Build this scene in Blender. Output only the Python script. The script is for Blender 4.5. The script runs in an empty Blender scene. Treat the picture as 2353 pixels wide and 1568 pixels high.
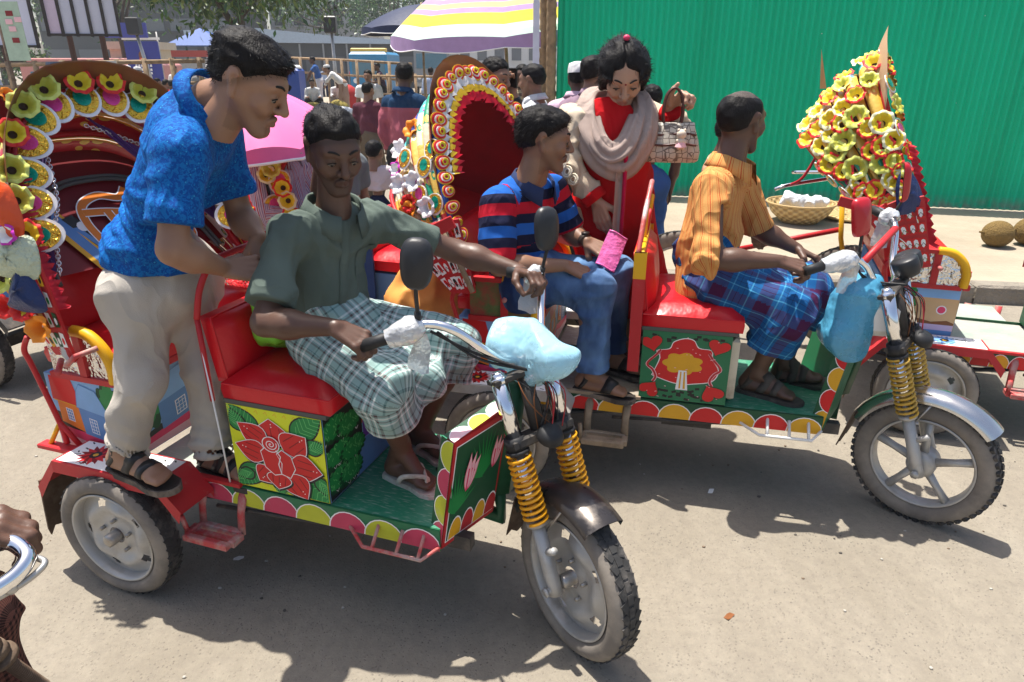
import bpy, math, random
import numpy as np
from mathutils import Vector, Matrix
S = bpy.context.scene
COL = S.collection
# ---------------------------------------------------------------- camera
cd = bpy.data.cameras.new("camera"); cam = bpy.data.objects.new("camera", cd); COL.objects.link(cam)
cam.location = (0, 0, 1.65); cam.rotation_euler = (math.radians(90 - 21.9), 0, 0)
cd.sensor_width = 36; cd.lens = 36 * 1575 / 2353; cd.clip_start = .05; cd.clip_end = 3000
S.camera = cam
# ---------------------------------------------------------------- light
SUNV = Vector((-.20, .19, 1)).normalized()          # towards the sun
wd = bpy.data.worlds.new("World"); S.world = wd; wd.use_nodes = True
nt = wd.node_tree; nt.nodes.clear()
sky = nt.nodes.new("ShaderNodeTexSky"); sky.sky_type = 'NISHITA'; sky.sun_disc = False
sky.sun_elevation = math.asin(SUNV.z); sky.sun_rotation = math.atan2(SUNV.x, SUNV.y)
sky.air_density = 1.0; sky.dust_density = 3.0; sky.ozone_density = 1.0
bg = nt.nodes.new("ShaderNodeBackground"); bg.inputs[1].default_value = .115
wo = nt.nodes.new("ShaderNodeOutputWorld")
nt.links.new(sky.outputs[0], bg.inputs[0]); nt.links.new(bg.outputs[0], wo.inputs[0])
sl = bpy.data.lights.new("sun", 'SUN'); sl.energy = 5.0; sl.angle = math.radians(.5); sl.color = (1, .95, .87)
so = bpy.data.objects.new("sun", sl); COL.objects.link(so); so.rotation_euler = SUNV.to_track_quat('Z', 'Y').to_euler()
vs = S.view_settings; vs.view_transform = 'Standard'; vs.look = 'None'; vs.gamma = 1; vs.use_curve_mapping = False; vs.exposure = .74
# ================================================================ helpers
rnd = random.Random(7); nrs = np.random.RandomState(5)
A = lambda *v: np.array(v if len(v) > 1 else v[0], float)
def unit(v): v = np.asarray(v, float); return v / (np.linalg.norm(v) + 1e-12)
def lerp(a, b, t): return np.asarray(a, float) * (1 - t) + np.asarray(b, float) * t
def srgb(r, g, b):
    f = lambda c: (c / 255 / 12.92) if c / 255 <= .04045 else ((c / 255 + .055) / 1.055) ** 2.4
    return (f(r), f(g), f(b))
MATS = {}
def nodes_of(name):
    m = bpy.data.materials.new(name); m.use_nodes = True
    t = m.node_tree; b = t.nodes["Principled BSDF"]
    return m, t, b
def mix(t, fac, a, b, blend='MIX'):
    n = t.nodes.new("ShaderNodeMix"); n.data_type = 'RGBA'; n.blend_type = blend
    for k, v in ((0, fac), (6, a), (7, b)):
        if hasattr(v, 'is_linked') or isinstance(v, bpy.types.NodeSocket): t.links.new(v, n.inputs[k])
        elif k == 0: n.inputs[0].default_value = v
        else: n.inputs[k].default_value = (*v, 1) if len(v) == 3 else v
    return n.outputs[2]
def math_(t, op, a, b=0., c=None):
    n = t.nodes.new("ShaderNodeMath"); n.operation = op
    for k, v in enumerate((a, b) if c is None else (a, b, c)):
        if isinstance(v, bpy.types.NodeSocket): t.links.new(v, n.inputs[k])
        else: n.inputs[k].default_value = v
    return n.outputs[0]
def coords(t, kind='Object', scale=(1, 1, 1)):
    c = t.nodes.new("ShaderNodeTexCoord"); mp = t.nodes.new("ShaderNodeMapping")
    mp.inputs[3].default_value = scale; t.links.new(c.outputs[kind], mp.inputs[0]); return mp.outputs[0]
def noise(t, v, scale, detail=3, rough=.5, dist=0):
    n = t.nodes.new("ShaderNodeTexNoise"); n.inputs['Scale'].default_value = scale; n.inputs['Detail'].default_value = detail
    n.inputs['Roughness'].default_value = rough; n.inputs['Distortion'].default_value = dist
    t.links.new(v, n.inputs['Vector']); return n.outputs[0]
def voro(t, v, scale, feat='F1', out=0, rand=1.):
    n = t.nodes.new("ShaderNodeTexVoronoi"); n.feature = feat; n.inputs['Scale'].default_value = scale
    n.inputs['Randomness'].default_value = rand
    t.links.new(v, n.inputs['Vector']); return n.outputs[out]
def ramp(t, fac, stops, interp='LINEAR'):
    n = t.nodes.new("ShaderNodeValToRGB"); n.color_ramp.interpolation = interp
    el = n.color_ramp.elements
    while len(el) < len(stops): el.new(.5)
    for e, (p, c) in zip(el, stops):
        e.position = p; e.color = (*c, 1) if not np.isscalar(c) else (c, c, c, 1)
    t.links.new(fac, n.inputs[0]); return n.outputs[0]
def bumpn(t, b, h, strength=.3, dist=.01):
    n = t.nodes.new("ShaderNodeBump"); n.inputs['Strength'].default_value = strength; n.inputs['Distance'].default_value = dist
    t.links.new(h, n.inputs['Height']); t.links.new(n.outputs[0], b.inputs['Normal'])
def mat(name, col, rough=.6, metal=0., var=.18, vs=9., bump=0., bs=90., bd=.004, spec=.36, dirt=None, dirts=4., dirta=.45, coat=0., tr=0., sss=0., alpha=1., sheen=0.):
    if name in MATS: return MATS[name]
    m, t, b = nodes_of(name); v = coords(t)
    col = tuple(col)
    c = mix(t, noise(t, v, vs, 4, .6), tuple(x * (1 - var) for x in col), tuple(min(1, x * (1 + var)) for x in col))
    if dirt is not None:
        f = ramp(t, noise(t, v, dirts, 6, .65), [(1 - dirta - .08, 0.), (1 - dirta + .16, 1.)])
        c = mix(t, f, c, dirt)
    t.links.new(c, b.inputs['Base Color'])
    r = math_(t, 'MULTIPLY_ADD', noise(t, v, vs * 2.3, 3), .25, rough - .12); t.links.new(r, b.inputs['Roughness'])
    b.inputs['Metallic'].default_value = metal; b.inputs['Specular IOR Level'].default_value = spec
    b.inputs['Coat Weight'].default_value = coat; b.inputs['Coat Roughness'].default_value = .12
    b.inputs['Transmission Weight'].default_value = tr; b.inputs['Alpha'].default_value = alpha
    b.inputs['Sheen Weight'].default_value = sheen
    if sss: b.inputs['Subsurface Weight'].default_value = sss; b.inputs['Subsurface Radius'].default_value = (.01, .004, .002); b.inputs['Subsurface Scale'].default_value = 1
    if bump: bumpn(t, b, noise(t, v, bs, 3, .6), bump, bd)
    MATS[name] = m; return m

# ---------------------------------------------------------------- mesh builder
def frame_of(d, up=(0, 0, 1)):
    d = unit(d); u = np.asarray(up, float)
    if abs(d @ unit(u)) > .98: u = A(1, 0, 0) if abs(d[0]) < .9 else A(0, 1, 0)
    s = unit(np.cross(u, d)); return s, np.cross(d, s), d
class MB:
    def __init__(s): s.v = []; s.f = []; s.m = []; s.uv = {}; s.n = 0; s.sm = []
    def add(s, V, F, m=0, uv=None, smooth=True):
        V = np.asarray(V, float).reshape(-1, 3); b = s.n
        s.v.append(V); s.n += len(V)
        for i, q in enumerate(F):
            s.f.append(tuple(int(k) + b for k in q)); s.m.append(m if np.isscalar(m) else m[i]); s.sm.append(smooth)
            if uv is not None: s.uv[len(s.f) - 1] = [uv[int(k)] for k in q]
        return s
    def box(s, c, size, R=None, m=0, bev=0.):
        x, y, z = np.asarray(size, float) / 2
        if bev:
            b = min(bev, x * .9, y * .9, z * .9); V = []
            for sz in (-1, 1):
                for (ox, oy, oz) in ((b, b, 0), (0, 0, b)):
                    zz = sz * (z - oz)
                    for sx, sy in ((-1, -1), (1, -1), (1, 1), (-1, 1)): V.append((sx * (x - ox), sy * (y - oy), zz))
            V = A(V); F = [(3, 2, 1, 0), (8, 9, 10, 11)]
            for r0, r1 in ((0, 4), (4, 12), (12, 8)):
                for k in range(4): F.append((r0 + k, r0 + (k + 1) % 4, r1 + (k + 1) % 4, r1 + k))
            sm = False
        else:
            V = A([(sx * x, sy * y, sz * z) for sz in (-1, 1) for sx, sy in ((-1, -1), (1, -1), (1, 1), (-1, 1))])
            F = [(3, 2, 1, 0), (4, 5, 6, 7)] + [(k, (k + 1) % 4, 4 + (k + 1) % 4, 4 + k) for k in range(4)]; sm = False
        if R is not None: V = V @ np.asarray(R, float).T
        return s.add(V + np.asarray(c, float), F, m, smooth=sm)
    def tube(s, P, r, n=10, m=0, cap=True, up=(0, 0, 1), flat=1.):
        P = np.asarray(P, float); N = len(P); rr = np.broadcast_to(np.asarray(r, float), (N,))
        T = np.gradient(P, axis=0); V = []; F = []
        a = np.arange(n) * 2 * math.pi / n; sp, _, _ = frame_of(T[0], up)
        for i in range(N):
            d = unit(T[i]); sp = unit(sp - d * (sp @ d)); q = np.cross(d, sp)
            V.append(P[i] + rr[i] * (np.cos(a)[:, None] * sp + np.sin(a)[:, None] * q * flat))
        for i in range(N - 1):
            for k in range(n): F.append((i * n + k, i * n + (k + 1) % n, (i + 1) * n + (k + 1) % n, (i + 1) * n + k))
        if cap: F.append(tuple(range(n))[::-1]); F.append(tuple((N - 1) * n + k for k in range(n)))
        return s.add(np.concatenate(V), F, m)
    def cyl(s, a, b, r, r2=None, n=12, m=0): return s.tube([a, b], [r, r if r2 is None else r2], n, m)
    def lathe(s, prof, o, axis, n=24, m=0, a0=0., a1=2 * math.pi, ref=(0, 0, 1), sq=None):
        """prof: list of (radius, along axis); m may be per-profile-segment list"""
        e1, e2, d = frame_of(axis, ref); V = []; F = []; M = []
        full = abs(a1 - a0 - 2 * math.pi) < 1e-6; k = n if full else n + 1
        an = a0 + (a1 - a0) * np.arange(k) / n
        for r, z in prof: V.append(np.asarray(o, float) + d * z + r * (np.cos(an)[:, None] * e1 + np.sin(an)[:, None] * e2))
        for i in range(len(prof) - 1):
            for j in range(n): F.append((i * k + j, i * k + (j + 1) % k, (i + 1) * k + (j + 1) % k, (i + 1) * k + j)); M.append(m if np.isscalar(m) else m[i])
        return s.add(np.concatenate(V), F, M)
    def ell(s, c, r, m=0, n=14, R=None):
        t = np.linspace(0, math.pi, n // 2 + 2)[1:-1]; a = np.arange(n) * 2 * math.pi / n
        V = [(0, 0, 1)] + [(math.sin(x) * math.cos(y), math.sin(x) * math.sin(y), math.cos(x)) for x in t for y in a] + [(0, 0, -1)]
        F = []; k = len(t)
        for j in range(n): F.append((0, 1 + j, 1 + (j + 1) % n)); F.append((1 + k * n, 1 + (k - 1) * n + (j + 1) % n, 1 + (k - 1) * n + j))
        for i in range(k - 1):
            for j in range(n): F.append((1 + i * n + j, 1 + (i + 1) * n + j, 1 + (i + 1) * n + (j + 1) % n, 1 + i * n + (j + 1) % n))
        V = A(V) * np.asarray(r, float)
        if R is not None: V = V @ np.asarray(R).T
        return s.add(V + np.asarray(c, float), F, m)
    def prism(s, pts, o, ex, ey, th, m=0, off=0.):
        """flat polygon in the plane (o,ex,ey), thickness th along the normal"""
        ex = np.asarray(ex, float); ey = np.asarray(ey, float); n = unit(np.cross(ex, ey)); p = np.asarray(pts, float); k = len(p)
        area = np.sum(p[:, 0] * np.roll(p[:, 1], -1) - p[:, 1] * np.roll(p[:, 0], -1))
        if area < 0: p = p[::-1]
        B = np.asarray(o, float) + p[:, :1] * ex + p[:, 1:2] * ey + n * off
        F = [tuple(range(k, 2 * k))] + [(i, (i + 1) % k, k + (i + 1) % k, k + i) for i in range(k)] + [tuple(range(k))[::-1]]
        return s.add(np.concatenate([B, B + n * th]), F, m, smooth=False)
    def grid(s, G, m=0, uv=None, closeu=False, mfun=None):
        G = np.asarray(G, float); a, b = G.shape[:2]; F = []; M = []
        for i in range(a - 1 + closeu):
            for j in range(b - 1):
                i2 = (i + 1) % a
                F.append((i * b + j, i2 * b + j, i2 * b + j + 1, i * b + j + 1)); M.append(m if mfun is None else mfun(i, j))
        return s.add(G.reshape(-1, 3), F, M, uv=None if uv is None else np.asarray(uv).reshape(-1, 2))
    def mesh(s, name, mats):
        me = bpy.data.meshes.new(name)
        V = np.concatenate(s.v) if s.v else np.zeros((0, 3))
        me.from_pydata(V.tolist(), [], s.f)
        for x in (mats if isinstance(mats, (list, tuple)) else [mats]): me.materials.append(x)
        me.polygons.foreach_set('material_index', s.m); me.polygons.foreach_set('use_smooth', s.sm)
        if s.uv:
            u = me.uv_layers.new(name='UVMap'); li = 0; buf = np.zeros((len(me.loops), 2), np.float32)
            for i, q in enumerate(s.f):
                if i in s.uv: buf[li:li + len(q)] = s.uv[i]
                li += len(q)
            u.data.foreach_set('uv', buf.ravel())
        me.update(); return me
    def build(s, name, mats, parent=None, label=None, cat=None, group=None, kind=None, loc=None):
        return link(name, s.mesh(name, mats), parent, label, cat, group, kind, loc)
def link(name, me, parent=None, label=None, cat=None, group=None, kind=None, loc=None):
    o = bpy.data.objects.new(name, me); COL.objects.link(o)
    if parent is not None: o.parent = parent
    if loc is not None: o.location = loc
    return tag(o, label, cat, group, kind)
def tag(o, label=None, cat=None, group=None, kind=None):
    for k, v in (('label', label), ('category', cat), ('group', group), ('kind', kind)):
        if v: o[k] = v
    return o
def thing(name, label, cat, loc=(0, 0, 0), rz=0., group=None):
    o = bpy.data.objects.new(name, None); COL.objects.link(o); o.location = loc; o.rotation_euler = (0, 0, rz); o.empty_display_size = .1
    return tag(o, label, cat, group)
def inst(name, me, parent, M):
    o = bpy.data.objects.new(name, me); COL.objects.link(o); o.parent = parent
    o.matrix_local = Matrix(np.asarray(M).tolist()); return o
def M4(R, t, s=1.):
    M = np.eye(4); M[:3, :3] = np.asarray(R) * s; M[:3, 3] = t; return M
def basis(n, up=(0, 0, 1), roll=0.):
    """columns ex,ey,ez with ez = n"""
    s, u, d = frame_of(n, up); c, q = math.cos(roll), math.sin(roll)
    return np.stack([s * c + u * q, -s * q + u * c, d], 1)
def spline(P, n=8):
    P = np.asarray(P, float); k = len(P); out = []
    for i in range(k - 1):
        p0, p1, p2, p3 = P[max(i - 1, 0)], P[i], P[i + 1], P[min(i + 2, k - 1)]
        for t in np.linspace(0, 1, n, endpoint=False):
            out.append(.5 * (2 * p1 + (p2 - p0) * t + (2 * p0 - 5 * p1 + 4 * p2 - p3) * t * t + (3 * p1 - p0 - 3 * p2 + p3) * t ** 3))
    out.append(P[-1]); return np.array(out)
# ---------------------------------------------------------------- noise + implicit surfaces
_LAT = nrs.uniform(-1, 1, (32, 32, 32)).astype(np.float32)
def noise3(P, f=1., seed=0):
    Q = np.asarray(P, np.float32) * f + seed * 7.31 + 100; i = np.floor(Q).astype(np.int32); t = Q - i; t = t * t * (3 - 2 * t); i &= 31; j = (i + 1) & 31
    x0, y0, z0 = i.T; x1, y1, z1 = j.T; a, b, c = t.T
    L = _LAT
    return ((L[x0, y0, z0] * (1 - a) + L[x1, y0, z0] * a) * (1 - b) + (L[x0, y1, z0] * (1 - a) + L[x1, y1, z0] * a) * b) * (1 - c) + \
           ((L[x0, y0, z1] * (1 - a) + L[x1, y0, z1] * a) * (1 - b) + (L[x0, y1, z1] * (1 - a) + L[x1, y1, z1] * a) * b) * c
def rc(P, a, b, ra, rb, n=None, s=1.):
    a = np.asarray(a, np.float32); b = np.asarray(b, np.float32); ab = b - a; q = P - a
    if n is not None:
        n = np.asarray(n, np.float32); q = q + np.outer(q @ n, n) * (1 / s - 1); ab = ab + n * (ab @ n) * (1 / s - 1)
    t = np.clip((q @ ab) / max(float(ab @ ab), 1e-9), 0, 1)
    d = np.linalg.norm(q - t[:, None] * ab, axis=1) - (ra + t * (rb - ra))
    return d * s if n is not None else d
def smin(a, b, k):
    h = np.clip(.5 + .5 * (b - a) / k, 0, 1); return b + (a - b) * h - k * h * (1 - h)
def smax(a, b, k): return -smin(-a, -b, k)
def prims_sdf(P, prims, k=.03):
    d = None
    for p in prims:
        e = rc(P, *p); d = e if d is None else smin(d, e, k)
    return d
def bounds(prims, pad=.03):
    L = np.min([np.minimum(p[0], p[1]) - max(p[2], p[3]) for p in prims], 0) - pad
    H = np.max([np.maximum(p[0], p[1]) + max(p[2], p[3]) for p in prims], 0) + pad
    return L, H
def surface(f, lo, hi, h):
    """sparse surface nets -> verts, quads"""
    B = 5; n = np.maximum(np.ceil((np.asarray(hi) - lo) / (h * B)).astype(int), 1); lo = np.asarray(lo, np.float32)
    ci = np.stack(np.meshgrid(*[np.arange(k) for k in n], indexing='ij'), -1).reshape(-1, 3)
    dc = f((lo + (ci + .5) * (h * B)).astype(np.float32))
    N = n * B + 1; D = np.full(N, 1., np.float32)
    ins = ci[dc < 0]
    act = ci[np.abs(dc) < h * B * 1.35]
    for blk in ins: D[blk[0] * B:blk[0] * B + B + 1, blk[1] * B:blk[1] * B + B + 1, blk[2] * B:blk[2] * B + B + 1] = -1
    o = np.stack(np.meshgrid(*[np.arange(B + 1)] * 3, indexing='ij'), -1).reshape(-1, 3)
    mask = np.zeros(N, bool)
    idx = (act[:, None, :] * B + o[None]).reshape(-1, 3); mask[idx[:, 0], idx[:, 1], idx[:, 2]] = True
    I = np.argwhere(mask); val = np.empty(len(I), np.float32)
    for c in range(0, len(I), 400000): val[c:c + 400000] = f((lo + I[c:c + 400000] * h).astype(np.float32))
    D[I[:, 0], I[:, 1], I[:, 2]] = val
    sgn = D < 0
    cs = np.zeros(N - 1, np.int8)
    for x in (0, 1):
        for y in (0, 1):
            for z in (0, 1): cs += sgn[x:N[0] - 1 + x, y:N[1] - 1 + y, z:N[2] - 1 + z]
    cells = np.argwhere((cs > 0) & (cs < 8)); vid = np.full(N - 1, -1, np.int32); vid[cells[:, 0], cells[:, 1], cells[:, 2]] = np.arange(len(cells))
    acc = np.zeros((len(cells), 3), np.float32); cnt = np.zeros(len(cells), np.float32)
    for ax in range(3):
        o1, o2 = [k for k in range(3) if k != ax]
        for u in (0, 1):
            for w in (0, 1):
                p = cells.copy(); p[:, o1] += u; p[:, o2] += w; q = p.copy(); q[:, ax] += 1
                a = D[p[:, 0], p[:, 1], p[:, 2]]; b = D[q[:, 0], q[:, 1], q[:, 2]]; c = (a < 0) != (b < 0)
                t = np.where(c, a / np.where(c, a - b, 1), 0)
                pos = p.astype(np.float32); pos[:, ax] += t
                acc[c] += pos[c]; cnt[c] += 1
    V = lo + acc / np.maximum(cnt, 1)[:, None] * h; Q = []
    for ax in range(3):
        o1, o2 = (ax + 1) % 3, (ax + 2) % 3
        sl0 = [slice(None)] * 3; sl1 = [slice(None)] * 3; sl0[ax] = slice(0, -1); sl1[ax] = slice(1, None)
        e = np.argwhere(sgn[tuple(sl0)] != sgn[tuple(sl1)])
        e = e[(e[:, o1] > 0) & (e[:, o2] > 0) & (e[:, o1] < N[o1] - 1) & (e[:, o2] < N[o2] - 1)]
        s0 = sgn[e[:, 0], e[:, 1], e[:, 2]]; ids = []
        for u, w in ((1, 1), (0, 1), (0, 0), (1, 0)):
            c = e.copy(); c[:, o1] -= u; c[:, o2] -= w; ids.append(vid[c[:, 0], c[:, 1], c[:, 2]])
        q = np.stack(ids, 1); q[~s0] = q[~s0][:, ::-1]; Q.append(q)
    Q = np.concatenate(Q); return V.astype(np.float64), Q[(Q >= 0).all(1)]
def smooth_mesh(V, Q, it=1, lam=.5):
    e = np.concatenate([Q[:, [0, 1]], Q[:, [1, 2]], Q[:, [2, 3]], Q[:, [3, 0]]])
    for _ in range(it):
        s = np.zeros_like(V); c = np.zeros(len(V))
        for a, b in ((0, 1), (1, 0)):
            for k in range(3): s[:, k] += np.bincount(e[:, a], V[e[:, b], k], len(V))
            c += np.bincount(e[:, a], minlength=len(V))
        V = V + lam * (s / np.maximum(c, 1)[:, None] - V)
    return V
def fast_mesh(name, V, Q, mats, uv=None, tint=None, mi=None):
    me = bpy.data.meshes.new(name); V = np.asarray(V, np.float32); Q = np.asarray(Q, np.int32); k = Q.shape[1]
    me.vertices.add(len(V)); me.vertices.foreach_set('co', V.ravel())
    me.loops.add(Q.size); me.loops.foreach_set('vertex_index', Q.ravel())
    me.polygons.add(len(Q)); me.polygons.foreach_set('loop_start', np.arange(len(Q), dtype=np.int32) * k)
    me.polygons.foreach_set('use_smooth', np.ones(len(Q), bool))
    for x in (mats if isinstance(mats, (list, tuple)) else [mats]): me.materials.append(x)
    if mi is not None: me.polygons.foreach_set('material_index', np.asarray(mi, np.int32))
    me.update(calc_edges=True)
    if uv is not None: me.uv_layers.new(name='UVMap').data.foreach_set('uv', np.asarray(uv, np.float32).reshape(-1))
    if tint is not None:
        a = me.color_attributes.new('tint', 'FLOAT_COLOR', 'POINT'); a.data.foreach_set('color', np.c_[tint, np.ones(len(tint))].astype(np.float32).ravel())
    return me
def prim_uv(V, Q, prims):
    """per-corner pattern coordinates: (around, along) of the nearest bone, in metres"""
    C = V[Q].mean(1).astype(np.float32); D = np.stack([rc(C, *p[:6]) for p in prims], 1); w = D.argmin(1)
    uv = np.zeros((len(Q), 4, 2))
    for i, p in enumerate(prims):
        f = w == i
        if not f.any(): continue
        a, b = np.asarray(p[0], float), np.asarray(p[1], float); ax = b - a; L = np.linalg.norm(ax)
        d = ax / L if L > 1e-4 else A(0, 0, 1)
        e1, e2, _ = frame_of(d, A(.31, .2, 1) if abs(d[2]) < .8 else A(.2, 1, .1)); q = V[Q[f]] - a
        an = np.arctan2(q @ e2, q @ e1); ac = np.arctan2(np.sin(an).mean(1), np.cos(an).mean(1))[:, None]
        an = ac + (an - ac + math.pi) % (2 * math.pi) - math.pi
        uv[f, :, 0] = an * max(p[2], p[3]) + i * .013; uv[f, :, 1] = q @ d
    return uv
# ================================================================ people
def skin_mat(name, col):
    m, t, b = nodes_of(name); v = coords(t)
    a = t.nodes.new("ShaderNodeAttribute"); a.attribute_name = 'tint'
    c = mix(t, noise(t, v, 22, 4, .6), tuple(x * .86 for x in col), tuple(x * 1.12 for x in col))
    c = mix(t, 1., c, a.outputs[0], 'MULTIPLY'); t.links.new(c, b.inputs['Base Color'])
    t.links.new(math_(t, 'MULTIPLY_ADD', noise(t, v, 40, 3), .3, .32), b.inputs['Roughness'])
    b.inputs['Specular IOR Level'].default_value = .45
    b.inputs['Subsurface Weight'].default_value = .08; b.inputs['Subsurface Radius'].default_value = (.012, .004, .002); b.inputs['Subsurface Scale'].default_value = 1
    bumpn(t, b, noise(t, v, 160, 3, .6), .18, .002); return m
SK = dict(dark=skin_mat("skin_dark", (.105, .052, .033)), mid=skin_mat("skin_brown", (.24, .125, .075)), warm=skin_mat("skin_tan", (.29, .155, .095)), fair=skin_mat("skin_light", (.43, .25, .165)))
def hair_mat(name, col, r=.5):
    m, t, b = nodes_of(name); v = coords(t)
    c = mix(t, noise(t, v, 55, 3), tuple(x * .5 for x in col), tuple(x * 1.7 for x in col)); t.links.new(c, b.inputs['Base Color'])
    b.inputs['Roughness'].default_value = r; b.inputs['Specular IOR Level'].default_value = .10
    bumpn(t, b, noise(t, coords(t, 'Object', (1, 1, .25)), 230, 2), .6, .004); return m
HAIR = hair_mat("black_hair", (.010, .009, .009)); HAIRG = hair_mat("greying_hair", (.075, .062, .055), .55)
LASH = mat("eyebrow_hair", (.012, .01, .009), .7); NAIL = None
EYES = [mat('eye_white', (.17, .145, .125), .35, var=.05), mat('dark_iris', (.010, .006, .004), .15)]
_HC = {}
def head_template(h=.0036, fem=False, stub=0.):
    key = (h, fem, stub)
    if key in _HC: return _HC[key]
    w = .94 if fem else 1.
    def f(P):
        X = np.abs(P[:, 0]); Pm = np.stack([X, P[:, 1], P[:, 2]], 1).astype(np.float32)
        q = (P - A(0, -.016, .028)) / A(.074, .096, .083); d = (np.linalg.norm(q, axis=1) - 1) * .078
        d = smin(d, rc(Pm, A(0, .028, .012), A(0, .044, -.07), .063, .036, A(1, 0, 0), .98), .025)
        d = smin(d, rc(Pm, A(.047 * w, .004, -.03), A(.02, .058, -.094), .024, .017), .022)
        d = smin(d, rc(Pm, A(0, .070, -.098), A(.008, .070, -.098), .017, .017), .02)
        d = smin(d, rc(Pm, A(0, .081, .030), A(.042, .068, .031), .0125, .0125), .012)
        d = smin(d, rc(Pm, A(.042, .058, -.018), A(.035, .066, -.03), .023, .02), .02)
        d = smax(d, -rc(Pm, A(.031, .099, .008), A(.034, .094, .008), .0155, .014), .01)
        d = smin(d, rc(Pm, A(.031, .0755, .007), A(.033, .0745, .007), .0132, .0132), .004)
        d = smin(d, rc(Pm, A(0, .086, .022), A(0, .109, -.022), .0085, .0125), .009)
        d = smin(d, rc(Pm, A(.0125, .096, -.027), A(.0125, .094, -.026), .0085, .0085), .006)
        d = smin(d, rc(Pm, A(0, .0905, -.05), A(.018, .082, -.0610), .0085, .0045), .006)
        d = smin(d, rc(Pm, A(0, .089, -.065), A(.015, .081, -.0685), .0098, .005), .006)
        d = smax(d, -rc(Pm, A(0, .1015, -.0565), A(.0205, .086, -.0685), .0030, .002), .003)
        d = smin(d, rc(Pm, A(0, -.02, -.05), A(0, -.045, -.16), .05 * w, .054 * w), .03)
        e = rc(Pm, A(.0785, -.016, .022), A(.0745, -.008, -.028), .0185, .0115, unit(A(1, -.35, 0)), .42)
        e = smax(e, -rc(Pm, A(.088, -.008, .014), A(.085, -.004, -.008), .0095, .006), .004)
        return smin(d, e, .006)
    V, Q = surface(f, A(-.11, -.13, -.17), A(.11, .14, .13), h)
    if h < .006: V = smooth_mesh(V, Q, 1, .35)
    T = np.ones((len(V), 3)); x, y, z = np.abs(V[:, 0]), V[:, 1], V[:, 2]
    lip = np.exp(-((z + .059 + x * .3) / .0110) ** 4) * np.exp(-(x / .020) ** 4) * (y > .074)
    T *= 1 - lip[:, None] * (A(.15, .45, .38) if fem else A(.3, .38, .36))
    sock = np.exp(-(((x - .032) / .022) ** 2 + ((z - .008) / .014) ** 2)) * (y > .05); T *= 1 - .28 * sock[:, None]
    if not fem: hl = .012 + .74 * y - z; T *= 1 - .42 * (np.exp(-(np.maximum(hl, 0) / .013) ** 2) * (hl > -.01) * (np.abs(V[:, 0]) < .082))[:, None]
    if stub:
        bd = (z < -.03) & (y > -.01) & (z > -.125); n = np.clip((-.028 - z) / .02, 0, 1) * bd * (1 - lip); T *= 1 - stub * n[:, None]
        mu = np.exp(-((z + .040) / .0075) ** 2) * np.exp(-(x / .03) ** 4) * (y > .07); T *= 1 - min(1, stub * 1.6) * mu[:, None]
    _HC[key] = (V, Q, T); return _HC[key]
def head_frame(fwd, up=(0, 0, 1)):
    f = unit(fwd); u = unit(A(*up) - f * (A(*up) @ f)); r = np.cross(f, u)      # x = person's right
    return np.stack([r, f, u], 1)
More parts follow.
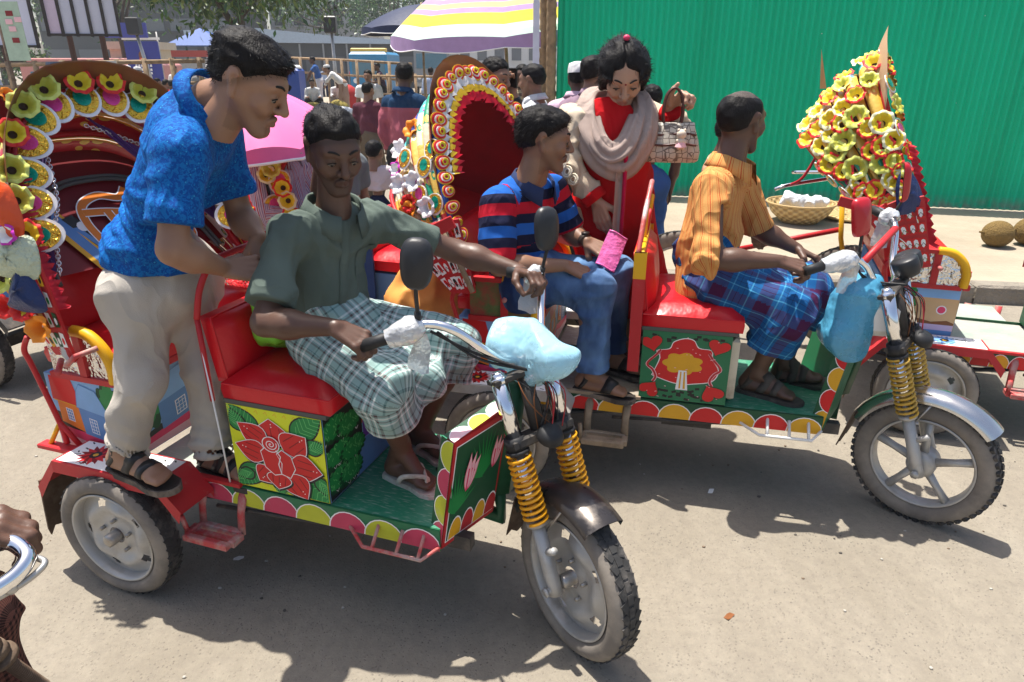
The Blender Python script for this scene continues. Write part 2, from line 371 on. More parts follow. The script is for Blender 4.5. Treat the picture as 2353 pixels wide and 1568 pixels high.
def hair_mesh(style, seed, h=.0045, strands=1500):
    def reg(P):
        x, y, z = np.abs(P[:, 0]), P[:, 1], P[:, 2]; n = noise3(P, 60, seed) * .004
        if style == 'bun': c = np.where(x > .05, .040 * (y > .02) + .85 * (y - .04) - z - .055, .020 + .80 * y - z - .25 * x)
        else: c = .012 + .74 * y - z - (.010 * np.clip((y - .04) / .03, 0, 1) if style in ('fade', 'full') else 0) - .004 * np.cos(x * 70) * (y > .05)
        if style != 'bun': ear = np.hypot(y + .012, z + .002) - .027; c = np.maximum(c, np.where(x > .055, -ear, -1))
        return c + n
    def T(P):
        x, y, z = np.abs(P[:, 0]), P[:, 1], P[:, 2]; up = np.clip((z - .03) / .06, 0, 1)
        if style == 'short': return .007 + .007 * up
        if style == 'fade': return .004 + .018 * up + .006 * np.exp(-((y - .066) ** 2 + (z - .092) ** 2) / .0011)
        if style == 'full': return .011 + .011 * up + .012 * np.exp(-((y - .066) ** 2 + (z - .088) ** 2) / .0012)
        if style == 'bald': return .007 - .0055 * np.clip((z - .075) / .025, 0, 1) * (y > -.075)
        return .016 + .016 * np.clip(x / .06, 0, 1) * np.clip((.10 - z) / .05, 0, 1) - .008 * np.exp(-((P[:, 0] - .004) / .006) ** 2) * (y > -.03) - .012 * np.clip((y - .02) / .05, 0, 1) * (z > .04)
    def f(P):
        q = (P - A(0, -.016, .028)) / A(.074, .096, .083); d = (np.linalg.norm(q, axis=1) - 1) * .081; c = reg(P); tf = np.clip(-c / .026, 0, 1) ** .7
        st = P * (A(1, .55, .8) if style != 'bun' else A(1.3, .5, .4)); nz = (.0042 if style != 'bald' else .001) * noise3(st, 75, seed) + .003 * noise3(P, 32, seed + 3)
        d = d - tf * (T(P) + nz) + .001
        if style == 'bun':
            d = smin(d, rc(P.astype(np.float32), A(0, -.10, .045), A(0, -.125, .01), .045, .05), .03)
            for s in (-1, 1): d = smin(d, rc(P.astype(np.float32), A(.068 * s, .022, .04), A(.080 * s, .0, -.06), .02, .016) + .004 * noise3(P, 60, seed), .02)
            return np.maximum(d, np.where((np.abs(P[:, 0]) < .05) & (P[:, 1] > 0), c, -1))
        return np.maximum(d, c)
    V, Q = surface(f, A(-.13, -.19, -.12), A(.13, .13, .16), h)
    mi = np.zeros(len(Q), int)
    if style == 'bald': C = V[Q].mean(1); mi = ((C[:, 2] > .088) & (np.hypot(C[:, 0], C[:, 1] + .03) + .02 * noise3(C, 40, seed) < .058)).astype(int)
    if strands:
        r = np.random.RandomState(seed); C = V[Q].mean(1); N = np.cross(V[Q[:, 2]] - V[Q[:, 0]], V[Q[:, 3]] - V[Q[:, 1]]); N /= np.linalg.norm(N, axis=1)[:, None] + 1e-9
        out = ((C - A(0, -.02, .02)) * N).sum(1) > .03; ii = np.flatnonzero(out & (C[:, 2] > -.05)); ii = r.choice(ii, strands)
        C = C[ii]; N = N[ii]; flow = A(0, -.75, -.35) if style == 'short' else A(0, -.5, -.7)
        if style in ('fade', 'full'): flow = np.where((C[:, 1] > .0)[:, None], A(.35, .75, -.25), A(.1, -.6, -.5))
        D = N * r.uniform(.05, .40 if style != 'bun' else .75, (strands, 1)) + flow + r.normal(0, .35, (strands, 3)); D /= np.linalg.norm(D, axis=1)[:, None]
        L = r.uniform(.005, .013, (strands, 1)) * (2.2 if style == 'bun' else 1.3 if style == 'full' else 1) * (.35 if style == 'bald' else 1); W = np.cross(D, N); W /= np.linalg.norm(W, axis=1)[:, None] + 1e-9; W *= .0010
        C = C - N * .002; tip = C + D * L + N * .001; n0 = len(V)
        SV = np.stack([C - W, C + W, tip + W * .3, tip - W * .3], 1).reshape(-1, 3); V = np.concatenate([V, SV]); Q = np.concatenate([Q, np.arange(strands * 4).reshape(-1, 4) + n0]); mi = np.concatenate([mi, np.zeros(strands, int)])
    return V, Q, mi
def hand_prims(W, F, N, thumb, curl=(.9, .9, .7), spread=1., s=1., th=(.5, .9)):
    """W wrist, F towards the knuckles, N back of the hand, thumb = side sign; curl per joint (list of 4 tuples allowed)"""
    F = unit(F); N = unit(N - F * (N @ F)); Sd = np.cross(F, N) * thumb; P = []
    cs = curl if np.ndim(curl[0]) else [curl] * 4
    for i, (x, o, L) in enumerate(((.031, -.004, .96), (.0105, .003, 1.08), (-.0105, 0, 1.), (-.030, -.009, .8))):
        x *= s; K = W + F * (.088 + o) * s + Sd * x
        P.append((W + Sd * x * .55 + F * .01 * s, K, .0145 * s, .0112 * s))
        b = 0; p = K; d = F + Sd * (x * 4 * (spread - 1)); d = unit(d)
        for j, (l, r0, r1) in enumerate(((.042, .0102, .0092), (.027, .0092, .0082), (.022, .0082, .007))):
            b += cs[i][j]; dd = d * math.cos(b) - N * math.sin(b); q = p + dd * l * L * s; P.append((p, q, r0 * s, r1 * s)); p = q
    b0 = W + F * .018 * s + Sd * .022 * s - N * .006 * s; d1 = unit(F * .75 + Sd * .8 - N * th[0]); p = b0 + d1 * .042 * s
    P.append((b0, p, .0165 * s, .0125 * s)); d2 = unit(F * .95 + Sd * (.45 - th[1] * .5) - N * th[1]); q = p + d2 * .033 * s; P.append((p, q, .0112 * s, .010 * s))
    d3 = unit(F * .9 - Sd * .25 * th[1] - N * th[1] * 1.1); P.append((q, q + d3 * .026 * s, .010 * s, .0082 * s)); return P
def foot_prims(an, toe, up=(0, 0, 1), s=1.):
    up = unit(up); d = toe - an; d = unit(d - up * (d @ up)); side = np.cross(up, d)
    sole = (toe - an) @ up; base = an + up * (sole + .022 * s); heel = base - d * .045 * s; ball = toe - d * .055 * s; ball = base + d * ((ball - base) @ d)
    P = [(an + up * .03 * s, heel + up * .012 * s, .034 * s, .031 * s), (heel, ball, .028 * s, .024 * s), (heel + side * .01 * s, ball + side * .02 * s, .026 * s, .02 * s), (heel - side * .008 * s, ball - side * .02 * s, .026 * s, .02 * s), (an, ball + up * .006 * s, .034 * s, .022 * s)]
    for k, x in enumerate((-.03, -.013, .002, .016, .029)):
        l = (.036, .042, .038, .032, .024)[k]; r = (.0125, .0095, .009, .0085, .0085)[k]
        b = ball + side * x * s - up * .006 * s + d * .014 * s
        P.append((b, b + d * l * s - up * .002 * s, r * s * 1.1, r * s))
    return P, heel, ball, d, side, up
def ring(P, c, e1, e2, r1, r2, a0, a1, n=18):
    a = np.linspace(a0, a1, n); return c + np.cos(a)[:, None] * e1 * r1 + np.sin(a)[:, None] * e2 * r2
class Person:
    def __init__(s, label, J, skin='mid', g=.95, lod=0, group=None, loc=None):
        s.J = {k: A(v) for k, v in J.items()}; s.g = g; s.lod = lod; s.sets = []; s.skin = skin; s.label = label; s.group = group
        s.kids = []; s.base = A(loc) if loc is not None else s.J['pel'].copy()
    # skin ---------------------------------------------------------
    def bones(s):
        J, g = s.J, s.g; P = []
        for q in 'RL':
            sh, el, wr = J['sh' + q], J['el' + q], J['wr' + q]
            P += [(sh, el, .047 * g, .037 * g), (el, lerp(el, wr, .35), .037 * g, .041 * g), (lerp(el, wr, .3), wr, .041 * g, .025 * g)]
            if 'kn' + q in J:
                hp, kn, an = J['hp' + q], J['kn' + q], J['an' + q]; back = unit(lerp(hp, an, .5) - kn) * .012
                P += [(hp, kn, .07 * g, .052 * g), (kn, lerp(kn, an, .35) + back, .05 * g, .05 * g), (lerp(kn, an, .3) + back, an, .05 * g, .03 * g)]
        P += [(J['pel'], J['chest'], .055 * g, .055 * g), (J['chest'], J['neck'], .055 * g, .05 * g), (J['neck'], lerp(J['neck'], J['head'], .6), .052 * g, .05 * g), (J['shR'], J['shL'], .045 * g, .045 * g), (J['hpR'], J['hpL'], .06 * g, .06 * g)]
        return P
    def add(s, prims, h, k, tint=None, f=None):
        lo, hi = bounds(prims, .02); V, Q = surface(f or (lambda P: prims_sdf(P, prims, k)), lo, hi, h); s.sets.append((V, Q, np.ones((len(V), 3)) if tint is None else tint)); return V, Q
    def body(s, skip=()):
        h = (.009, .017, .026)[s.lod]; s.add(s.bones(), h, .025)
    def hand(s, side, F, N, **kw):
        # thumb sign: with back-of-hand N and fingers F, cross(F,N) points to the person's right
        P = hand_prims(s.J['wr' + side], A(F), A(N), -1 if side == 'R' else 1, s=kw.pop('s', s.g), **kw); P[0:0] = [(lerp(s.J['wr' + side], s.J['el' + side], .12), s.J['wr' + side], .027 * s.g, .0245 * s.g)]
        s.add(P, (.0034, .006, .01)[s.lod], .0075); return s
    def foot(s, side, toe, up=(0, 0, 1), sandal=None, style='slide', sole=None):
        P, heel, ball, d, sd, up = foot_prims(s.J['an' + side], A(toe), up, s.g * .95); s.add([(s.J['an' + side] + unit(s.J['kn' + side] - s.J['an' + side]) * .06, s.J['an' + side], .033 * s.g, .031 * s.g)] + P, (.005, .009, .014)[s.lod], .012)
        if sandal is not None:
            g = s.g; o = heel - up * .034 * g; L = (ball - heel) @ d + .075 * g; pts = []
            for t, wl, wr_ in ((-.035, .016, .016), (-.028, .03, .03), (.02, .036, .036), (.5 * L, .037, .035), (.78 * L, .05, .046), (.95 * L, .044, .04), (L + .012, .026, .024), (L + .02, .01, .01)): pts.append((t, wl))
            outl = [(t, w * g) for t, w in pts] + [(t, -w * g) for t, w in pts[::-1]]
            m = MB(); m.prism(outl, o - up * .014, d, sd, .02 * g, 0); m.prism([(x * .97, y * .93) for x, y in outl], o - up * .014, d, sd, .003, 1, off=.02 * g)
            s.kids.append(('sandal', m, [sole or sandal, sandal], [(style, heel, ball, d, sd, up, sandal, P)]))
        return s
    def strap(s, style, heel, ball, d, sd, up, par, mt, prims):
        g = s.g; m = MB()
        def band(c, r1, r2, w, th=.004, a0=-.15, a1=math.pi + .15, tilt=0.):
            a = np.linspace(a0, a1, 17); ax = unit(d + up * tilt); R = c + np.cos(a)[:, None] * sd * r1 + np.sin(a)[:, None] * unit(up - ax * (up @ ax)) * r2
            G = np.stack([np.stack([R - ax * w / 2, R + ax * w / 2], 1)], 0)[0]; N = unit(up)
            O = c + np.cos(a)[:, None] * sd * (r1 + th) + np.sin(a)[:, None] * unit(up - ax * (up @ ax)) * (r2 + th)
            m.grid(np.stack([R - ax * w / 2, O - ax * w / 2, O + ax * w / 2, R + ax * w / 2, R - ax * w / 2], 1))
        lo = -up * .03 * g; L = (ball - heel) @ d
        def wrap(t0, t1, w, lowz=-.03, a0=-.1, a1=math.pi + .1):
            a = np.linspace(a0, a1, 19); Q = []
            for k in (-1, 1):
                row = []
                for q in a:
                    f_ = abs(q - math.pi / 2) / (math.pi / 2); c = heel + d * (t1 + (t0 - t1) * f_ + k * w / 2) + up * lowz * g * .5; r = np.linspace(.12, .005, 60); dr = math.cos(q) * sd + math.sin(q) * up; v = prims_sdf((c + r[:, None] * dr).astype(np.float32), prims, .012); i = int(np.argmax(v < .0)) if (v < 0).any() else 30; row.append((c, dr, r[i]))
                Q.append(row)
            O = [[c + dr * (r + .0045) for c, dr, r in row] for row in Q]; I = [[c + dr * (r - .002) for c, dr, r in row] for row in Q]
            m.grid(np.stack([np.array(I[0]), np.array(O[0]), np.array(O[1]), np.array(I[1])], 1))
        if style == 'slide': wrap(L * .80, L * .98, .045 * g); wrap(.0, L * .30, .020 * g)
        elif style == 'cross':
            wrap(L * .82, L * .95, .028 * g); wrap(L * .45, L * .66, .036 * g); wrap(-.01, L * .28, .022 * g)
        elif style == 'thong':
            k = ball + d * .03 + up * .0 - sd * .012 * g
            for q in (-1, 1): m.tube(spline([k - up * .012, k + up * .016, lerp(heel, ball, .7) + sd * .044 * q * g + up * .012, lerp(heel, ball, .45) + sd * .042 * q * g - up * .02], 5), .006 * g, 8, flat=1.5)
        s_o = m.build('strap', mt, par, loc=None); return s_o
    def head_(s, fwd, up=(0, 0, 1), scale=None, fem=False, stub=0., hair='short', hmat=None, seed=1, faces=True):
        sc = scale or s.g * .98; R = head_frame(A(fwd), up); c = s.J['head']
        h = (.0036, .0075, .012)[s.lod]; V, Q, T = head_template(h, fem, stub); s.sets.append((c + (V * sc) @ R.T, Q, T)); s.HR = (R, c, sc)
        if hair:
            Vh, Qh, mh = hair_mesh(hair, seed, (.0045, .009, .014)[s.lod], ((1900 if hair != 'bun' else 3600), 500, 0)[s.lod] if hair != 'bald' else (900, 200, 0)[s.lod]); s.kids.append(('hair', (c + (Vh * sc) @ R.T, Qh, None, mh), [hmat or HAIR, HAIRG], None))
        if faces and s.lod == 0:
            for q in (-1, 1):
                m = MB(); l = MB()
                ey = MB(); cc = A(.0318 * q, .0757, .0040); ey.ell(c + R @ (cc * sc), A(.0131, .0131, .0131) * sc, 0, 12); fo = unit(A(.12 * q, .9, -.42)); ey.ell(c + R @ ((cc + fo * .0088) * sc), A(.0058, .0058, .0058) * sc, 1, 10); s.kids.append(('eye', ey, EYES, None))
                e = spline([A(.015 * q, .094, .034), A(.03 * q, .0885, .0405), A(.05 * q, .070, .034)], 5); m.tube(c + (e * sc) @ R.T, [.0028 * sc] * 3 + [.0036 * sc] * (len(e) - 5) + [.0018 * sc] * 2, 6)
                a = np.linspace(-1, 1, 9); e = np.stack([(.0318 + a * .0135) * q, .0895 - .0065 * a * a, .0078 - .0055 * a * a], 1); l.tube(c + (e * sc) @ R.T, .0017 * sc, 5)
                s.kids.append(('eyebrow', m, LASH, None)); s.kids.append(('eyelash', l, LASH, None))
        return s
    # clothes ------------------------------------------------------
    def torso(s, fat=1., belly=0., front=None, length=0., sh=1.):
        J, g = s.J, s.g; lat = unit(J['shR'] - J['shL']); up = unit(J['chest'] - J['pel']); fr = unit(np.cross(up, lat)) if front is None else unit(front); s.fr = fr
        w = np.linalg.norm(J['shR'] - J['shL']) / 2; P = []
        bot = J['pel'] - up * length
        P.append((bot, lerp(J['pel'], J['chest'], .5), .155 * g * fat, .15 * g * fat, fr, .74)); P.append((lerp(J['pel'], J['chest'], .45), J['chest'], .15 * g * fat, .158 * g * fat, fr, .70))
        P.append((lerp(J['shR'], J['shL'], .12), lerp(J['shL'], J['shR'], .12), .055 * g * sh, .055 * g * sh)); P.append((J['neck'] - up * .035, lerp(J['neck'] - up * .03, J['shR'], .7), .046 * g * sh, .046 * g * sh)); P.append((J['neck'] - up * .035, lerp(J['neck'] - up * .03, J['shL'], .7), .046 * g * sh, .046 * g * sh))
        if belly: b = lerp(J['pel'], J['chest'], .25) + fr * .045 * g; P.append((b, b + up * .04, belly * g, belly * g * .9))
        return P
    def sleeve(s, side, frac=.6, r0=.072, r1=.068):
        J, g = s.J, s.g; sh, el, wr = J['sh' + side], J['el' + side], J['wr' + side]
        if frac <= 1: e = lerp(sh, el, frac); return [(sh, e, r0 * g, r1 * g)], (e, unit(el - sh))
        e = lerp(el, wr, frac - 1); return [(sh, el, r0 * g, r1 * .85 * g), (el, e, r1 * .85 * g, r1 * .66 * g)], (e, unit(wr - el))
    def legs(s, r=(.098, .078, .07), frac=.96, hem=None):
        J, g = s.J, s.g; P = []; cuts = []
        for q in 'RL':
            hp, kn, an = J['hp' + q], J['kn' + q], J['an' + q]; e = lerp(kn, an, frac)
            P += [(hp, kn, r[0] * g, r[1] * g), (kn, e, r[1] * g, r[2] * g)]; cuts.append((e, unit(an - kn)))
        P.append((J['hpR'], J['hpL'], .115 * g, .115 * g)); P.append((lerp(J['hpR'], J['hpL'], .5), J['pel'] + unit(J['chest'] - J['pel']) * .04, .13 * g, .13 * g)); return P, cuts
    def cloth(s, name, prims, mt, cuts=(), wr=.006, wf=9., anis=(1, 1, .5), k=.035, h=None, seed=None, uv=True, holes=(), label=None, smooth=1, fold=None):
        seed = seed if seed is not None else (sum(map(ord, name)) % 50 + len(s.kids)); h = h or (.0068, .015, .024)[s.lod]; an = A(*anis).astype(np.float32)
        def f(P):
            d = prims_sdf(P, prims, k)
            if wr and s.lod < 2:
                n = noise3(P * an, wf, seed); n2 = noise3(P * an[[1, 2, 0]], wf * 2.1, seed + 5); n3 = noise3(P * an[[2, 0, 1]], wf * 1.3, seed + 11); d = d - wr * 1.5 * (np.maximum(1 - np.abs(n) * 3.2, -.6) * .8 + np.maximum(1 - np.abs(n3) * 4., -.3) * .5 + n2 * .18)
                if fold is not None:
                    for (c, ax, amp, fq, rad) in fold:
                        q = (P - np.asarray(c, np.float32)); t = q @ np.asarray(ax, np.float32); w = np.exp(-(np.linalg.norm(q, axis=1) / rad) ** 2); d = d - amp * w * np.sin(t * fq + 5 * noise3(P, 9, seed + 9))
            for (c, ax) in cuts:
                q = P - np.asarray(c, np.float32); t = q @ np.asarray(ax, np.float32); r = np.linalg.norm(q - np.outer(t, ax).astype(np.float32), axis=1)
                d = np.where(r < .2, smax(d, t, .006), d)
            for (a, b, r) in holes: d = smax(d, -rc(P, a, b, r, r), .006)
            return d
        lo, hi = bounds(prims, .03); V, Q = surface(f, lo, hi, h)
        if smooth: V = smooth_mesh(V, Q, smooth, .4)
        s.kids.append((name, (V, Q, prim_uv(V, Q, prims) if uv else None), mt, None)); s.last = f; return f
    def on(s, f, o, d, far=.4):
        t = np.linspace(far, 0, 240); P = A(o) + t[:, None] * unit(d); v = f(P.astype(np.float32)); i = np.argmax(v < 0) if (v < 0).any() else len(t) - 1; return P[i]
    def collar(s, mt, up=None, r=.074, h=.036, drop=.05, open_=.5, front=None, lift=.016):
        r = max(r, .073)
        J, g = s.J, s.g; ax = unit(J['head'] - J['neck'] + unit(J['chest'] - J['pel']) * .05) if up is None else unit(up); fr = unit((s.fr if front is None else A(front)) - ax * ((s.fr if front is None else A(front)) @ ax)); lat = np.cross(ax, fr)
        a = np.linspace(open_, 2 * math.pi - open_, 30); G = []
        for q in a:
            dr = math.cos(q) * fr + math.sin(q) * lat; fk = max(0., math.cos(q)); c = J['neck'] - ax * (.005 - lift) - ax * fk * .028 * g + fr * fk * .012
            rr = r * g * (1 + .10 * abs(math.sin(q))); dp = drop * g * (1 + .55 * max(0, math.cos(q)) ** 2)
            G.append([c + dr * (rr + .002), c + dr * rr + ax * h * g, c + dr * (rr + .006) + ax * (h + .003) * g, c + dr * (rr + .016) + ax * (h - dp * .5) * g, c + dr * (rr + .028) + ax * (h - dp) * g, c + dr * (rr + .024) + ax * (h - dp) * g, c + dr * (rr + .010) + ax * (h - dp * .5) * g])
        G = np.array(G); m = MB(); uv = np.zeros(G.shape[:2] + (2,)); uv[..., 0] = a[:, None] * .07; uv[..., 1] = np.arange(7) * .012; m.grid(G, uv=uv); s.kids.append(('collar', m, mt, None)); return s
    def kid(s, name, m, mt): s.kids.append((name, m, mt, None)); return s
    def done(s, cat='person'):
        n = 0; Vs, Qs, Ts = [], [], []
        for V, Q, T in s.sets: Vs.append(V - s.base); Qs.append(Q + n); Ts.append(T); n += len(V)
        o = link('person', fast_mesh('person', np.concatenate(Vs), np.concatenate(Qs), SK[s.skin], tint=np.concatenate(Ts)), None, s.label, cat, s.group, loc=s.base)
        for name, geo, mt, extra in s.kids:
            if isinstance(geo, MB):
                c = geo.build(name, mt, o, loc=-s.base)
                if extra:
                    for e in extra: s.strap(*e[:6], c, e[6], e[7])
            else:
                V, Q = geo[0], geo[1]; uv = geo[2] if len(geo) > 2 else None; link(name, fast_mesh(name, V - s.base, Q, mt, uv=uv, mi=geo[3] if len(geo) > 3 else None), o)
        s.obj = o; return o
# ---------------------------------------------------------------- cloth materials
def cloth_mat(name, col, var=.12, rough=.88, bump=.25, sheen=.15):
    if name in MATS: return MATS[name]
    m, t, b = nodes_of(name); MATS[name] = m; v = coords(t); fin(name, t, b, mix(t, noise(t, v, 5, 4), tuple(x * (1 - var) for x in col), tuple(min(1, x * (1 + var)) for x in col)), rough, bump); return m
def uvn(t, sx=1, sy=1):
    c = t.nodes.new("ShaderNodeUVMap"); sp = t.nodes.new("ShaderNodeSeparateXYZ"); t.links.new(c.outputs[0], sp.inputs[0])
    return math_(t, 'MULTIPLY', sp.outputs[0], sx), math_(t, 'MULTIPLY', sp.outputs[1], sy)
def fin(name, t, b, c, rough=.88, bump=.2):
    v = coords(t); c = mix(t, 1., c, ramp(t, noise(t, v, 6, 4), [(.3, .86), (.7, 1.06)]), 'MULTIPLY'); t.links.new(c, b.inputs['Base Color'])
    b.inputs['Roughness'].default_value = rough; b.inputs['Specular IOR Level'].default_value = .12
    fo = math_(t, 'ADD', math_(t, 'MULTIPLY', math_(t, 'ABSOLUTE', math_(t, 'SUBTRACT', noise(t, coords(t, 'Object', (1, 1, .55)), 7.5, 2, .45, .8), .5)), -2.2), math_(t, 'MULTIPLY', noise(t, v, 420, 2), .06)); bumpn(t, b, fo, .5, .045)
def stripes(name, base, bands, period, axis=0, rough=.88, wob=.0):
    """bands: [(start, end, colour)] within one period, metres"""
    m, t, b = nodes_of(name); u = uvn(t)[axis]
    fr = math_(t, 'FRACT', math_(t, 'DIVIDE', u, period)); st = [(0., base)]
    for s0, s1, c in bands: st += [(s0 / period, c), (s1 / period, base)]
    fin(name, t, b, ramp(t, fr, st, 'CONSTANT'), rough); return m
def checks(name, base, ub, up, vb, vp, rough=.88):
    m, t, b = nodes_of(name); u, v = uvn(t); c = None
    def layer(x, bands, per):
        fr = math_(t, 'FRACT', math_(t, 'DIVIDE', x, per)); st = [(0., base)]
        for s0, s1, q in bands: st += [(s0 / per, q), (s1 / per, base)]
        return ramp(t, fr, st, 'CONSTANT')
    fin(name, t, b, mix(t, .5, layer(u, ub, up), layer(v, vb, vp)), rough); return m
# ================================================================ shared materials
RED = mat("red_vinyl", (.60, .004, .012), .36, var=.12, vs=4, bump=.25, bs=11, bd=.02, coat=.12, spec=.35, dirt=(.30, .02, .02), dirts=7, dirta=.25)
REDP = mat("red_paint", (.48, .02, .025), .45, var=.15, dirt=(.30, .22, .17), dirts=9, dirta=.30, bump=.15, bs=60)
REDWORN = mat("worn_red_paint", (.50, .06, .06), .6, var=.2, dirt=(.46, .36, .31), dirts=14, dirta=.48, bump=.3, bs=70)
GREENP = mat("green_paint", (.015, .16, .065), .4, var=.2, dirt=(.10, .16, .10), dirts=7, dirta=.34)
DKGREEN = mat("dark_green_paint", (.008, .075, .03), .45, var=.25, dirt=(.06, .08, .05), dirts=8, dirta=.3)
YELP = mat("yellow_paint", (.78, .42, .01), .45, var=.1, dirt=(.35, .24, .12), dirts=12, dirta=.25)
LIME = mat("lime_paint", (.68, .72, .02), .45, var=.08)
PINKP = mat("pink_paint", (.75, .05, .14), .45, var=.15)
PALEPINK = mat("pale_pink_paint", (.82, .48, .52), .45, var=.12)
WHITEP = mat("white_paint", (.78, .76, .72), .5, var=.06, dirt=(.45, .40, .33), dirts=10, dirta=.3)
BLACKP = mat("black_paint", (.012, .012, .013), .4, var=.3)
REDFLAT = mat("painted_red", (.60, .012, .014), .42, var=.1); DKRED = mat("painted_dark_red", (.22, .006, .008), .5)
LEAFG = mat("painted_leaf_green", (.01, .23, .05), .45, var=.15); LEAFD = mat("painted_deep_green", (.004, .06, .018), .5); LEAFL = mat("painted_light_green", (.12, .48, .14), .5)
ORANGEP = mat("painted_orange", (.72, .20, .02), .5); BLUEP = mat("painted_blue", (.10, .24, .50), .5, var=.2); SKYP = mat("painted_sky_blue", (.22, .42, .70), .5, var=.2); PURPLEP = mat("painted_purple", (.14, .05, .36), .5)
MUSTARD = mat("painted_mustard", (.70, .36, .015), .45, var=.14); BROWNP = mat("painted_brown", (.2, .07, .02), .5)
CHROME = mat("chrome", (.82, .82, .83), .12, 1., var=.08, dirt=(.35, .32, .28), dirts=18, dirta=.22)
SILVER = mat("silver_paint", (.44, .43, .41), .45, .35, var=.12, dirt=(.34, .30, .25), dirts=10, dirta=.4, bump=.1, bs=40)
STEEL = mat("dull_steel", (.42, .41, .39), .42, .7, var=.2, dirt=(.27, .22, .17), dirts=8, dirta=.42)
TINSHEET = mat("crumpled_tin", (.72, .71, .70), .16, 1., var=.12, bump=.9, bs=16, bd=.03)
RUST = mat("rusty_iron", (.11, .07, .045), .8, var=.4, dirt=(.2, .15, .10), dirts=12, bump=.4, bs=60)
DARKIRON = mat("dark_iron", (.045, .04, .036), .6, var=.3, dirt=(.17, .14, .11), dirts=10, dirta=.4)
WOODRAW = mat("raw_timber", (.33, .25, .17), .8, var=.25, dirt=(.16, .12, .08), dirts=8, bump=.4, bs=50)
SPRING = mat("yellow_spring_paint", (.74, .33, .008), .35, var=.1, dirt=(.3, .18, .06), dirts=30, dirta=.22)
SPRING2 = mat("dull_yellow_spring_paint", (.50, .30, .035), .45, var=.15, dirt=(.24, .17, .08), dirts=30, dirta=.4)
TYRE = mat("dusty_tyre_side", (.17, .15, .13), .85, var=.2, dirt=(.27, .235, .195), dirts=7, dirta=.5, bump=.2, bs=80)
TREAD = mat("tyre_tread_rubber", (.035, .034, .033), .75, var=.3, dirt=(.14, .125, .11), dirts=20, dirta=.42)
RUBBER = mat("black_rubber", (.018, .018, .019), .55, var=.3); PLASTB = mat("black_plastic", (.022, .023, .026), .42, var=.2, bump=.1, bs=200)
REDPL = mat("red_plastic", (.42, .012, .02), .3, var=.1, coat=.3); MIRROR = mat("mirror_glass", (.85, .86, .88), .03, 1., var=.02)
GOLD = mat("gold_foil", (.83, .47, .05), .22, .85, var=.25, vs=40, bump=1., bs=55, bd=.012)
GOLDL = mat("pale_gold_foil", (.80, .68, .42), .25, .8, var=.3, vs=40, bump=1., bs=60, bd=.012)
FOILW = mat("white_card", (.82, .81, .80), .5, var=.04)
FPINK = mat("pink_foil", (.78, .07, .30), .3, .2, var=.12, bump=.5, bs=40, bd=.01); FGREEN = mat("teal_foil", (.0, .33, .22), .28, .25, var=.15, bump=.5, bs=40, bd=.01)
FLRED = mat("red_petal", (.72, .025, .02), .5, var=.15, sss=.05); FLYEL = mat("yellow_petal", (.80, .62, .03), .5, var=.12); FLLIME = mat("lime_petal", (.66, .70, .16), .5, var=.12); FLPALE = mat("cream_petal", (.80, .78, .50), .5, var=.1); FLORG = mat("orange_petal", (.85, .27, .015), .5, var=.1); FLWHITE = mat("white_petal", (.82, .80, .80), .5, var=.05); FLMAG = mat("magenta_petal", (.55, .03, .42), .5); FLDARK = mat("flower_heart", (.05, .02, .01), .6)
PURPLE = mat("purple_velvet", (.085, .018, .14), .75, var=.25, sheen=.6, bump=.2, bs=30); CHAIN = mat("silver_chain", (.78, .77, .78), .25, .9)
DKREDCL = mat("dark_red_rexine", (.17, .006, .010), .5, var=.2, vs=5); REDCL = mat("red_lining", (.42, .010, .014), .6, var=.15); TRIM = mat("grey_rubber_trim", (.09, .09, .08), .6)
RUFFR = mat("red_frill", (.66, .012, .035), .45, var=.2); RUFFY = mat("yellow_frill", (.80, .52, .03), .45, var=.2)
NAVYL = mat("navy_rexine", (.018, .035, .12), .32, var=.3, bump=.8, bs=45, bd=.008); ORCL = mat("orange_red_rexine", (.72, .09, .02), .32, var=.15, bump=.4, bs=30, bd=.01); PALEGR = mat("pale_green_film", (.50, .56, .40), .25, var=.15, bump=.9, bs=30, bd=.02)
BAGBLUE = mat("pale_blue_plastic_bag", (.42, .74, .88), .25, var=.10, vs=10, bump=.5, bs=7, bd=.05, tr=.3); BAGWHITE = mat("milky_plastic_wrap", (.66, .67, .68), .2, var=.1, bump=.6, bs=16, bd=.03, tr=.35)
VISOR = mat("brown_board", (.20, .075, .028), .4, var=.3, coat=.2); CARD = mat("pale_brown_board", (.52, .34, .20), .5, var=.15)
CHEQ = None
def plate_mat(name, col, worn):
    m, t, b = nodes_of(name); v = coords(t); f = ramp(t, noise(t, v, 5, 6, .65), [(.40, 0.), (.62, 1.)])
    c = mix(t, f, col, worn); c = mix(t, ramp(t, noise(t, coords(t, 'Object', (1, 6, 1)), 30, 4), [(.55, 0.), (.75, .6)]), c, (.55, .58, .52)); t.links.new(c, b.inputs['Base Color']); b.inputs['Roughness'].default_value = .5
    w = voro(t, coords(t, 'Object', (1, 2.2, 1)), 34, 'F1', 0, .15); bumpn(t, b, ramp(t, w, [(.12, 1.), (.22, 0.)]), .5, .004); return m
FLOORG = plate_mat("green_chequer_plate", (.012, .20, .10), (.06, .26, .16)); FLOORP = plate_mat("worn_chequer_plate", (.30, .36, .31), (.42, .40, .36)); FLOORB = plate_mat("muddy_chequer_plate", (.28, .24, .19), (.42, .37, .30))
